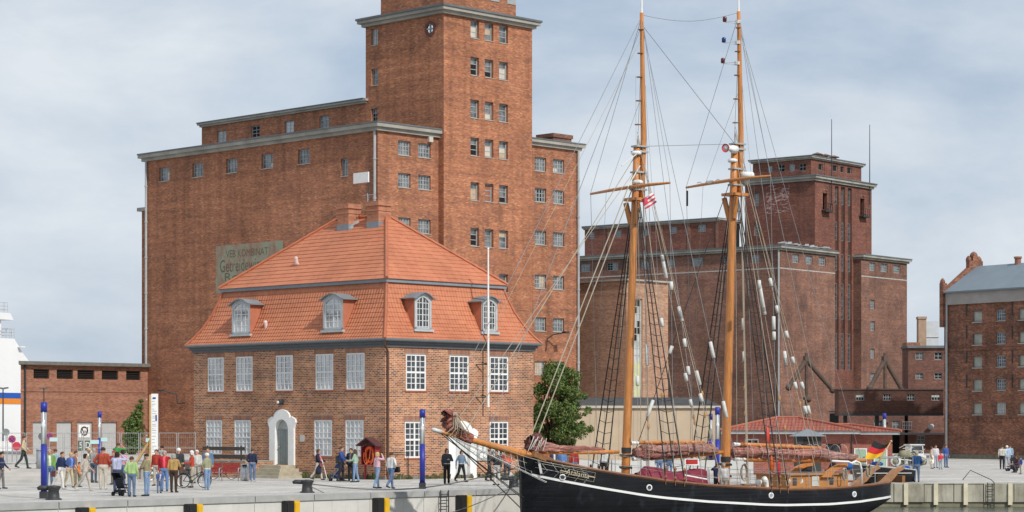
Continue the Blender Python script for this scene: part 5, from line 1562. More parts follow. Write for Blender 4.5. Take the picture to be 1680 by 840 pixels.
# bowsprit with its furled headsail and net
b0 = V(.75, 0, sp(868, 751).z + .02)
tip = sp(711, 705); tip = V(tip.x, 0, tip.z)
inn = sp(880, 754); inn = V(inn.x + .4, 0, inn.z)
m = MB(); m.path([inn.lerp(tip, t_) for t_ in np.linspace(0, 1, 9)], list(np.linspace(.21, .085, 9)), 12)
bso = m.build('bowsprit', WOODW, ship, True)
m = MB(); m.tube(inn.lerp(tip, .93), tip + (tip - inn).normalized() * .06, .1, .09, 10); m.build('bowsprit_cap', OFFWH, bso, True)
def canvas(name, col, hi):
    k = NT(name)
    mp = k.n('ShaderNodeMapping'); mp.inputs['Scale'].default_value = (.7, 7, 9); k.set(mp.inputs[0], k.tc.outputs['Object'])
    n1 = k.noise(mp.outputs[0], 1.6, 5, .65, .8); n2 = k.noise(k.tc.outputs['Object'], 1.3, 4, .6)
    c = k.ramp(n1, [(.34, tuple(q * .38 for q in col)), (.5, col), (.62, hi)])  # crease shade and fold highlights painted into the canvas colour
    c = k.mix(1.0, c, k.ramp(n2, [(.3, .8), (.7, 1.2)]), 'MULTIPLY')
    k.bump(n1, 1.0, .16)
    return k.fin(c, .9, 0, .15)
SAIL = canvas('tanbark_sail', (.40, .135, .1), (.52, .24, .19))
SAILP = canvas('faded_tanbark', (.43, .185, .15), (.6, .35, .3))
def furl(name, pts, rad, mat, parent, seed, wob=.35, n=12, sag=.0):
    """a bundle of gathered canvas along a spar: creased, lumpy, uneven"""
    r_ = random.Random(seed); m = MB()
    K = len(pts) * 12; n = 22
    P_ = [Vector(p) for p in pts]; ring = []
    ph = [r_.uniform(0, 6.28) for _ in range(8)]
    for i in range(K + 1):
        t_ = i / K * (len(P_) - 1); j = min(int(t_), len(P_) - 2); c_ = P_[j].lerp(P_[j + 1], t_ - j)
        rb = np.interp(t_, range(len(P_)), rad if isinstance(rad, (list, tuple)) else [rad] * len(P_))
        d = (P_[j + 1] - P_[j]).normalized(); ref = Vector((0, 0, 1)) if abs(d.z) < .9 else Vector((1, 0, 0)); a_ = d.cross(ref).normalized(); b_ = a_.cross(d)
        row = []
        for k_ in range(n):
            an_ = 2 * math.pi * k_ / n
            u_ = i * .16
            tie = max(0.0, math.cos(i * .62 + ph[5])) ** 6
            saw = lambda q: 2 * abs(((q / 6.2832) % 1.0) - .5) * 2 - 1
            f_ = 1 + wob * (.42 * saw(4 * an_ + ph[0] + .9 * math.sin(u_)) + .3 * saw(7 * an_ + ph[1] - 1.2 * math.sin(u_ * .8 + ph[2])) + .16 * math.sin(11 * an_ + u_ * 1.3 + ph[3]) + .34 * math.sin(u_ * 1.1 + ph[4]) * math.sin(an_ + ph[6])) - .2 * tie
            if b_.z * math.sin(an_) < -.2: f_ += .28 * wob * (1 - tie) * abs(math.sin(u_ * 1.7 + ph[7]))
            row.append(c_ + (a_ * math.cos(an_) + b_ * math.sin(an_)) * rb * f_)
        ring.append(row)
    vs = [p for row in ring for p in row]
    fs = [(i * n + k_, i * n + (k_ + 1) % n, (i + 1) * n + (k_ + 1) % n, (i + 1) * n + k_) for i in range(K) for k_ in range(n)]
    fs += [tuple(range(n - 1, -1, -1)), tuple(K * n + k_ for k_ in range(n))]
    m.add(vs, fs)
    return m.build(name, mat, parent, True)
hp_ = [sp(774, 722), sp(758, 716), sp(748, 708), sp(742, 696), sp(736, 686), sp(741, 677)]
furl('furled_headsail', [V(p.x, .02, p.z + .08) for p in hp_], [.2, .26, .3, .38, .36, .14], SAIL, bso, 3, .5)
m = MB()
for i in range(9):
    a = sp(738 + 2 * (i % 3), 676); b = sp(726 + i * 5, 712 + (i % 2) * 6)
    m.path([(a.x, -.3, a.z), ((a.x + b.x) / 2 + .1, -.42, (a.z + b.z) / 2 - .2), (b.x, -.25, b.z)], .022, 5)
m.build('gasket_ropes', ROPE, bso)
nt_ = MB()
def netpt(u, v_, side):
    a = inn.lerp(tip, .02 + .93 * u)
    far_ = V(.15, side * beam(.35) * 1.0, zstr(.5) + .25)
    low = V(.3, side * beam(1.0), zrail(1.0) - .6).lerp(V(tip.x + .8, side * .05, tip.z - .25), u)
    sagz = -.9 * math.sin(math.pi * min(1, v_ * 1.0)) * (1 - u) * .45
    return a.lerp(low, v_) + V(0, 0, sagz - .25 * v_ * (1 - u))
for side in (-1, 1):
    NU, NV = 16, 5
    for i in range(NU + 1):
        nt_.path([netpt(i / NU, j / NV, side) for j in range(NV + 1)], .008, 4)
    for j in range(1, NV + 1): nt_.path([netpt(i / NU, j / NV, side) for i in range(NU + 1)], .008 if j < NV else .018, 4)
    # the net carries on along the bow
    for i in range(5):
        s0 = .3 + i * .38
        nt_.path([(s0, side * (beam(s0) + .05), zrail(s0) - .05), (s0 + .25, side * (beam(s0 + .25) + .07), zstr(s0) + .25), (s0 + .1, side * (beam(s0) + .06), zstr(s0) + .02)], .008, 4)
    for dz in (.2, .42): nt_.path([(s, side * (beam(s) + .05), zrail(s) - dz) for s in np.linspace(.2, 2.1, 10)], .008, 4)
nt_.build('bowsprit_net', plain('net_white', (.55, .54, .5), .8, .1), bso)
m = MB()
for side in (-1, 1): m.tube(tip + V(.2, 0, -.05), (-.02, side * .1, -.2), .02); 
m.tube(tip + V(.5, 0, -.1), (-.08, 0, -.7), .026)
m.build('bobstay', IRON, bso)
m = MB(); p = sp(855, 775, -.2); m.bar((.2, -beam(.3) - .05, zrail(.2) + .25), (.35, -beam(.4) - .05, zstr(.3) + .1), .07, .1); m.build('anchor_stock', OFFWH, ship)
m = MB(); m.bar((.9, -.9, zrail(.9) + .05), (-.2, -1.1, zrail(0) + .1), .2, .24); m.bar((.9, .9, zrail(.9) + .05), (-.2, 1.1, zrail(0) + .1), .2, .24); build_each(m, 'cathead', WOODD, ship)
# staysail boom with its bundled sail before the foremast
def spar(name, a, b, r0, r1, parent=ship, mat=WOODW, yo=0):
    a, b = V(a.x, yo, a.z), V(b.x, yo, b.z)
    m = MB(); m.path([a.lerp(b, t_) for t_ in np.linspace(0, 1, 7)], [np.interp(t_, [0, .3, .8, 1], [r0, max(r0, r1) * 1.05, r1 * 1.05, r1 * .8]) for t_ in np.linspace(0, 1, 7)], 10)
    return m.build(name, mat, parent, True), a, b
so, a, b = spar('staysail_boom', sp(872, 742), sp(1015, 741.5), .09, .1)
furl('furled_staysail', [V(*sp(869, 733).to_tuple()), V(*sp(885, 733).to_tuple()), V(*sp(915, 736).to_tuple()), V(*sp(950, 736.5).to_tuple()), V(*sp(990, 737).to_tuple())], [.28, .3, .17, .15, .06], SAILP, so, 5, .4)
furl('furled_staysail', [V(*sp(867, 738).to_tuple()), V(*sp(872, 724).to_tuple()), V(*sp(880, 719).to_tuple()), V(*sp(892, 732).to_tuple())], [.2, .3, .25, .16], canvas('dark_tanbark', (.2, .08, .075), (.33, .16, .14)), so, 8, .5)
m = MB()
for i in range(7):
    a_ = sp(866 + i * 4, 740 - (i % 3) * 3, -.3); b_ = sp(876 + i * 3.4, 716 + (i * 5) % 9, -.3); m.path([(a_.x, -.32, a_.z), (a_.x / 2 + b_.x / 2, -.4, a_.z / 2 + b_.z / 2 + .1), (b_.x, -.3, b_.z)], .02, 5)
m.build('gasket_ropes', plain('rope_white', (.55, .52, .47), .8), so)
# foresail and mainsail: gaff, bundled sail, boom
go, a, b = spar('gaff', sp(1046, 726), sp(1152, 725.5), .09, .085, yo=-.12)
bo, a, b = spar('boom', sp(1056, 752), sp(1186, 742), .12, .115)
furl('furled_foresail', [V(q.x, -.03, q.z) for q in (sp(1040, 742), sp(1058, 742), sp(1090, 742), sp(1120, 738), sp(1140, 734), sp(1168, 733))], [.2, .33, .3, .27, .26, .12], SAILP, bo, 12, .38)
furl('furled_foresail', [V(q.x, -.2, q.z) for q in (sp(1048, 734), sp(1075, 736), sp(1110, 735), sp(1150, 735), sp(1172, 739))], [.12, .2, .18, .25, .12], canvas('pale_tanbark', (.44, .23, .19), (.58, .36, .31)), bo, 17, .4)
m = MB(); 
for a_, b_ in ((sp(1034, 727), sp(1050, 726.5)), (sp(1037, 753), sp(1057, 751.5))): m.tube((a_.x, -.05, a_.z), (b_.x, -.05, b_.z), .1, .07)
build_each(m, 'gooseneck', WHITE, bo)
go2, a, b = spar('gaff', sp(1213, 729), sp(1344, 735), .1, .085, yo=-.12)
bo2, a, b = spar('boom', sp(1222, 753), sp(1420, 755.5), .14, .12)
furl('furled_mainsail', [V(q.x, -.03, q.z) for q in (sp(1202, 742), sp(1230, 742), sp(1270, 743), sp(1310, 744), sp(1345, 745), sp(1372, 748))], [.22, .3, .3, .28, .3, .14], SAILP, bo2, 22, .42)
furl('furled_mainsail', [V(q.x, -.2, q.z) for q in (sp(1330, 742), sp(1360, 748), sp(1385, 749), sp(1402, 748))], [.16, .24, .16, .08], canvas('pink_tanbark', (.45, .25, .22), (.6, .39, .35)), bo2, 27, .4)
m = MB()
for a_, b_ in ((sp(1202, 729), sp(1216, 729.5)), (sp(1203, 753), sp(1222, 753))): m.tube((a_.x, -.05, a_.z), (b_.x, -.05, b_.z), .1, .07)
build_each(m, 'gooseneck', WHITE, bo2)
# sail ties
for (par, x0, x1, y, n_, w_) in ((bo, 1062, 1160, 738, 8, .42), (bo2, 1225, 1380, 743, 12, .42)):
    m = MB()
    for i in range(n_):
        p = sp(x0 + (x1 - x0) * i / (n_ - 1), y)
        m.path([(p.x + .1 * math.sin(i * 2) , -.08 + w_ * math.cos(a_), p.z + w_ * math.sin(a_)) for a_ in np.linspace(0, 2 * math.pi, 11)], .014, 4)
    m.build('sail_ties', plain('tie_pale', (.5, .4, .35), .8), par)
# ------------------------------------------------------------------ rigging
ropes = []
def rope(name, p0, p1, r=.014, mat=ROPEG, sag=0.0, parent=ship, n=2):
    p0, p1 = Vector(p0), Vector(p1)
    m = MB()
    pts = [p0.lerp(p1, i / n) + V(0, 0, -sag * math.sin(math.pi * i / n)) for i in range(n + 1)]
    m.path(pts, r, 5)
    o = m.build(name, mat, parent)
    ropes.append((p0, p1)); return o
def rp(px, py, y): 
    p = sp(px, py, y); return V(p.x, y, p.z)
def ratlined(top, feet, nm, side):
    """lower shrouds of one side with their rungs"""
    m = MB()
    tops = [top + V(.05 * i, side * .12, 0) for i in range(len(feet))]
    for t_, f_ in zip(tops, feet): m.tube(t_, f_, .024, .03, 6)
    N = 26
    for i in range(1, N):
        f_ = i / N * .985
        a, b = tops[0].lerp(feet[0], f_), tops[-1].lerp(feet[-1], f_)
        mid = (a + b) / 2 + V(0, 0, -.12 * (b - a).length)
        m.path([a, mid, b], .014, 4)
    o = m.build('ratlined_shrouds', TARRED, ship)
    d = MB()
    for f_ in feet:
        d.ball(f_ + V(0, side * .02, .1), .075, 8, sc=(1, .5, 1)); d.ball(f_ + V(0, side * .02, .5), .075, 8, sc=(1, .5, 1)); d.tube(f_ + V(0, 0, -.25), f_ + V(0, 0, .6), .018)
    d.build('deadeyes', WOODD, o)
    return o
hF = on(FM0, FM1, zf - .4); hM = on(MM0, MM1, zm - .4)
for side in (-1, 1):
    ratlined(hF, [V(hF.x + d_, side * (beam(hF.x + d_) + .06), zrail(hF.x + d_) + .1) for d_ in (-.45, .05, .55)], 'fore', side)
    ratlined(hM, [V(hM.x + d_, side * (beam(hM.x + d_) + .06), zrail(hM.x + d_) + .1) for d_ in (-.3, .2, .7)], 'main', side)
fT, mT = V(FM1.x, 0, FM1.z - .35), V(MM1.x, 0, MM1.z - .35)
fL, mL = on(FM0, FM1, zf + .2), on(MM0, MM1, zm + .3)
# stays towards the bowsprit
rope('forestay', fT, tip + V(.15, 0, .05), .013)
rope('forestay', fT + V(0, 0, -.4), inn.lerp(tip, .55), .016)
rope('forestay', on(FM0, FM1, zf + 1.6), inn.lerp(tip, .75), .02, ROPE)
rope('forestay', on(FM0, FM1, zf + 1.0), V(.35, 0, sp(871, 722).z), .026, ROPE)
rope('forestay', on(FM0, FM1, zf + .4), V(.75, 0, sp(874, 720).z), .026, ROPE)
rope('headsail_halyard', on(FM0, FM1, zf + .9), tip + V(1.0, .05, .1), .014, ROPE)
rope('headsail_halyard', fT + V(0, 0, -1), sp(738, 680) + V(0, .05, 0), .01, ROPE)
rope('headsail_sheet', rp(741, 694, -.3), V(2.2, -beam(2.2), zrail(2.2)), .014, ROPE, .4, ship, 6)
# stays between the masts
rope('triatic_stay', fT + V(0, 0, .05), mT + V(0, 0, .1), .013, ROPEG, .35, ship, 8)
rope('main_topmast_stay', fT + V(0, 0, -.4), on(MM0, MM1, zpy(236, 1204)), .014)
rope('spring_stay', on(FM0, FM1, zpy(240, 1042)), on(MM0, MM1, zpy(236, 1204)), .014)
rope('main_stay', mL + V(-.1, 0, 0), V(FM0.x + .6, 0, zrail(FM0.x) + 1.3), .018, TARRED)
# topmast shrouds over the spreader ends, and backstays to the rail
for (T_, cfp, ya, yb, lab, sx_) in ((fT, cf, fy0, fy1, 'fore', FM0.x), (mT, cm_, my0, my1, 'main', MM0.x)):
    for y_ in (ya, yb):
        sd = -1 if y_ < 0 else 1
        e = V(cfp.x, y_, cfp.z)
        rope('topmast_shroud', T_, e, .011)
        s_ = sx_ + .6
        rope('topmast_shroud', e, V(s_, sd * (beam(s_) + .03), zrail(s_) + .1), .011)
        rope('spreader_lift', T_ + V(.2, 0, -3.2), V(cfp.x, y_ * .55, cfp.z), .008)
        rope('flag_halyard', V(cfp.x, y_ * .6, cfp.z), V(s_ - .4, sd * beam(s_ - .4), zrail(s_ - .4) + .1), .007)
    for i, ds in enumerate((1.2, 2.2, 3.3, 4.4)):
        for sd in (-1, 1):
            s_ = sx_ + ds
            rope('backstay', T_ + V(.05, 0, -.2 * i) if i % 2 else on(FM0 if lab == 'fore' else MM0, FM1 if lab == 'fore' else MM1, cfp.z + 1.7 + .3 * i), V(s_, sd * (beam(s_) + .03), zrail(s_) + .1), .012 if i % 2 else .016, ROPEG if i % 2 else ROPE)
    # running rigging down the mast
    for i in range(5):
        a_ = on(FM0 if lab == 'fore' else MM0, FM1 if lab == 'fore' else MM1, cfp.z + 2.2 - i * .5) + V(.2 + .1 * i, -.15 + .1 * i, 0)
        rope('halyard', a_, V(sx_ + .9 + .22 * i, -.7 + .3 * i, zrail(sx_) + .1), .011, ROPE)
# lifts from the masts to boom and gaff ends
be = sp(1420, 755.5); ge = sp(1344, 735); fe = sp(1186, 742); fge = sp(1152, 725.5)
rope('topping_lift', mT + V(.2, 0, -1.0), V(be.x - .3, 0, be.z + .1), .011, ROPEG)
rope('topping_lift', on(MM0, MM1, zm + 2.4), V(be.x - 3, -.1, be.z + .1), .013, ROPE)
rope('peak_halyard', on(MM0, MM1, zm + 2.6), V(ge.x - .4, -.12, ge.z), .013, ROPE)
rope('peak_halyard', on(MM0, MM1, zm + 1.8), V(ge.x - 2.1, -.12, ge.z), .013, ROPE)
rope('topping_lift', on(FM0, FM1, zf + 2.4), V(fe.x - .4, 0, fe.z + .1), .012, ROPE)
rope('peak_halyard', on(FM0, FM1, zf + 2.6), V(fge.x - .3, -.12, fge.z), .013, ROPE)
rope('main_sheet', V(be.x - 1.0, 0, be.z), V(be.x - .7, 0, .2), .02, ROPE)
rope('main_sheet', V(be.x - 1.15, .1, be.z), V(be.x - 1.2, .2, .2), .02, ROPE)
# tackle blocks on the running rigging
for i, (px, py) in enumerate(((1009, 650), (1005, 700), (1072, 690), (1105, 692), (1127, 691), (1133, 700), (1176, 632), (1214, 680), (1278, 672), (1299, 698), (1288, 650), (1215, 640))):
    p = sp(px, py, -1.2 + (i % 4) * .7)
    p0, p1 = min(ropes, key=lambda q: min((q[0].lerp(q[1], t_ / 30) - p).length for t_ in range(31)))
    c_ = min((p0.lerp(p1, t_ / 60) for t_ in range(61)), key=lambda q: (q - p).length)
    m = MB(); m.ball(c_, .12, 8, sc=(.6, .5, 1.25)); m.build('tackle_block', plain('block_wood', (.42, .24, .09), .5, .2), ship)
# white chafing gear threaded on the wires
CH = plain('chafe_white', (.60, .60, .57), .75, .12, 6)
tubes = [(252, 35, 80), (260, 8, 22), (282, 98, 28), (255, 218, 28), (312, 190, 50), (304, 193, 28), (326, 285, 28), (213, 325, 70), (280, 308, 28), (402, 308, 55), (348, 376, 28), (369, 400, 50), (310, 398, 28), (371, 465, 28),
         (337, 483, 26), (219, 500, 60), (172, 410, 32), (445, 503, 55), (500, 224, 40), (503, 330, 35), (567, 93, 28), (608, 86, 28), (595, 140, 95), (616, 220, 45), (597, 180, 28), (624, 262, 28), (632, 175, 26), (659, 258, 26), (641, 335, 48), (657, 345, 24),
         (686, 342, 24), (688, 425, 24), (715, 425, 26), (722, 505, 28), (741, 505, 30)]
def proj(q):
    w_ = FSH.w(*q); return (840 + w_.x / w_.y * F, HZ - (w_.z - EYE) / w_.y * F)
shr = [q for q in ropes if abs(q[1].z - q[0].z) > 4 and (q[0].y <= .6 and q[1].y < .6) and q[1].x > FM0.x]
PR = [(proj(a), proj(b), a, b) for a, b in shr]
for (zx, zy, ln) in tubes:
    px, py = 960 + zx / 2, 420 + zy / 2
    def dist(q):
        (ax_, ay_), (bx2, by2), _, _ = q
        if not (min(ay_, by2) < py < max(ay_, by2)): return 1e9
        t_ = (py - ay_) / (by2 - ay_); return abs(ax_ + (bx2 - ax_) * t_ - px)
    q = min(PR, key=dist)
    if dist(q) > 12:
        # no wire there yet: a thin lanyard hangs from the masthead through it
        s_ = sp(px, py, -2.0)
        T_ = mL if px > 1190 else fL
        end = V(s_.x, -2.0, s_.z); dirv = (end - (T_ + V(0, 0, 5))); foot = end + dirv * ((zrail(min(21, max(1, s_.x))) - end.z) / dirv.z)
        foot.y = max(foot.y, -beam(min(21, max(0, foot.x))))
        a, b = T_ + V(0, 0, 5), foot
        rope('chafe_lanyard', a, b, .007)
        q = (proj(a), proj(b), a, b); PR.append(q)
    (ax_, ay_), (bx2, by2), a, b = q
    lo_, hi_ = 0.0, 1.0
    for _ in range(40):
        md = (lo_ + hi_) / 2
        if (proj(a.lerp(b, md))[1] - py) * (ay_ - by2) < 0: lo_, hi_ = (lo_, md) if ay_ > by2 and False else (lo_, hi_); 
        # rope parameter grows downwards from a to b
        if proj(a.lerp(b, md))[1] < py: lo_ = md
        else: hi_ = md
    c_ = a.lerp(b, lo_); d = (b - a).normalized() * (ln / 2 / F * 104 / 2 * 1.0)
    m = MB(); m.path([c_ - d, c_ - d * .95, c_ + d * .95, c_ + d], [.06, .085, .085, .06], 8); m.build('chafe_guard', CH, ship, True)
# flag at the foremast, small gear on the masts
def wavy(w_, h_, nx=14, ny=8, amp=.07, droop=.3):
    vs = [(w_ * i / nx, amp * math.sin(i * .9 + j * .35) * (i / nx), h_ * j / ny - droop * (i / nx) ** 1.2 * w_) for j in range(ny + 1) for i in range(nx + 1)]
    fs = [(j * (nx + 1) + i, j * (nx + 1) + i + 1, (j + 1) * (nx + 1) + i + 1, (j + 1) * (nx + 1) + i) for j in range(ny) for i in range(nx)]
    return vs, fs, [j * 10 // ny for j in range(ny) for i in range(nx)], nx, ny
fp_ = rp(1058, 344, -1.0)
vs, fs, _, nx, ny = wavy(.62, .5, 12, 12, .06, -.25)
m = MB(); m.add(vs, fs); m.m = [(j // 2) % 2 if i > 4 or j < 6 else 0 for j in range(ny) for i in range(nx)]
m.build('courtesy_flag', [plain('flag_red', (.62, .06, .09), .7, .1), plain('flag_white', (.75, .7, .7), .7, .05)], ship, True, fp_, (0, R(-18), R(-34)))
rope('flag_halyard', fp_ + V(0, 0, 2), V(fp_.x, -1.1, zrail(fp_.x)), .008)
p = on(MM0, MM1, zpy(245, 1190)); 
m = MB(); q0 = p + V(-.35, -.25, 0)
m.lathe([(.22, -.62), (.14, -.5), (.1, -.2), (.14, -.15), (.19, 0), (.19, .3), (.1, .34)], 14, axis='x'); ho = m.build('horn', WHITE, mast_parts['main'][0], True, q0, (0, 0, R(20)))
m = MB(); m.lathe([(.2, -.66), (.205, -.6), (.17, -.585), (.02, -.52), (.02, -.53), (.2, -.66)], 16, axis='x'); m.build('horn_mouth', plain('horn_red', (.5, .04, .05), .5), ho, True)
p = on(MM0, MM1, zm) + V(.55, -.35, .22)
m = MB(); m.lathe([(.1, -.35), (.12, -.1), (.3, -.05), (.34, .02), (.33, .14), (.28, .2), (.02, .23)], 18, p); m.build('radar_dome', WHITE, mast_parts['main'][0], True)
for (px, py, c_) in ((1189, 31, (.08, .01, .015)), (1187.5, 65, (.01, .03, .14)), (1186, 99, (.1, .012, .02))):
    z = sp(1207, py + 3).z; b_ = on(MM0, MM1, z); e = FSH.hit(px, py, 'x', b_.x - .35)
    e = V(b_.x - .35, e.y, z + .1)
    m = MB(); m.bar(b_, e + V(0, 0, -.08), .05, .03); m.bar(b_ + V(0, 0, -.14), e + V(0, 0, -.1), .02, .02); m.lathe([(.13, -.1), (.13, .06)], 10, b_ + V(0, 0, -.02)); lo_ = m.build('lamp_bracket', OFFWH, mast_parts['main'][0])
    m = MB(); m.lathe([(.09, 0), (.1, .02), (.1, .2), (.07, .24)], 10, e + V(0, 0, -.08)); m.build('signal_lamp', plain('signal_glass', c_, .25), lo_, True)
for (M0, M1, z, dy) in ((FM0, FM1, zf + .22, -.3), (FM0, FM1, zpy(252, 1042), -.1), (MM0, MM1, zpy(264, 1203), 0)):
    p = on(M0, M1, z); m = MB(); m.lathe([(.19, -.08), (.24, -.04), (.24, .05), (.14, .11), (.02, .13)], 12, p + V(-.1, dy, 0)); m.build('deck_light', WHITE, mast_parts['fore' if M0 is FM0 else 'main'][0], True)
p = V(cm_.x, my1 * .32, cm_.z + .12)
m = MB(); m.ball((cm_.x, max(my0, my1) * .42, cm_.z + .06), .13, 10, sc=(1, 1.8, .7)); m.build('floodlight', WHITE, mast_parts['main'][0], True)
m = MB()
for side in (1,): m.path([(cm_.x, max(my0, my1) * (.2 + .06 * i), cm_.z + .08 + .07 * math.sin(i * 1.7)) for i in range(10)], .02, 4)
m.build('cable', STEEL, mast_parts['main'][0])
m = MB(); a_ = V(cm_.x, max(my0, my1) * .98, cm_.z - .2); m.tube(a_, a_ + V(0, 0, -.75), .05); m.build('wind_sensor', IRON, mast_parts['main'][0])
# pale boat hooks lashed at the foremast
m = MB(); a_ = rp(1020, 272, -.5); b_ = rp(1052, 247, -.2); m.tube(a_, b_, .025); a_ = rp(1030, 306, -.4); b_ = rp(1050, 272, -.2); m.tube(a_, b_, .03); m.build('gaff_hooks', OFFWH, mast_parts['fore'][0])
# whip aerial
# ------------------------------------------------------------------ deck gear
# guard rail along the near and far side
m = MB()
for side in (-1, 1):
    ss = np.linspace(2.2, 19.2, 15)
    for s in ss: m.tube((s, side * (beam(s) - .08), zrail(s)), (s, side * (beam(s) - .08), zrail(s) + .85), .018)
    for dz in (.42, .84): m.path([(s, side * (beam(s) - .08), zrail(s) + dz) for s in np.linspace(2.2, 19.2, 30)], .009, 4)
m.build('guard_rail', STEEL, ship)
sd_ = lambda px, y=0.0: FSH.hit(px, 790, 'y', y).x
dz_ = lambda s: min(zrail(s) - .55, .9)
# deckhouse aft with curved companion timbers
s0, s1 = sd_(1288, -1), sd_(1388, -1)
m = MB(); m.box(s0, s1, -1.15, 1.15, dz_(s0) - .1, .62); dh_ = m.build('deckhouse', plain('honey_wood', (.44, .2, .06), .45, .2, 3, 0, .4, 0, (.5, 1, 4)), ship)
m = MB(); m.box(s0 - .06, s1 + .06, -1.25, 1.25, .622, .69); m.build('roof', plain('house_top', (.35, .2, .11), .5), dh_)
for q in (.45,): 
    x_ = s0 + (s1 - s0) * q; m = MB(); m.box(x_ - .22, x_ + .22, -1.19, -1.152, .08, .56); m.build('door_panel', plain('panel_grey', (.5, .5, .46), .4), dh_)
for q in (.12, .72):
    x_ = s0 + (s1 - s0) * q; m = MB(); m.box(x_ - .12, x_ + .12, -1.18, -1.152, .15, .5); m.build('window', G_DARK, dh_)
# swept timber arch
m = MB()
A_ = [(1346, 783), (1352, 775), (1361, 767), (1373, 762), (1388, 760)]
B_ = [(1360, 783), (1365, 776), (1372, 770), (1380, 766.5), (1388, 765.5)]
pl_ = [(sp(x, y, -1.2).x, sp(x, y, -1.2).z) for x, y in A_] + [(sp(x, y, -1.2).x, sp(x, y, -1.2).z) for x, y in reversed(B_)]
m.prism(pl_, -1.35, -1.2, lambda a, b, d: (a, d, b)); m.prism(pl_, 1.2, 1.35, lambda a, b, d: (a, d, b)); build_each(m, 'swept_timber', WOODW, ship)
# white tubular gantry
m = MB()
for y in (-1.6, 1.2):
    pts = [rp(1365, 756.5, y), rp(1392, 757.5, y), rp(1397, 760, y), rp(1404, 756.5, y), rp(1410, 759, y), rp(1413, 768, y), rp(1414, 797, y)]
    m.path(pts, .05, 8)
build_each(m, 'gantry', WHITE, ship, True)
# stern: swept taffrail timber rising aft
A_ = [(1434, 797), (1447, 789), (1456, 780), (1466, 770), (1478, 765)]; B_ = [(1447, 797), (1457, 791), (1464, 783), (1471, 774), (1480, 769)]
yq = -.85
pl_ = [(sp(x, y, yq).x, sp(x, y, yq).z) for x, y in A_] + [(sp(x, y, yq).x, sp(x, y, yq).z) for x, y in reversed(B_)]
m = MB(); m.prism(pl_, -1.05, -.7, lambda a, b, d: (a, d, b)); m.prism(pl_, .7, 1.05, lambda a, b, d: (a, d, b)); build_each(m, 'taffrail_timber', plain('taffrail_wood', (.33, .17, .08), .45, .2, 4), ship)
x_ = sp(1462, 780, 0).x; m = MB(); m.box(x_ - .1, x_ + .1, -.9, .9, zrail(21), zrail(21) + .35); m.build('stern_seat', WOODD, ship)
# ventilators, capstan, boxes
for (px, py, h_, nm) in ((1245, 784, .75, 'vent'), (1258, 788, .9, 'cowl'), (1296, 788, .85, 'cowl'), (1316, 783, .8, 'cowl')):
    y = -1.6 if nm == 'vent' else -1.0; s = sd_(px, y); z0 = dz_(s)
    m = MB()
    if nm == 'vent': m.lathe([(.08, 0), (.08, .75), (.15, .8), (.15, .92), (.1, .98), (.02, 1.0)], 12, (s, y, z0)); m.build('mushroom_vent', WHITE, ship, True)
    else:
        m.path([(s, y, z0), (s, y, z0 + h_ * .8), (s - .06, y, z0 + h_ * 1.02), (s - .22, y - .05, z0 + h_ * 1.12)], [.1, .1, .13, .17], 12, cap=True); o_ = m.build('cowl_vent', WHITE, ship, True)
        m = MB(); m.lathe([(.26, -.02), (.3, 0)], 12, axis='x'); 
for (px, w_) in ((1240, 1.0), (1210, .7), (1226, .8)):
    s = sd_(px, -1.9); m = MB(); m.ball((s, -1.9, zrail(s) - .02), .24, 10, sc=(w_, .6, .5)); m.build('canvas_bundle', OFFWH, ship, True)
for px in (1280, 1330, 1350):
    s = sd_(px, .6); m = MB(); m.box(s - .35, s + .35, .2, 1.0, dz_(s), dz_(s) + .8); m.build('deck_locker', plain('locker_red_wood', (.3, .12, .06), .5, .2), ship)
# rope coil, life ring
m = MB(); p = rp(1220, 775, -.9)
for k_ in range(4): m.path([p + V(.17 * math.cos(a_) * (1 + .06 * k_), -.03 * k_, .36 * math.sin(a_) * (1 + .04 * k_)) for a_ in np.linspace(0, 2 * math.pi, 16)], .035, 5)
m.build('rope_coil', ROPE, ship)
m = MB()
for px in (1385, 1424): 
    p = rp(px, 778 if px < 1400 else 772, -1.5)
    for k_ in range(3): m.path([p + V(.12 * math.cos(a_), -.04 * k_, .3 * math.sin(a_)) for a_ in np.linspace(0, 2 * math.pi, 12)], .03, 4)
m.build('rope_coil', ROPE, ship)
p = rp(1392, 765, -1.0); m = MB(); m.ball(p, .27, 10, sc=(1.1, .6, .7)); m.build('blue_cover', plain('blue_canvas', (.02, .1, .32), .8, .15), ship, True)
# red and orange fenders hanging in the main shrouds, red-white board
for (px, py, c_) in ((1259, 715, (.7, .06, .03)), (1266, 762, (.65, .12, .02)), (1277, 770, (.5, .03, .03))):
    p = rp(px, py, -2.6); m = MB(); m.path([p + V(0, 0, .42), p + V(0, 0, .34), p + V(0, 0, .1), p + V(0, 0, -.3), p + V(0, 0, -.36)], [.02, .06, .1, .09, .03], 8); m.build('safety_float', plain('float_orange', c_, .5), ship, True)
p = rp(1134, 758, -1.0); m = MB(); m.box(p.x - .36, p.x + .36, -1.03, -1.0, p.z - .11, p.z + .12); m.build('warning_board', RED, ship)
m = MB()
for (x0, x1, z0, z1) in ((-.42, .42, .12, .16), (-.42, .42, -.16, -.11), (-.42, -.36, -.11, .12), (.36, .42, -.11, .12)): m.box(p.x + x0, p.x + x1, -1.04, -1.0, p.z + z0, p.z + z1)
m.build('board_edge', WHITE, ship)
# dark stove pipe behind the main boom
p = sp(1323, 790, 1.5); 
m = MB(); m.lathe([(.3, -.3), (.3, 2.0)], 12, (p.x, 1.5, .1)); m.build('funnel', IRON, ship)
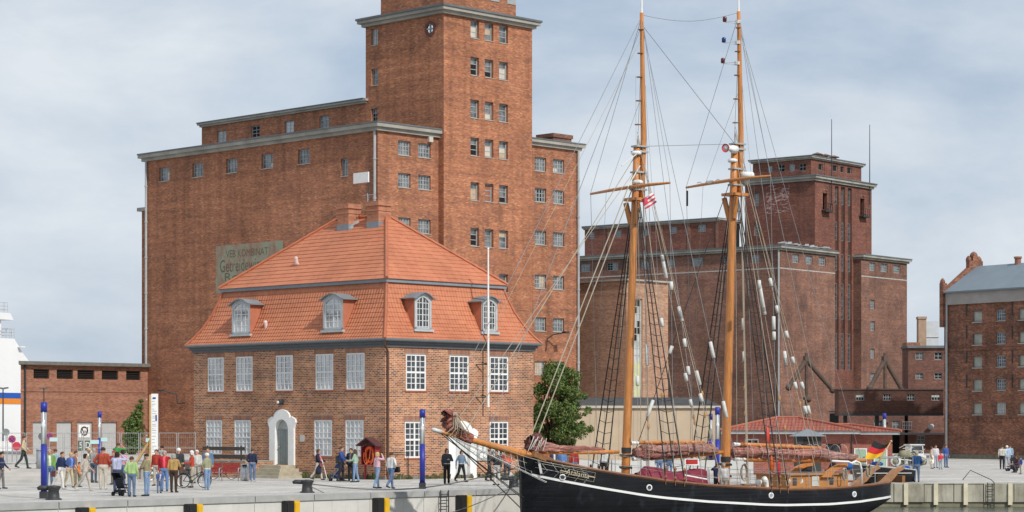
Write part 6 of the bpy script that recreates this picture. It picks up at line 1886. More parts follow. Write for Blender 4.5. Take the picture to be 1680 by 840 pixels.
# covered dinghy on deck
a_, b_ = sd_(1042, -.6), sd_(1158, -.6)
LD = b_ - a_
dg = thing('covered_dinghy', 'dinghy under a maroon tarpaulin on the deck beside the foremast', 'boat', FSH.w((a_ + b_) / 2, -.7, zrail((a_ + b_) / 2) - .28), RS)
m = MB(); K = 18; n = 14; vs = []; r_ = random.Random(9)
for i in range(K + 1):
    t_ = i / K; w_ = .95 * (math.sin(math.pi * min(1, t_ * .9 + .1)) ** .5); h_ = .98 - .22 * t_ + .1 * math.sin(t_ * 9) + (0 if t_ > .08 else -.25)
    for k_ in range(n + 1):
        u = -1 + 2 * k_ / n; vs.append((-LD / 2 + LD * t_, u * w_, .12 + h_ * (1 - abs(u) ** 2.4) * .95 + .03 * math.sin(7 * u + i * 1.3)))
m.add(vs, [(i * (n + 1) + k_, i * (n + 1) + k_ + 1, (i + 1) * (n + 1) + k_ + 1, (i + 1) * (n + 1) + k_) for i in range(K) for k_ in range(n)])
m.build('tarpaulin', plain('maroon_tarpaulin', (.19, .022, .042), .6, .2, 2, 0, .3, .03), dg, True)
m = MB(); m.path([(-LD / 2 + .1 + q * (LD - .2) / 8, -.93 * (math.sin(math.pi * min(1, q / 8 * .9 + .1)) ** .5), .1) for q in range(9)], .1, 6); m.path([(-LD / 2 + .1 + q * (LD - .2) / 8, .93 * (math.sin(math.pi * min(1, q / 8 * .9 + .1)) ** .5), .1) for q in range(9)], .1, 6)
build_each(m, 'boat_side', OFFWH, dg, True)
m = MB()
for x in (-LD * .3, LD * .3): m.box(x - .12, x + .12, -.8, .8, -.42, .2)
build_each(m, 'cradle', WOODD, dg)
m = MB(); m.tube((-.1, -.98, .72), (LD * .32, -.9, .5), .035); m.build('boat_hook', WHITE, dg)

# ------------------------------------------------------------------ the small black boat behind the stern, with its flag
bq = at(1452, 792, 124.0)
sb = thing('small_boat', 'small black hulled boat with blue tarpaulin lying behind the stern', 'boat', (bq.x, bq.y, gz(0, 124)), R(8))
ppm = F / 124.0
h0 = (1404 - 1452) / ppm; h1 = (1500 - 1452) / ppm
m = MB(); K = 12
for side in (-1, 1):
    vs = []
    for i in range(K + 1):
        t_ = i / K; x = h0 + (h1 - h0) * t_; w_ = .95 * (1 - max(0, (t_ - .6) / .4) ** 2.2 * .55); zt = .95 - .3 * t_
        vs += [(x, side * w_, zt), (x, side * w_ * .95, zt - .35), (x, side * w_ * .6, .02)]
    m.add(vs, [(i * 3 + j, (i + 1) * 3 + j, (i + 1) * 3 + j + 1, i * 3 + j + 1) for i in range(K) for j in range(2)])
m.poly([(h1, -.43, .65), (h1, -.41, .3), (h1, -.26, .02), (h1, .26, .02), (h1, .41, .3), (h1, .43, .65)]); m.poly([(h0, -.95, .95), (h0, -.9, .6), (h0, -.57, .02), (h0, .57, .02), (h0, .9, .6), (h0, .95, .95)])
m.poly([(h0, -.95, .9), (h0 + 2, -.93, .8), (h1, -.43, .62), (h1, .43, .62), (h0 + 2, .93, .8), (h0, .95, .9)])
m.build('hull', plain('boat_black', (.012, .012, .013), .35, .2), sb)
m = MB(); m.path([(h0, -.97, .97), (h0 + (h1 - h0) * .6, -.96, .79), (h1, -.45, .67)], .05, 6); m.path([(h0, .97, .97), (h0 + (h1 - h0) * .6, .96, .79), (h1, .45, .67)], .05, 6); m.build('gunwale', plain('gunwale_grey', (.4, .4, .38), .6), sb)
m = MB(); m.box(h0 + .1, h0 + 2.2, -.85, -.8, 1.35, 1.42)
for x in np.linspace(h0 + .1, h1 - .3, 7): m.tube((x, -.85, .8), (x, -.85, 1.4), .02)
m.path([(h0 + .1, -.85, 1.4), (h1 - .3, -.6, 1.2)], .018); m.build('rail', STEEL, sb)
m = MB(); m.ball((1.05, -.3, .75), .3, 10, sc=(1, .8, .6)); m.ball((-.6, -.4, 1.0), .3, 10, sc=(1.3, .8, .5)); build_each(m, 'blue_tarpaulin', plain('tarpaulin_blue', (.03, .09, .35), .7, .2), sb, True)
m = MB(); m.ball((1.45, -.1, .75), .28, 10, sc=(.9, 1, .8)); m.build('outboard_motor', plain('motor_grey', (.38, .38, .37), .4, .2), sb, True)
m = MB(); m.lathe([(.2, -.06), (.3, -.06), (.3, .06), (.2, .06), (.2, -.06)], 14, (.35, -.75, 1.15), axis='y'); m.build('life_ring', OFFWH, sb, True)
m = MB(); m.box(-1.9, 1.2, -.99, -.97, .5, .53); m.build('white_line', WHITE, sb)
fs_ = at(1432, 765, 122.5); ft_ = at(1462, 724, 122.5)
fl = thing('ensign', 'black red and gold flag on a slanting varnished staff above the small boat', 'flag', fs_, 0)
m = MB(); d = ft_ - fs_; m.tube((0, 0, -.3), tuple(d), .045, .03, 8); m.ball(tuple(d), .07); m.build('staff', plain('staff_pale', (.5, .33, .13), .45), fl, True)
A1 = V(*d) * .93; A0 = V(*d) * .4
m = MB(); NX_, NY_ = 16, 9
vs = []
for j in range(NY_ + 1):
    for i in range(NX_ + 1):
        t_ = i / NX_; q = j / NY_
        b_ = A0.lerp(A1, q)
        end = V(b_.x - .85, -.1, b_.z - .1 + .25 * q)
        # hangs in folds from the staff, its fly drooping to the left
        x = b_.x + (end.x - b_.x) * t_; z = b_.z + (end.z - b_.z) * t_ ** 1.3 - .12 * math.sin(math.pi * t_)
        vs.append((x, b_.y - .05 + .12 * math.sin(5.5 * t_ + 2 * q), z))
m.add(vs, [(j * (NX_ + 1) + i, j * (NX_ + 1) + i + 1, (j + 1) * (NX_ + 1) + i + 1, (j + 1) * (NX_ + 1) + i) for j in range(NY_) for i in range(NX_)])
m.m = [[1, 1, 1, 0, 0, 0, 2, 2, 2][j] for j in range(NY_) for i in range(NX_)]
m.build('cloth', [plain('ensign_red', (.6, .03, .03), .7, .1), plain('ensign_gold', (.8, .48, .02), .7, .1), plain('ensign_black', (.02, .02, .02), .7)], fl, True)
# ------------------------------------------------------------------ the ferry at the far left
fe0 = at(48, 690, 240)
FF = Frame(fe0.x, fe0.y, -1.3, R(90 + 24))      # local x runs from the bow back and towards the left front... along the hull
ferry = thing('ferry', 'white ferry with blue and orange stripe moored beyond the brick shed', 'ship', (fe0.x, fe0.y, -1.3), R(244))
# in the ferry's own axes +x runs along the hull away from its end, y across
fz = lambda py: at(0, py, 240).z + 1.3
FWH = plain('ferry_white', (.78, .79, .79), .35, .04, .2)
m = MB()
pf = [(0.4, -1.0), (.0, fz(672)), (.1, fz(592)), (.55, fz(586)), (1.2, fz(578)), (2.5, fz(557)), (120, fz(557)), (120, -1.0)]
m.prism(pf, 0, 22, lambda a, b, d: (a, -d, b)); m.build('hull', FWH, ferry)
m = MB(); m.box(4.3, 120, -21.7, -.3, fz(557) + .002, fz(527)); m.build('deckhouse', FWH, ferry)
m = MB(); pf = [(2.7, fz(527) + .002), (3.3, fz(516)), (120, fz(516)), (120, fz(527) + .002)]
m.prism(pf, -.1, 22.1, lambda a, b, d: (a, -d, b)); m.build('bridge_wing', FWH, ferry)
m = MB(); m.box(1.3, 2.0, -3, .5, fz(571), fz(569)); m.build('boarding_step', FWH, ferry)
for (y0, y1, c_, nm) in ((645, 654, (.02, .10, .42), 'blue_stripe'), (654.2, 663, (.72, .24, .03), 'orange_stripe')):
    m = MB(); m.box(.1, 120, -22.04, .05, fz(y1), fz(y0)); m.build(nm, plain(nm, c_, .4, .04), ferry)
m = MB()
for (py, x0, h_) in ((557, 2.5, 1.05), (516, 3.6, 1.1)):
    for dz in (.33, .66, 1.0): m.box(x0 - .03, 30, -.04, .0, fz(py) + dz * h_ - .025, fz(py) + dz * h_ + .025); m.box(x0 - .05, x0, -21, .0, fz(py) + dz * h_ - .025, fz(py) + dz * h_ + .025)
    for x in np.arange(x0, 30, .7): m.box(x - .025, x + .025, -.04, .0, fz(py), fz(py) + h_)
    for y in np.arange(-20, 0, .7): m.box(x0 - .05, x0 + .01, y - .025, y + .025, fz(py), fz(py) + h_)
m.build('railings', plain('rail_grey', (.5, .52, .54), .5), ferry)

# ------------------------------------------------------------------ vegetation
def leaf_mat(name, cols):
    k = NT(name)
    oi = k.n('ShaderNodeNewGeometry')
    c = k.ramp(oi.outputs['Random Per Island'], [(i / (len(cols) - 1), c) for i, c in enumerate(cols)])
    nz = k.noise(k.tc.outputs['Object'], .9, 3, .6)
    c = k.mix(1.0, c, k.ramp(nz, [(.3, .75), (.7, 1.25)]), 'MULTIPLY')
    k.fin(c, .6, 0, .25)
    tr = k.n('ShaderNodeBsdfTranslucent'); k.set(tr.inputs['Color'], c)
    ms = k.n('ShaderNodeMixShader'); ms.inputs[0].default_value = .25
    k.t.links.new(k.bs.outputs[0], ms.inputs[1]); k.t.links.new(tr.outputs[0], ms.inputs[2]); k.t.links.new(ms.outputs[0], k.out.inputs['Surface'])
    return k.m
LEAF = leaf_mat('broad_leaf', [(.055, .11, .028), (.085, .16, .042), (.12, .2, .055), (.17, .22, .06), (.23, .18, .07)])
def leaves(mb, lobes, count, size, seed):
    g_ = np.random.default_rng(seed)
    wts = np.array([l[3] ** 2 for l in lobes]); wts = wts / wts.sum()
    idx = g_.choice(len(lobes), count, p=wts)
    for i in idx:
        cx, cy, cz, r = lobes[i]
        d = g_.normal(size=3); d /= np.linalg.norm(d) + 1e-9
        rr_ = r * (g_.random() ** .33) * (1 + .12 * g_.normal())
        p = np.array([cx, cy, cz]) + d * rr_ * np.array([1, 1, .85])
        n_ = d + g_.normal(size=3) * .7; n_ /= np.linalg.norm(n_)
        a = np.cross(n_, g_.normal(size=3)); a /= np.linalg.norm(a) + 1e-9; b = np.cross(n_, a)
        s_ = size * (.6 + .8 * g_.random())
        mb.quad(p - a * s_ * .5, p + b * s_ * .32, p + a * s_ * .5, p - b * s_ * .32)
def tree(name, label, cat, loc, trunk_h, lobes, n_, size, seed, tr=.16):
    t = thing(name, label, cat, loc)
    m = MB()
    top = max(l[2] for l in lobes)
    m.path([(0, 0, -.3), (.05, 0, trunk_h * .5), (-.05, .05, trunk_h), (.05, 0, top * .8)], [tr * 1.25, tr, tr * .85, tr * .25], 9)
    for l in lobes[::2]: m.path([(0, 0, trunk_h * (.8 + .04 * (l[2] % 3))), (l[0] * .5, l[1] * .5, (trunk_h + l[2]) / 2), (l[0], l[1], l[2])], [tr * .5, tr * .3, tr * .1], 6)
    m.build('trunk', plain('bark', (.11, .085, .06), .9, .3, 5), t, True)
    m = MB(); leaves(m, lobes, n_, size, seed); m.build('crown', LEAF, t)
    return t
tb = at(908, 745, 150); r_ = random.Random(2)
lob = []
for (zz, wm, cnt) in ((2.2, 1.2, 5), (3.0, 1.7, 7), (3.9, 1.9, 8), (4.8, 1.8, 8), (5.7, 1.55, 7), (6.5, 1.1, 5), (7.1, .5, 3)):
    for i in range(cnt):
        a_ = 6.28 * i / cnt + r_.uniform(-.4, .4); q = wm * r_.uniform(.55, .9)
        lob.append((q * math.cos(a_) + .15, q * math.sin(a_), zz + r_.uniform(-.35, .35), r_.uniform(.42, .8)))
        q = wm * r_.uniform(1.05, 1.4); a_ += .4; lob.append((q * math.cos(a_) + .15, q * math.sin(a_), zz + r_.uniform(-.5, .5), r_.uniform(.16, .34)))
tree('tree', 'dense green tree between the brick house and the beige shed', 'tree', (tb.x, tb.y, gz(0, 150) - .3), 1.7, lob, 27000, .16, 5)
vb = at(219, 745, 182); lob = [(-.1, -.3, .6, .6), (.3, -.3, 1.0, .6), (-.25, -.3, 1.4, .65), (.0, -.2, 2.1, .7), (.15, -.2, 2.8, .7), (.35, -.2, 3.4, .5), (-.35, -.2, 2.5, .55), (.5, -.2, 4.0, .32), (.45, -.1, 1.9, .5), (.6, 0, 4.5, .2)]
tree('climbing_shrub', 'ivy like shrub climbing between silo drainpipe and brick shed', 'shrub', (vb.x, vb.y, .4), .8, lob, 4200, .2, 8, .06)
# weeds at the foot of the house
t = MB(); g2 = random.Random(6); 
for _ in range(260):
    if g2.random() < .6: x, y = g2.uniform(-.35, -.08), g2.uniform(.5, LH)
    else: x, y = g2.uniform(.5, WH), g2.uniform(-.3, -.07)
    p = FH.w(x, y, 0); z = gz(p.x, p.y); h_ = g2.uniform(.1, .4); a_ = g2.uniform(0, 3.14)
    t.quad((p.x - .07 * math.cos(a_), p.y - .07 * math.sin(a_), z), (p.x + .07 * math.cos(a_), p.y + .07 * math.sin(a_), z), (p.x + .12 * math.cos(a_), p.y, z + h_), (p.x - .1 * math.cos(a_), p.y, z + h_ * .8))
o = t.build('weeds', leaf_mat('weed_leaf', [(.05, .08, .02), (.1, .11, .04), (.16, .14, .06)]), None); o['kind'] = 'stuff'

# ------------------------------------------------------------------ street furniture
def pillar(px, foot, top, label, cap=True, first=None):
    p = gpt(px, foot); s_ = F / p.y
    H_ = (foot - top) / s_
    t = thing('light_pillar', label, 'lamp post', p, 0, 'blue light pillars')
    w_ = .13
    m = MB(); m.box(-w_ - .03, w_ + .03, -w_ - .03, w_ + .03, 0, .3); m.build('base', IRON, t)
    m = MB(); m.lathe([(w_, .3), (w_, H_ * .56)], 20); m.build('blue_shaft', BLUEP, t, True)
    m = MB(); m.lathe([(w_ * .93, H_ * .56), (w_ * .93, H_ * .9)], 20); g_ = m.build('glazed_shaft', PGL, t, True)
    m = MB(); m.lathe([(.05, H_ * .57), (.05, H_ * .74), (.1, H_ * .76), (.03, H_ * .8), (.02, H_ * .9)], 10, (0, -w_ * .96, 0)); m.build('inner_lamp', WHITE, g_, True)
    m = MB(); m.lathe([(w_ + .01, H_ * .9), (w_ + .01, H_), (.02, H_ + .01)], 20); m.build('blue_cap', BLUEP, t, True)
    return t
PGL = plain('pillar_glass', (.30, .33, .35), .15, .08, 3, 0, .6)
pillar(72, 818, 660, 'tall blue light pillar near the quay edge at the far left')
pillar(693, 802, 672, 'blue light pillar on the quay in front of the house ground floor window')
pillar(163.5, 775, 675, 'slim blue light pillar behind the crowd near the grey shed doors')
pillar(1166, 775, 679, 'blue light pillar behind the mainmast, the left one of the close pair')
pillar(1177, 789, 668, 'blue light pillar right against the mainmast, taller of the close pair')
pillar(1451, 772, 678, 'blue light pillar beside the flag at the pavilion end')
# bollards
bp0 = None
for i, (px, foot, lab) in enumerate(((88, 820, 'black iron mooring bollard at the foot of the far left blue pillar'), (504, 808.5, 'black iron mooring bollard in front of the house steps'), (843, 801, 'black iron mooring bollard beside the ship bow'))):
    p = gpt(px, foot)
    if bp0 is None:
        bp0 = thing('mooring_bollard', lab, 'bollard', p, RZ, 'mooring bollards')
        m = MB(); m.lathe([(.34, 0), (.34, .04), (.25, .08), (.22, .38), (.3, .5), (.3, .56), (.02, .6)], 16); m.build('post', IRON, bp0, True)
        m = MB(); m.path([(0, 0, .48), (-.45, .3, .5), (-.55, .36, .46)], [.1, .1, .06], 8); m.build('horn', IRON, bp0, True)
    else:
        c = copy_tree(bp0); c.location = p; c['label'] = lab
# mooring lines
bpz = gpt(504, 808.5) + V(0, 0, .42)
def line(name, label, a, b, sag, r=.03, mat=None):
    m = MB(); m.path([Vector(a).lerp(Vector(b), t_ / 16) - V(0, 0, sag * math.sin(math.pi * t_ / 16)) for t_ in range(17)], r, 6)
    o = m.build(name, mat or plain('mooring_grey', (.16, .16, .15), .8), None); tag(o, label, 'rope'); return o
bow = FSH.w(.3, .8, zrail(.5) - .35)
line('mooring_line', 'grey mooring line from the bollard by the steps to the ship bow', bpz, bow, .6)
line('mooring_line', 'slack dark mooring line drooping below the quay edge towards the bow', bpz + V(.1, -.1, -.1), FSH.w(.1, .3, zrail(.3) - 1.1), 1.5, .022)
line('mooring_line', 'short mooring line from the bow to the bollard beside it', gpt(843, 801) + V(0, 0, .42), FSH.w(.5, .95, zrail(.5) - .45), .15)
# life ring cabinet on posts
p = FH.hit(608, 740, 'x', -.45); 
lc = thing('life_ring_cabinet', 'red wooden cabinet with orange life ring at the house corner', 'cabinet', FH.w(-.45, p.y, gz(0, 129)), RZ)
z0, z1 = FH.hit(608, 762, 'x', -.45).z + .1, FH.hit(608, 728, 'x', -.45).z
CB = plain('cabinet_red', (.30, .025, .035), .5, .12)
m = MB(); m.box(.1, .14, -.62, .62, z0, z1); m.box(-.2, .1, .58, .62, z0, z1); m.box(-.2, .1, -.62, -.58, z0, z1); m.box(-.2, .1, -.58, .58, z0, z0 + .05); m.build('case', CB, lc)
m = MB(); m.prism([(-.85, z1), (0, z1 + .45), (.85, z1), (.85, z1 + .07), (0, z1 + .53), (-.85, z1 + .07)], -.38, .2, lambda a, b, d: (d, a, b)); m.prism([(-.62, z1 + .0), (.62, z1), (0, z1 + .36)], .02, .12, lambda a, b, d: (d, a, b)); m.build('gable_roof', plain('cabinet_roof', (.09, .035, .035), .7), lc)
m = MB()
for y in (-.5, .5): m.box(.0, .08, y - .05, y + .05, -.1, z0)
m.build('posts', CB, lc)
zc_ = (z0 + z1) / 2 + .05
rg = thing('life_ring', 'orange life ring with rope hanging in the red cabinet', 'life ring', FH.w(-.5, p.y, gz(0, 129) + zc_), RZ)
m = MB(); m.path([(0, .36 * math.cos(a_), .42 * math.sin(a_)) for a_ in np.linspace(0, 2 * math.pi, 25)], .1, 10, cap=False); m.build('ring', plain('ring_orange', (.72, .09, .02), .5, .1), rg, True)
m = MB(); m.path([(-.12, .42 * math.cos(a_), -.1 + .5 * math.sin(a_)) for a_ in np.linspace(R(150), R(390), 14)], .03, 5); m.path([(-.12, -.2, .4), (-.14, -.1, -.2), (-.12, .15, -.55), (-.14, .2, .3)], .03, 5); m.build('grab_line', plain('line_orange', (.75, .2, .06), .6), rg)
# white info column with timber props
ip = gpt(253, 790); ip = V(ip.x, 130, .0); ip = at(253, 753, 128)
ic = thing('info_column', 'tall white printed info column braced with timber props', 'sign', (ip.x, ip.y, -.1), 0)
zt = at(0, 646, 128).z + .1
m = MB(); m.box(-.16, .22, -.06, .06, .35, zt); ib = m.build('board', WHITE, ic)
m = MB(); m.box(-.26, -.165, -.08, .08, 0, zt - .05); m.build('timber_post', plain('fresh_timber', (.5, .33, .14), .7, .15, 4), ic)
m = MB(); m.bar((-.2, .1, 2.3), (-1.7, .3, .0), .16, .12); m.bar((-.2, .3, 1.9), (-1.35, 1.6, .0), .12, .1); m.build('timber_brace', plain('fresh_timber', (.5, .33, .14), .7, .15, 4), ic)
m = MB(); r_ = random.Random(3)
z = zt - .3
while z > .7:
    m.box(-.12, -.12 + r_.uniform(.08, .28), -.066, -.061, z, z + .03); z -= r_.uniform(.09, .2)
m.build('printed_lines', plain('print_grey', (.3, .33, .4), .7), ib)
m = MB(); m.box(.08, .16, -.067, -.062, zt - 1.55, zt - 1.2); m.box(-.08, .1, -.067, -.062, zt - .3, zt - .2); m.build('blue_mark', BLUEP, ib)
# bench, bins
def bin_(px, foot, label):
    p = gpt(px, foot); t = thing('litter_bin', label, 'bin', p, 0, 'steel litter bins')
    m = MB(); m.lathe([(.22, 0), (.22, .82)], 18); m.build('drum', STEEL, t, True)
    m = MB(); m.lathe([(.225, .821), (.225, .97), (.02, 1.0)], 18); c_ = m.build('cover', STEEL, t, True)
    m = MB(); m.box(-.13, .13, -.24, -.18, .83, .93); m.build('slot', DARKVOID, c_)
bin_(402, 789.5, 'brushed steel litter bin beside the man in navy at the landing wall')
bin_(252, 786, 'steel litter bin behind the white info column')
tp_ = at(62, 762, 126); t = thing('litter_bin', 'pale steel litter bin on the terrace by the fence', 'bin', (tp_.x, 127, .58), 0, 'steel litter bins')
m = MB(); m.lathe([(.3, 0), (.3, 1.0)], 18); m.build('drum', STEEL, t, True); m = MB(); m.lathe([(.31, 1.0), (.31, 1.1), (.02, 1.12)], 18); m.build('cover', ZINC, t, True)
p = gpt(360, 789)
bn = thing('bench', 'red slatted bench with steel arms along the house front', 'bench', p, R(-8))
BR_ = plain('bench_red', (.27, .03, .028), .5, .12)
for x0, x1 in ((-1.05, -.04), (.04, 1.05)):
    m = MB()
    for q in range(5): m.box(x0, x1, -.05 + .1 * q, .03 + .1 * q, .42, .46)
    m.build('seat', BR_, bn)
    m = MB()
    for q in range(5): m.bar((x0, .5 + .025 * q, .55 + .1 * q), (x1, .5 + .025 * q, .55 + .1 * q), .03, .085)
    m.build('backrest', BR_, bn)
for x in (-1.1, 0, 1.1):
    m = MB(); m.path([(x, -.05, 0), (x, -.05, .6), (x, .05, .72), (x, .4, .72), (x, .5, .6), (x, .5, 0)], .03, 6); m.build('leg', STEEL, bn)
# mesh fence panels on the terrace
fy = 140.0
fx0, fx1 = at(-20, 0, fy).x, at(322, 0, fy).x
npan = 11; pw = (fx1 - fx0) / npan
fproto = None
FLAB = ['at the far left edge', 'before the ferry', 'in front of the shed corner', 'before the first grey door', 'before the second grey door', 'before the emblem door', 'before the fourth grey door', 'before the shrub', 'behind the timber props', 'behind the info column', 'ending at the brick house']
for i in range(npan):
    lab = 'galvanised mesh fence panel ' + FLAB[i]
    loc = (fx0 + pw * (i + .5), fy, .52)
    if fproto is None:
        fproto = thing('mesh_fence', lab, 'fence', loc, 0, 'temporary mesh fence panels')
        m = MB()
        for x in (-pw / 2 + .05, pw / 2 - .05): m.tube((x, 0, -.5), (x, 0, 2.0), .024)
        for z in (.1, 1.05, 1.98): m.tube((-pw / 2 + .05, 0, z), (pw / 2 - .05, 0, z), .018)
        m.build('frame', plain('fence_galvanised', (.33, .34, .34), .5), fproto)
        m = MB()
        x = -pw / 2 + .15
        while x < pw / 2 - .1: m.box(x - .003, x + .003, -.004, .004, .1, 1.98); x += .12
        z = .3
        while z < 1.95: m.box(-pw / 2, pw / 2, -.0085, -.0045, z - .004, z + .004); z += .28
        m.build('wire_mesh', plain('fence_wire', (.26, .27, .27), .5), fproto)
        m = MB(); m.box(-pw / 2 - .25, -pw / 2 + .3, -.15, .15, -.02, .1); m.build('foot_block', plain('foot_grey', (.25, .25, .24), .9), fproto)
    else:
        c = copy_tree(fproto); c.location = loc; c['label'] = lab
# small tags on the fence
for (px, py, w_, lab) in ((88, 721, .5, 'pale blue tag tied to the fence before the second grey door'), (155, 725, .55, 'pale green tag tied to the fence beside the emblem door'), (171, 721, .4, 'white tag tied to the fence by the slim pillar'), (247, 722, .6, 'turquoise tag tied to the fence beside the info column')):
    p = at(px, py, fy - .06); m = MB(); m.box(-w_ / 2, w_ / 2, -.01, .01, -.12, .12); o = m.build('fence_tag', plain('tag_mint', (.45, .66, .66), .5, .1), None, False, p); tag(o, lab, 'tag', 'fence tags')
# road signs and lamp at the left
def sign_post(px, py, Y, r, face, label, rim=None, plate=None, h=2.4):
    p = at(px, py, Y); t = thing('road_sign', label, 'sign', (p.x, p.y, .5), 0)
    m = MB(); m.tube((0, 0, -.1), (0, 0, p.z - .5 + .25), .035); m.build('pole', STEEL, t)
    m = MB(); m.lathe([(.01, -.05), (r, -.05), (r, -.03), (.01, -.03)], 22, (0, 0, p.z - .5), axis='y'); d = m.build('disc', face, t)
    if rim:
        m = MB(); m.lathe([(r * .72, -.06), (r * 1.0, -.06), (r * 1.0, -.052), (r * .72, -.052), (r * .72, -.06)], 22, (0, 0, p.z - .5), axis='y'); m.build('ring', rim, d)
        m = MB(); m.bar((-r * .55, -.06, p.z - .5 + r * .55), (r * .55, -.06, p.z - .5 - r * .55), .03, .1, up=(0, 1, 0)); m.bar((-r * .55, -.065, p.z - .5 - r * .55), (r * .55, -.065, p.z - .5 + r * .55), .03, .1, up=(0, 1, 0)); m.build('cross', rim, d)
    if plate:
        m = MB(); m.box(-.4, .4, -.05, -.02, p.z - 1.75, p.z - 1.1); m.build('plate', WHITE, t)
SR = plain('sign_red', (.55, .03, .06), .5, .05); SB_ = plain('sign_blue', (.05, .06, .3), .5, .05); SG = plain('sign_dark', (.11, .12, .12), .6, .1)
sign_post(10, 709, 150, .24, plain('sign_back_grey', (.2, .22, .22), .5), 'grey backed round sign before the ferry with white plate below', None, True)
sign_post(20, 720.5, 148, .25, SB_, 'blue no stopping sign with red ring in front of the ferry', SR)
sign_post(27.5, 732, 143, .27, SR, 'plain red round sign low beside the shed corner')
sign_post(69, 716, 152, .25, SG, 'dark round sign in front of the first grey shed door')
sign_post(81, 715, 150, .25, SB_, 'blue no stopping sign with red ring right of the far left pillar', SR)
for (px, py, Y, lab) in ((5, 637, 150, 'double armed street lamp at the left picture edge before the ferry'), (72, 637, 172, 'double armed street lamp behind the far left pillar')):
    p = at(px, py, Y); t = thing('street_lamp', lab, 'street lamp', (p.x, p.y, .4))
    m = MB(); m.tube((0, 0, 0), (0, 0, p.z - .4), .06, .04); m.build('pole', IRON, t)
    for s_ in (-1, 1):
        m = MB(); m.prism([(s_ * .05, -.06), (s_ * .05, .05), (s_ * .34, .08), (s_ * .34, -.01)], -.12, .12, lambda a, b, d: (a, d, b + p.z - .4)); m.build('lantern', SG, t)
# covered kiosk in front of the pavilion
p = gpt(1324, 783)
ks = thing('info_kiosk', 'dark kiosk with grey pyramid roof in front of the pavilion', 'kiosk', (p.x, 138, gz(0, 138)), 0)
kx = lambda w_: w_ / F * 138
zt_ = at(0, 713, 138).z - gz(0, 138)
m = MB(); m.box(-kx(20), kx(20), -.7, .7, 0, zt_ - .1); kb = m.build('body', plain('kiosk_dark', (.05, .05, .048), .6, .15), ks)
m = MB(); m.box(-kx(9), kx(9), -.72, -.702, .9, zt_ - .3); m.build('panel', G_DARK, kb)
m = MB(); vs = [(-kx(28), -1.0, zt_ - .1), (kx(28), -1.0, zt_ - .1), (kx(28), 1.0, zt_ - .1), (-kx(28), 1.0, zt_ - .1), (0, 0, zt_ + kx(10))]; m.add(vs, [(0, 1, 4), (1, 2, 4), (2, 3, 4), (3, 0, 4), (3, 2, 1, 0)]); m.build('roof', plain('kiosk_roof', (.2, .22, .24), .5, .1), ks)

# low wall and pale site boards behind the ship
p0, p1 = at(945, 742, 143), at(1215, 742, 143)
lwx = thing('site_barrier', 'pale low barrier boards behind the rail of the ship', 'barrier', (p0.x, p0.y, gz(0, 143)), 0)
m = MB(); x = 0
while x < p1.x - p0.x: m.box(x + .03, x + 2.2, -.04, .04, .15, 1.0); x += 2.26
m.build('boards', plain('barrier_pale', (.55, .55, .53), .7, .1, .6), lwx)
m = MB(); x = 0
while x < p1.x - p0.x: m.box(x - .04, x + .04, .05, .13, -.1, 1.1); x += 2.26
m.build('posts', STEEL, lwx)

# vehicle and net heap at the far right
p = gpt(1536, 766); vx = thing('utility_cart', 'small white utility vehicle parked by the warehouse wall', 'vehicle', (p.x, p.y + 10, gz(0, p.y + 10)), R(8))
vx.scale = (.85, .85, .85)
m = MB(); m.box(-.75, .75, -1.5, 1.5, .35, .95); vb_ = m.build('body', plain('cart_white', (.6, .61, .6), .4, .06), vx)
m = MB(); m.prism([(-.72, .951), (-.62, 1.95), (.62, 1.95), (.72, .951)], -.9, .9, lambda a, b, d: (a, d, b)); cb_ = m.build('cab', plain('cart_white', (.6, .61, .6), .4, .06), vx)
m = MB(); m.prism([(-.6, 1.15), (-.53, 1.85), (.53, 1.85), (.6, 1.15)], -.93, -.902, lambda a, b, d: (a, d, b)); m.build('windscreen', G_DARK, cb_)
m = MB(); m.box(-.78, .78, -1.0, 1.0, 1.952, 2.04); m.build('roof', OFFWH, cb_)
for x in (-.78, .78):
    for y in (-1.0, 1.0):
        m = MB(); m.lathe([(.02, -.09), (.33, -.09), (.36, 0), (.33, .09), (.02, .09)], 16, (x, y, .36), axis='x'); w_ = m.build('wheel', BLACK, vx, True)
for x in (-.5, .5):
    m = MB(); m.lathe([(.01, -.04), (.1, -.04), (.11, 0)], 12, (x, -1.5, .7), axis='y'); m.build('headlight', WHITE, vb_, True)
p = gpt(1511, 768); nh = thing('net_heap', 'pile of pale fishing gear and crates on the far quay', 'pile', (p.x, p.y + 5, gz(0, p.y)), 0)
r_ = random.Random(12)
m = MB()
for i in range(16): m.ball((r_.uniform(-1.3, 1.0), r_.uniform(-.5, .5), r_.uniform(.2, 1.3)), r_.uniform(.25, .5), 8, sc=(1.2, .8, .7))
m.build('netting', plain('net_olive', (.24, .23, .16), .9, .35, 4), nh, True)
m = MB()
for i in range(14): 
    a_ = V(r_.uniform(-1.3, .8), -.6, r_.uniform(.7, 1.6)); m.bar(a_, a_ + V(r_.uniform(.3, .9), r_.uniform(-.2, .2), r_.uniform(-.4, .5)), .16, .05)
m.build('driftwood', plain('driftwood_pale', (.5, .47, .38), .85, .2, 3), nh)

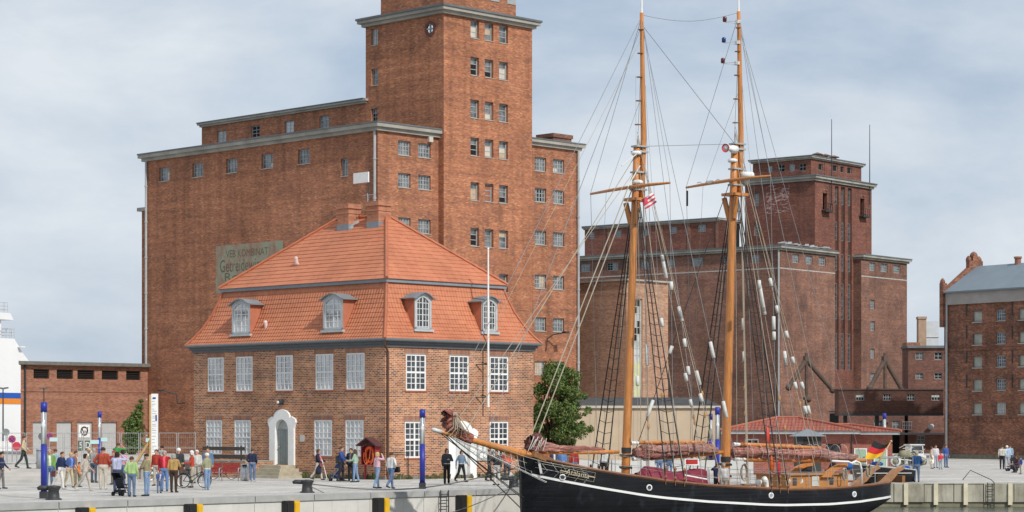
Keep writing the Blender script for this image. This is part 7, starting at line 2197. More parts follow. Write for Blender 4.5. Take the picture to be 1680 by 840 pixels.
# ------------------------------------------------------------------ bicycles and pushchairs
def bicycle(loc, rz, label, col, lean=0.0):
    t = thing('bicycle', label, 'bicycle', loc, rz, 'bicycles')
    t.rotation_euler = (R(lean), 0, rz)
    for x in (-.53, .53):
        m = MB(); m.path([(x + .32 * math.cos(a_), 0, .35 + .32 * math.sin(a_)) for a_ in np.linspace(0, 2 * math.pi, 29)], .02, 6, cap=False); w_ = m.build('wheel', BLACK, t, True)
        m = MB(); m.path([(x + .295 * math.cos(a_), 0, .35 + .295 * math.sin(a_)) for a_ in np.linspace(0, 2 * math.pi, 29)], .011, 5, cap=False)
        for k_ in range(14): m.tube((x, 0, .35), (x + .29 * math.cos(k_ * .449), 0, .35 + .29 * math.sin(k_ * .449)), .003, n=3)
        m.build('rim', STEEL, w_)
        m = MB(); m.path([(x + .36 * math.cos(a_), 0, .35 + .36 * math.sin(a_)) for a_ in np.linspace(R(20), R(190), 12)], .02, 5); m.build('mudguard', col, t)
    m = MB()
    for a, b in (((.42, 0, .82), (.53, 0, .35)), ((.4, 0, .78), (-.12, 0, .32)), ((-.12, 0, .32), (-.28, 0, .85)), ((-.12, 0, .32), (-.53, 0, .35)), ((-.53, 0, .35), (-.26, 0, .78)), ((.4, 0, .82), (-.24, 0, .5)), ((.39, 0, .85), (.36, 0, 1.05))): m.tube(a, b, .02, n=7)
    m.build('frame', col, t)
    m = MB(); m.path([(.3, -.3, 1.06), (.38, -.2, 1.07), (.37, 0, 1.06), (.38, .2, 1.07), (.3, .3, 1.06)], .016, 6); m.build('handlebar', STEEL, t)
    m = MB(); m.ball((-.3, 0, .9), .13, 8, sc=(1.2, .75, .4)); m.build('saddle', BLACK, t, True)
    m = MB(); m.box(-.75, -.38, -.07, .07, .72, .74); m.build('carrier', IRON, t)
    m = MB(); m.lathe([(.09, -.05), (.09, -.03)], 12, (-.12, 0, .32), axis='y'); m.tube((-.12, -.06, .32), (-.02, -.06, .2), .012); m.tube((-.12, .06, .32), (-.22, .06, .44), .012); m.build('crank', IRON, t)
    return t
CBK = plain('bike_black', (.02, .022, .025), .35, .1); CBB = plain('bike_blue', (.03, .06, .2), .35, .1)
p = gpt(318, 801); bicycle(p + V(0, .0, 0), R(-6), 'black town bicycle held by the white haired man in olive', CBK, -6)
p = gpt(69, 784); bicycle(p, R(25), 'bicycle partly hidden behind the far left blue pillar', CBK, 8)
p = gpt(185, 786); bicycle(p, R(10), 'dark bicycle standing behind the man in the rust red jacket', CBK, 6)
p = gpt(258, 790); bicycle(p, R(40), 'blue bicycle standing behind the man in the red sweater', CBB, 6)
p = gpt(365, 787); bicycle(p, R(15), 'dark bicycle leaning at the back of the red bench', CBK, 6)
def pushchair(loc, rz, label, fabric, frame, s_=1.0):
    t = thing('pushchair', label, 'pushchair', loc, rz, 'pushchairs'); t.scale = (.92, .92, .92)
    m = MB()
    for y in (-.23, .23):
        m.tube((-.38, y, 1.02), (.3, y, .1), .018); m.tube((.25, y, .62), (-.32, y, .1), .018); m.tube((-.38, y, 1.02), (-.5, y, 1.0), .022)
    m.tube((-.32, -.23, .12), (-.32, .23, .12), .015); m.tube((.28, -.23, .14), (.28, .23, .14), .015); m.build('frame', frame, t)
    for x in (-.32, .32):
        for y in (-.25, .25):
            m = MB()
            for d in (-.03, .03): m.lathe([(.02, -.018), (.1, -.018), (.11, 0), (.1, .018), (.02, .018)], 12, (x, y + d, .11), axis='y')
            m.build('wheel', BLACK, t, True)
    m = MB(); m.prism([(-.25, .82), (.0, .42), (.34, .4), (.36, .34), (-.04, .34), (-.31, .78)], -.2, .2, lambda a, b, d: (a, d, b)); m.build('seat', fabric, t)
    m = MB()
    pts = [(-.36 + .42 * math.sin(a_), .8 + .33 * math.cos(a_)) for a_ in np.linspace(-.5, 1.5, 9)]
    for (a, b), (c_, d_) in zip(pts[:-1], pts[1:]): m.quad((a, -.22, b), (c_, -.22, d_), (c_, .22, d_), (a, .22, b))
    for y in (-.22, .22): m.poly([(a, y, b) for a, b in pts] + [(-.3, y, .72)])
    m.build('hood', fabric, t)
    m = MB(); m.box(-.3, .1, -.2, .2, .16, .3); m.build('basket', fabric, t)
PF = plain('pushchair_navy', (.03, .032, .045), .8, .15)
p = gpt(199, 813.5); _ = pushchair(p, R(70), 'black pushchair beside the person in the light green top', PF, IRON)
p = gpt(551, 789.5); pushchair(p, R(180), 'blue pushchair with silver frame carrying a toddler', plain('pushchair_blue', (.05, .08, .22), .8), STEEL)
p = gpt(1660, 773); pushchair(p, R(150), 'dark pushchair beside the family at the warehouse', PF, IRON)

# ------------------------------------------------------------------ people
SKIN = plain('skin', (.50, .29, .2), .6, .08, 6)
CLOTH = {}
def cl(c):
    c = tuple(c)
    if c not in CLOTH: CLOTH[c] = plain('woven_cloth', c, .85, .3, 7, 0, .2, .05, (1, 1, .45))
    return CLOTH[c]
SHOE = (.045, .038, .033); DKSHOE = (.02, .02, .02); PALESHOE = (.42, .41, .39)
def person(loc, face, h, top, legs, hair, label, pose='stand', arms=('down', 'down'), shoes=SHOE, hairlen='short', lean=0, stride=.0, sleeves='long', skirt=False, bulk=1.0, stoop=0, seed=0, seat=None, hat=None):
    """one continuous figure: tapered limbs fused into a single skin, hands with five fingers, a face; hair is its own mesh"""
    h *= 1.09; k = h / 1.72
    caps = []                                # (p0, p1, r0, r1, zone)  zones: 0 top, 1 legs, 2 skin, 3 shoes
    b = bulk
    rx = lambda v, a: V(v.x, v.y * math.cos(a) - v.z * math.sin(a), v.y * math.sin(a) + v.z * math.cos(a))
    hipz = .92
    cen = V(0, 0, hipz)
    if pose == 'crouch': cen = V(0, -.1, .42)
    if pose == 'sit': cen = V(0, 0, .5)
    def up(p): return cen + rx(p - V(0, 0, hipz), R(-lean))
    # legs
    for sd, st in ((-1, stride), (1, -stride)):
        hp = cen + V(sd * .095, 0, 0)
        if pose in ('stand', 'walk'):
            a = st
            kn = hp + V(sd * .01, math.sin(a) * .44, -math.cos(a) * .44)
            bend = .5 * abs(stride) + (.75 if a < 0 else .0) * abs(stride)
            a2 = a - bend
            an = kn + V(0, math.sin(a2) * .42, -math.cos(a2) * .42)
            tl = 0 if a >= 0 else -min(.6, abs(a))
        elif pose == 'crouch':
            kn = hp + V(sd * .08, .36, .08); an = kn + V(0, -.2, -.4); tl = 0
        else:
            kn = hp + V(sd * .05, .42, .02); an = kn + V(0, .1, -.42); tl = 0
        drop = an.z - .07
        if pose in ('stand', 'walk'):
            pass
        caps.append((hp, kn, .098 * b, .072, 1)); caps.append((kn, an + V(0, 0, .03), .07, .058, 1))
        toe = an + V(sd * .02, .17 * math.cos(tl), -.045 + .17 * math.sin(tl))
        caps.append((an + V(0, -.03, -.03), toe, .045, .036, 3))
    caps.append((cen + V(-.07, 0, .0), cen + V(.07, 0, .0), .125 * b, .125 * b, 1))
    # torso
    for sd in (-1, 1):
        caps.append((up(V(sd * .065, 0, .99)), up(V(sd * .1, 0, 1.33)), .118 * b, .108 * b, 0))
    caps.append((up(V(-.14, 0, 1.39)), up(V(.14, 0, 1.39)), .075, .075, 0))
    caps.append((up(V(0, .03 * b, 1.08)), up(V(0, .02, 1.3)), .12 * b, .12 * b, 0))
    if skirt: 
        caps.append((cen + V(0, 0, .02), cen + V(0, 0, -.42), .17, .21, 0 if skirt == 'coat' else 1))
    hd = up(V(0, .02, 1.56)); nk = up(V(0, 0, 1.42))
    tilt = R(-stoop)
    H = lambda p: hd + rx(p, tilt)
    caps.append((nk, hd + V(0, -.01, -.02), .055, .052, 2))
    caps.append((H(V(0, -.015, .0)), H(V(0, -.01, .065)), .088, .088, 2)); caps.append((H(V(0, .035, -.07)), H(V(0, .03, .03)), .05, .068, 2))
    caps.append((H(V(0, .09, .02)), H(V(0, .112, -.012)), .012, .02, 2))
    for sd in (-1, 1): caps.append((H(V(sd * .092, -.01, -.015)), H(V(sd * .095, -.015, .02)), .014, .018, 2))
    hands = []
    for sd, am in ((-1, arms[0]), (1, arms[1])):
        sh = up(V(sd * .195, 0, 1.385))
        T = {'down': ((.245, -.03, 1.11), (.25, .06, .87)), 'raise': ((.33, .18, 1.36), (.11, .2, 1.56)), 'fwd': ((.26, .1, 1.12), (.17, .36, 1.1)), 'hip': ((.36, -.08, 1.13), (.2, .06, 1.0)), 'cross': ((.26, .1, 1.13), (.02, .22, 1.18)),
             'back': ((.27, -.16, 1.14), (.1, -.2, .98)), 'swingf': ((.25, .08, 1.12), (.23, .27, .95)), 'swingb': ((.26, -.14, 1.12), (.25, -.16, .87)), 'face': ((.24, .14, 1.2), (.09, .22, 1.44)), 'pocket': ((.29, -.06, 1.12), (.2, .1, .95)), 'push': ((.24, .1, 1.14), (.2, .36, 1.02)), 'up': ((.36, .1, 1.56), (.18, .12, 1.72))}[am]
        el = up(V(sd * T[0][0], *T[0][1:])); wr = up(V(sd * T[1][0], *T[1][1:]))
        caps.append((sh, el, .064 * (.5 + b * .5), .05, 0)); 
        if sleeves == 'long': caps.append((el, wr, .05, .04, 0))
        else: caps.append((el, wr, .042, .03, 2))
        hands.append((el, wr, sd))
    mb = MB()
    for p0, p1, r0, r1, z in caps: mb.capsule(p0 * k, p1 * k, r0 * k, r1 * k, 10)
    me = mb.mesh('body'); o = bpy.data.objects.new('body', me); COL.objects.link(o)
    md = o.modifiers.new('fuse', 'REMESH'); md.mode = 'VOXEL'; md.voxel_size = .021 * k
    sm_ = o.modifiers.new('soft', 'SMOOTH'); sm_.iterations = 2; sm_.factor = .5
    dg_ = bpy.context.evaluated_depsgraph_get()
    m2 = bpy.data.meshes.new_from_object(o.evaluated_get(dg_))
    bpy.data.objects.remove(o, do_unlink=True); bpy.data.meshes.remove(me)
    nv = len(m2.vertices); co = np.empty(nv * 3); m2.vertices.foreach_get('co', co); co = co.reshape(-1, 3)
    npoly = len(m2.polygons); ls = np.empty(npoly, int); lt = np.empty(npoly, int); m2.polygons.foreach_get('loop_start', ls); m2.polygons.foreach_get('loop_total', lt)
    lv = np.empty(len(m2.loops), int); m2.loops.foreach_get('vertex_index', lv)
    faces = [tuple(lv[a:a + n_]) for a, n_ in zip(ls, lt)]
    cent = np.array([co[list(f)].mean(0) for f in faces])
    best = np.full(npoly, 1e9); zone = np.zeros(npoly, int)
    for p0, p1, r0, r1, z in caps:
        a = np.array(p0 * k); d = np.array(p1 * k) - a; L_ = max(1e-9, d @ d)
        t_ = np.clip(((cent - a) @ d) / L_, 0, 1); dist = np.linalg.norm(cent - a - t_[:, None] * d, axis=1) - (r0 + (r1 - r0) * t_) * k
        mk = dist < best; best[mk] = dist[mk]; zone[mk] = z
    bpy.data.meshes.remove(m2)
    acc = (.62, .61, .58) if seed % 2 else tuple(min(1, q * 2.2 + .05) for q in top)
    if sum(top) > 1.2: acc = (.16, .2, .3)
    tz0 = zone == 0
    if seed % 3 == 0: zone[tz0 & (np.abs(cent[:, 0]) < .045 * k) & (cent[:, 1] > .05 * k)] = 6
    if seed % 3 == 1: zone[tz0 & (cent[:, 2] < 1.0 * k) & (np.abs(cent[:, 0]) < .19 * k)] = 6
    if seed % 3 == 2 and seed % 4 == 2: zone[tz0 & (np.abs(cent[:, 2] - 1.22 * k) < .035 * k)] = 6
    zone[(zone == 1) & (np.abs(cent[:, 2] - .985 * k) < .02 * k)] = 3
    full = MB(); full.v = [tuple(v) for v in co]; full.f = faces; full.m = list(zone)
    # hands: palm, four bent fingers of different length, thumb from the side of the palm
    for el, wr, sd in hands:
        d = (wr - el).normalized(); ref = V(sd, 0, 0) if abs(d.x) < .8 else V(0, 0, 1)
        nrm = d.cross(d.cross(ref)).normalized(); wid = d.cross(nrm).normalized()
        inn_ = -nrm if nrm.dot(V(sd, 0, 0)) > 0 else nrm
        pe = wr + d * .1
        full.path([(wr - d * .01) * k, (wr + d * .05) * k, pe * k], [.026 * k, .036 * k, .03 * k], 8, 2)
        for i, ln in enumerate((.07, .08, .075, .058)):
            q = pe + wid * ((i - 1.5) * .019)
            full.path([(q - d * .02) * k, (q + d * ln * .5 + inn_ * .008) * k, (q + d * ln * .85 + inn_ * .03) * k], [.0095 * k, .0085 * k, .006 * k], 5, 2)
        q = wr + d * .035 + wid * -.03
        full.path([q * k, (q + d * .03 - wid * .025 + inn_ * .01) * k, (q + d * .065 - wid * .022 + inn_ * .03) * k], [.013 * k, .011 * k, .008 * k], 5, 2)
    # eyes, brows and mouth
    for sd in (-1, 1):
        full.ball(H(V(sd * .033, .079, .015)) * k, .011 * k, 6, 4); full.bar(H(V(sd * .016, .094, .034)) * k, H(V(sd * .05, .078, .036)) * k, .008 * k, .008 * k, mi=4)
    full.bar(H(V(-.024, .086, -.058)) * k, H(V(.024, .086, -.058)) * k, .008 * k, .008 * k, mi=5)
    zmin = min(v[2] for v in full.v)
    if pose in ('stand', 'walk'): full.v = [(x, y, z - zmin) for x, y, z in full.v]
    else: zmin = min(zmin, 0) if pose == 'crouch' else 0; full.v = [(x, y, z - zmin) for x, y, z in full.v]
    t = thing('person', label, 'person', loc, R(-face))
    body = full.build('body', [cl(top), cl(legs), SKIN, cl(shoes), cl((.03, .022, .018)), cl((.33, .12, .1)), cl(acc)], t, True)
    # hair
    hm = MB(); n_ = 14; m_ = 8; vs = []
    for i in range(m_ + 1):
        ph_ = math.pi * .5 * i / m_ * 1.25
        for j in range(n_):
            th = 2 * math.pi * j / n_
            front = max(0.0, math.sin(th))
            ph2 = ph_ * (1 - .42 * front ** 1.5)
            r_ = .103 * (1 + .03 * math.sin(5 * th + seed) * math.sin(ph_))
            x, y, z = r_ * math.sin(ph2) * math.cos(th), r_ * math.sin(ph2) * math.sin(th) - .012, .05 + r_ * math.cos(ph2) * 1.0
            if hairlen == 'long' and i >= m_ - 2 and front < .5: z -= .1 * (i - m_ + 3); y -= .01; x *= 1.05
            if hairlen == 'bob' and i >= m_ - 1 and front < .5: z -= .08; x *= 1.05
            vs.append(H(V(x, y, z)) * k)
    hm.add(vs, [(i * n_ + j, i * n_ + (j + 1) % n_, (i + 1) * n_ + (j + 1) % n_, (i + 1) * n_ + j) for i in range(m_) for j in range(n_)])
    hm.v = [(x, y, z - zmin) for x, y, z in hm.v]
    hm.build('cap' if hat else 'hair', cl(hat if hat else hair), t, True)
    if hat:
        c_ = MB(); pts = [(H(V(-.08 + .16 * i / 6, .085 + .06 * math.sin(math.pi * i / 6), .055)) * k) for i in range(7)]
        c_.poly([p - V(0, 0, zmin) for p in pts] + [p - V(0, 0, zmin) + V(0, 0, -.012) for p in reversed(pts)]); c_.build('cap_peak', cl(hat), t)
    return t
WH_, GY, BR, BLK, BLOND, DARK = (.62, .6, .57), (.3, .29, .27), (.09, .05, .03), (.018, .016, .015), (.5, .36, .16), (.03, .022, .018)
JEAN, JEAN2, BEI, NAVY = (.10, .16, .28), (.19, .28, .42), (.47, .42, .34), (.025, .032, .065)
def pp(px, foot, face, h, *a, **kw): 
    kw.setdefault('seed', int(px))
    return person(gpt(px, foot), face, h, *a, **kw)
pp(2, 802, 95, 1.62, NAVY, (.17, .165, .16), DARK, 'boy in navy jacket and grey trousers at the left picture edge', arms=('swingf', 'pocket'), stride=.12)
person(V(at(39, 768, 127).x, 127, .56), 80, 1.72, (.52, .43, .28), (.04, .05, .045), BR, 'man in beige jacket walking alone on the terrace by the fence', arms=('swingf', 'pocket'), stride=.3)
pp(81, 801, 160, 1.74, (.16, .3, .08), JEAN, GY, 'man in green top half hidden behind the far left pillar', arms=('down', 'pocket'))
pp(91, 790, 10, 1.66, (.3, .38, .42), JEAN, BR, 'person in pale blue behind the man in navy jacket', arms=('down', 'down'))
pp(97, 803, 110, 1.68, (.02, .03, .075), (.6, .58, .54), BR, 'stooping man in navy jacket and white trousers near the left pillar', arms=('fwd', 'down'), lean=14, stride=.22, shoes=PALESHOE, bulk=1.1)
pp(114, 800, 120, 1.6, (.06, .11, .3), (.42, .36, .24), BLOND, 'blond person in blue waistcoat and khaki trousers', arms=('swingf', 'down'), sleeves='short', lean=8, stride=.2)
pp(123, 797, 100, 1.64, (.24, .13, .09), (.24, .2, .15), BR, 'person in brown top behind the blond person in blue', arms=('down', 'down'), lean=4)
pp(130, 799, 90, 1.15, (.6, .16, .03), (.17, .2, .12), BR, 'child in orange top among the crowd at the left', arms=('down', 'down'))
pp(140, 806, 95, 1.62, (.45, .40, .34), (.4, .36, .31), DARK, 'dark haired woman in pale grey blouse and cropped trousers', arms=('swingf', 'swingb'), sleeves='short', stride=.32, shoes=PALESHOE, hairlen='bob')
pp(146, 790, 170, 1.7, (.62, .6, .55), (.35, .33, .3), BLOND, 'fair haired person in white behind the grey bloused woman', arms=('raise', 'down'))
pp(154, 792, 20, 1.72, (.26, .265, .25), (.07, .085, .12), GY, 'grey haired man in grey jacket seen from behind', arms=('pocket', 'pocket'))
pp(169, 803, 5, 1.84, (.32, .06, .035), (.5, .45, .37), BR, 'broad man in rust red jacket and dark cap from behind', arms=('hip', 'pocket'), hat=(.05, .03, .03), bulk=1.15, shoes=PALESHOE)
person(V(at(194, 770, 136).x, 136, -.1), 10, 1.86, (.05, .22, .06), BEI, BR, 'person in green raising both arms to photograph by the fence', arms=('raise', 'raise'), sleeves='short')
pp(187, 795, 200, 1.62, (.34, .05, .05), (.2, .16, .13), BR, 'person in dark red with a cap left of the lavender hoodie', arms=('down', 'down'), hat=(.3, .04, .05))
pp(201, 796, 30, 1.68, (.62, .3, .36), JEAN, DARK, 'dark haired woman in pink behind the light green top', arms=('down', 'down'), hairlen='bob')
pp(192, 809, 15, 1.7, (.42, .44, .58), (.05, .065, .12), DARK, 'woman in lavender hoodie lifting both hands to her face', arms=('raise', 'raise'), hairlen='bob', bulk=1.05)
pp(216, 815, 10, 1.58, (.34, .48, .2), (.12, .17, .26), BR, 'person in light green hooded top and jeans seen from behind', arms=('pocket', 'down'), bulk=1.05)
pp(241, 814, 285, 1.68, (.25, .22, .13), JEAN2, DARK, 'man in olive jacket and jeans with hands at his chest', arms=('cross', 'fwd'), stoop=14)
pp(261, 809, 150, .98, (.08, .12, .3), (.12, .17, .28), BR, 'child in blue jacket bending beside the man in red', arms=('fwd', 'fwd'), lean=24, stoop=10)
pp(270, 806, 180, 1.72, (.33, .02, .03), (.13, .22, .42), GY, 'stout man in red sweater and blue jeans facing the water', arms=('hip', 'down'), bulk=1.2)
pp(257, 797, 200, 1.7, (.36, .045, .03), BEI, BR, 'person in red jacket partly hidden by the man in red sweater', arms=('down', 'down'))
person(V(at(266, 770, 137).x, 137, -.15), 300, 1.74, (.3, .31, .31), (.07, .07, .08), DARK, 'person in grey pointing beside the white info column', arms=('raise', 'down'))
pp(285, 808, 15, 1.62, (.42, .27, .1), (.055, .034, .024), GY, 'woman in tan jacket and dark brown trousers seen from behind', arms=('down', 'cross'), hairlen='bob')
pp(293, 798, 10, 1.78, (.045, .05, .055), (.11, .06, .04), WH_, 'white haired man in dark jacket behind the tan jacket', arms=('down', 'down'))
pp(315, 800, 260, 1.68, (.42, .06, .035), (.42, .36, .28), WH_, 'white haired woman in red jacket beside the bicycle', arms=('fwd', 'down'), hairlen='bob')
pp(323, 793, 190, 1.64, (.5, .49, .46), (.4, .38, .34), WH_, 'pale dressed person behind the white haired woman in red', arms=('down', 'down'))
pp(340, 804, 300, 1.6, (.28, .28, .18), JEAN2, WH_, 'white haired man in olive waistcoat and jeans holding a bicycle', arms=('fwd', 'down'), stoop=10, shoes=PALESHOE)
pp(341, 792, 180, 1.74, (.11, .19, .3), (.12, .17, .25), BR, 'man in blue jacket and white shirt behind the bicycle', arms=('down', 'down'))
pp(414, 790, 20, 1.68, NAVY, JEAN, BR, 'person in navy jacket and jeans beside the steel litter bin', arms=('pocket', 'pocket'), shoes=PALESHOE)
pp(522, 787.5, 100, 1.66, (.028, .03, .055), (.48, .43, .36), BR, 'woman in long navy coat and pink scarf walking with a crutch', arms=('push', 'swingf'), skirt='coat', stride=.28, bulk=1.1, hairlen='bob')
pp(560, 790, 100, 1.8, (.04, .08, .24), (.03, .03, .04), BR, 'man in blue jacket with backpack pushing the silver pushchair', arms=('push', 'push'), stride=.12)
pp(576, 790, 200, 1.7, (.03, .03, .035), (.02, .02, .022), DARK, 'dark clad person half hidden behind the light green jumper', arms=('fwd', 'down'))
pp(583, 791.5, 280, 1.66, (.30, .42, .32), JEAN2, BR, 'woman in light green jumper and jeans facing the pushchair', arms=('fwd', 'pocket'), hairlen='long', stride=.1)
pp(619, 801.5, 60, 1.62, (.66, .40, .46), JEAN2, BLOND, 'blonde woman in pink top shading her eyes at the house corner', arms=('down', 'raise'), stride=.16, hairlen='bob')
pp(642, 802, 40, 1.64, (.60, .60, .58), JEAN, BR, 'man in white shirt with black shoulder bag walking right', arms=('down', 'hip'), stride=.3)
pp(733, 795, 150, 1.72, (.04, .05, .06), BLK, BR, 'woman in black leather waistcoat and trousers by the white door', arms=('cross', 'down'), hairlen='bob')
pp(757, 791, 130, 1.62, (.13, .19, .26), (.02, .02, .024), BR, 'woman in denim jacket and black trousers beside the white door', arms=('swingf', 'swingb'), stride=.26, hairlen='bob')
pp(803, 789, 80, 1.68, (.05, .042, .04), (.03, .028, .03), BR, 'person in dark clothes seen through the bowsprit net', arms=('down', 'pocket'), stride=.15)
pp(815, 796, 200, 1.66, (.03, .03, .033), (.6, .58, .55), DARK, 'person in black top and white trousers walking the white dog', arms=('down', 'fwd'))
pp(832, 789, 180, 1.66, (.62, .11, .07), (.05, .05, .07), BR, 'person in coral red top behind the bowsprit net', arms=('hip', 'hip'), bulk=1.15)
# beyond the ship
for (px, foot, face, h, top, legs, hair, lab, kw) in (
    (942, 786, 0, 1.6, (.3, .035, .03), JEAN, BR, 'person in dark red seen over the foredeck rail', {}),
    (909, 784, 170, 1.62, (.05, .055, .1), JEAN, DARK, 'person in dark blue beyond the staysail bundle', {}),
    (922, 785, 190, 1.62, (.1, .2, .42), BEI, BLOND, 'person in bright blue beyond the staysail boom', {}),
    (991, 786, 20, 1.62, (.55, .55, .52), BLK, DARK, 'person in white and black left of the foremast foot', {}),
    (1082, 784, 0, 1.6, (.12, .22, .38), JEAN, BR, 'person in blue behind the maroon covered dinghy', {}),
    (1098, 783, 0, 1.6, (.08, .08, .09), JEAN, GY, 'person in black behind the maroon covered dinghy', {}),
    (1504, 791, 10, 1.55, (.02, .06, .16), (.12, .16, .24), GY, 'man in blue jacket and jeans with hands in pockets at the far quay edge', {'arms': ('pocket', 'pocket'), 'bulk': 1.12}),
    (1528, 769, 100, 1.58, (.48, .40, .3), (.42, .36, .28), BR, 'woman in beige coat beside the net heap', {'skirt': 'coat', 'hairlen': 'bob'}),
    (1535, 768, 170, 1.66, (.55, .52, .55), (.35, .36, .42), BR, 'person in pale top between the beige coat and the child in red', {}),
    (1543, 770, 170, 1.15, (.58, .04, .07), (.3, .4, .45), BR, 'child in bright red top near the warehouse corner', {'arms': ('fwd', 'down')}),
    (1552, 767, 150, 1.68, (.05, .09, .28), JEAN, BR, 'man in blue jacket at the warehouse corner', {'arms': ('down', 'pocket')}),
    (1644, 770, 20, 1.66, (.55, .52, .46), (.025, .025, .03), BR, 'woman in white top and black trousers before the warehouse', {}),
    (1652, 770, 10, 1.66, (.36, .48, .62), (.36, .38, .42), WH_, 'person in light blue shirt before the warehouse', {'bulk': 1.15}),
    (1657, 769, 340, 1.7, (.25, .32, .42), NAVY, BR, 'man in grey blue behind the light blue shirt', {}),
    (1439, 775, 175, 1.66, (.03, .03, .028), (.028, .028, .03), DARK, 'figure in black oilskins beside the gold flag', {'skirt': 'coat'}),
    (1430, 775, 190, 1.62, (.09, .08, .07), (.05, .05, .05), BR, 'figure in brown jacket left of the black oilskins', {})):
    pp(px, foot, face, h, top, legs, hair, lab, **kw)
p = gpt(1667, 776); person(p, 260, 1.6, (.08, .04, .045), (.05, .05, .06), BR, 'woman crouching beside the dark pushchair at the right edge', pose='crouch', arms=('fwd', 'fwd'), hairlen='bob')
p = gpt(1675, 778); person(p, 260, 1.05, (.06, .1, .35), (.5, .45, .35), BR, 'small child in blue at the right picture edge', arms=('down', 'down'))
# on deck
for (px, yy, face, h, top, legs, hair, lab, kw) in ((1177, -1.2, 20, 1.55, (.02, .025, .07), NAVY, BR, 'man in navy shirt standing on deck at the mainmast', {'arms': ('raise', 'down')}), (1187, -1.9, 170, 1.55, (.46, .45, .43), (.3, .29, .27), GY, 'grey haired man in grey shirt on deck at the mainmast', {'sleeves': 'short', 'bulk': 1.2})):
    s = FSH.hit(px, 790, 'y', yy).x; person(FSH.w(s, yy, dz_(s) ), face, h, top, legs, hair, lab, seed=px, **kw)
p = sp(1367, 752, .9); person(FSH.w(p.x, .9, dz_(p.x)), 250, 1.7, (.05, .05, .055), NAVY, DARK, 'dark haired crew member behind the end of the main boom', arms=('fwd', 'fwd'), seed=4)
# toddler in the blue pushchair
p = gpt(551, 789.5); person(p + V(.02, 0, .02), 270, .82, (.1, .12, .3), (.2, .24, .34), BLOND, 'fair haired toddler sitting in the blue pushchair', pose='sit', arms=('fwd', 'fwd'), seed=2)
# bags and sticks carried
def bagm(loc, rz, label, name, dims, col, strap=None, group=None):
    t = thing(name, label, name.replace('_', ' '), loc, rz)
    x, y, z = dims
    m = MB(); m.prism([(-x * .5, -z * .4), (-x * .42, -z * .5), (x * .42, -z * .5), (x * .5, -z * .4), (x * .46, z * .4), (x * .3, z * .5), (-x * .3, z * .5), (-x * .46, z * .4)], -y / 2, y / 2, lambda a, b, d: (a, d, b)); m.build('pouch', cl(col), t)
    if strap:
        m = MB(); m.path(strap, .014, 5); m.build('strap', cl((.02, .02, .022)), t)
p = gpt(642, 802); bagm(p + V(.27, -.02, .93), R(-50), 'black shoulder bag carried by the man in white shirt', 'shoulder_bag', (.36, .12, .28), BLK, [(-.1, 0, .14), (-.2, -.02, .4), (-.22, .1, .6)])
p = gpt(560, 790); bagm(p + V(-.22, 0, 1.22), R(90), 'dark backpack on the man in blue jacket', 'backpack', (.3, .18, .42), (.03, .03, .03), [(-.1, -.09, .18), (-.1, -.26, .2), (-.1, -.28, 0)])
p = gpt(114, 800); bagm(p + V(-.16, .06, 1.16), R(60), 'small blue backpack on the blond person', 'backpack', (.28, .17, .38), (.03, .08, .28), [(-.1, -.09, .15), (-.1, -.2, .15), (-.1, -.22, 0)])
p = gpt(97, 803); bagm(p + V(-.22, -.12, .74), R(20), 'dark red handbag carried by the stooping man', 'handbag', (.26, .1, .28), (.1, .03, .03), [(-.08, 0, .14), (0, 0, .3), (.08, 0, .14)])
p = gpt(522, 787.5); t = thing('crutch', 'white forearm crutch held by the woman in navy coat', 'crutch', p + V(.32, -.18, 0), 0)
m = MB(); m.tube((.22, 0, .02), (-.02, 0, .95), .018); m.tube((-.02, 0, .95), (-.1, 0, 1.2), .022); m.build('shaft', WHITE, t); m = MB(); m.tube((-.02, 0, .93), (.1, 0, .93), .02); m.ball((.22, 0, .03), .03); m.build('grip', IRON, t)
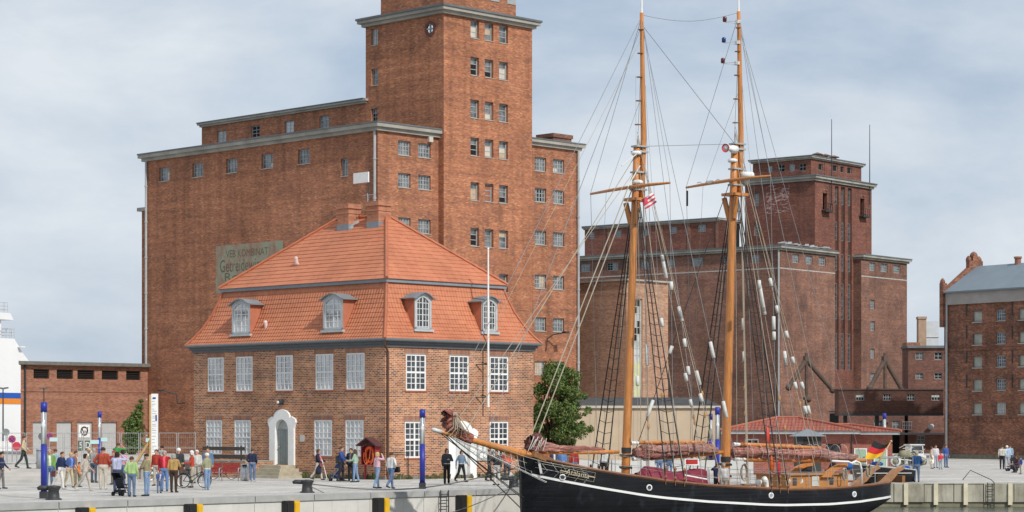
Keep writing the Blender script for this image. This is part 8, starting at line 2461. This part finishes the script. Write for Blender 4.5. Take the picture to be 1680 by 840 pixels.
p = gpt(522, 787.5); t = MB(); t.path([V(.1, -.12, 1.42), V(.16, -.17, 1.25), V(.17, -.18, 1.0), V(.17, -.17, .78)], [.05, .07, .075, .06], 8); o = t.build('scarf', cl((.55, .18, .2)), None, True, p); tag(o, 'pink scarf hanging from the woman in the navy coat', 'scarf')
# white dog
p = gpt(829, 796); dogt = thing('dog', 'small white dog standing at the quay edge by the bow', 'dog', p, R(-20))
mb = MB()
for a in (((-.2, 0, .34), (.18, 0, .36), .11, .13), ((.18, 0, .38), (.3, 0, .52), .08, .07), ((.31, 0, .56), (.36, 0, .55), .085, .07), ((.36, 0, .54), (.46, 0, .52), .045, .035), ((.29, -.06, .6), (.27, -.075, .68), .025, .012), ((.29, .06, .6), (.27, .075, .68), .025, .012), ((-.28, 0, .4), (-.36, 0, .56), .03, .02),
          ((.17, -.07, .3), (.18, -.07, .15), .045, .03), ((.18, -.07, .15), (.18, -.07, .03), .028, .03), ((.17, .07, .3), (.2, .07, .15), .045, .03), ((.2, .07, .15), (.19, .07, .03), .028, .03),
          ((-.18, -.07, .3), (-.13, -.07, .2), .06, .04), ((-.13, -.07, .2), (-.24, -.07, .13), .035, .025), ((-.24, -.07, .13), (-.21, -.07, .03), .024, .028), ((-.18, .07, .3), (-.13, .07, .2), .06, .04), ((-.13, .07, .2), (-.24, .07, .13), .035, .025), ((-.24, .07, .13), (-.21, .07, .03), .024, .028)):
    mb.capsule(V(*a[0]), V(*a[1]), a[2], a[3], 9)
me = mb.mesh('dog'); o = bpy.data.objects.new('dog', me); COL.objects.link(o); md = o.modifiers.new('r', 'REMESH'); md.mode = 'VOXEL'; md.voxel_size = .016
m2 = bpy.data.meshes.new_from_object(o.evaluated_get(bpy.context.evaluated_depsgraph_get())); bpy.data.objects.remove(o, do_unlink=True)
m2.materials.clear(); m2.materials.append(plain('white_fur', (.66, .63, .58), .9, .08, 12)); m2.polygons.foreach_set('use_smooth', [True] * len(m2.polygons))
link('body', m2, dogt)
m = MB(); m.ball((.475, 0, .535), .016, 6); m.ball((.41, -.045, .585), .012, 6); m.ball((.41, .045, .585), .012, 6); m.build('face', IRON, dogt)
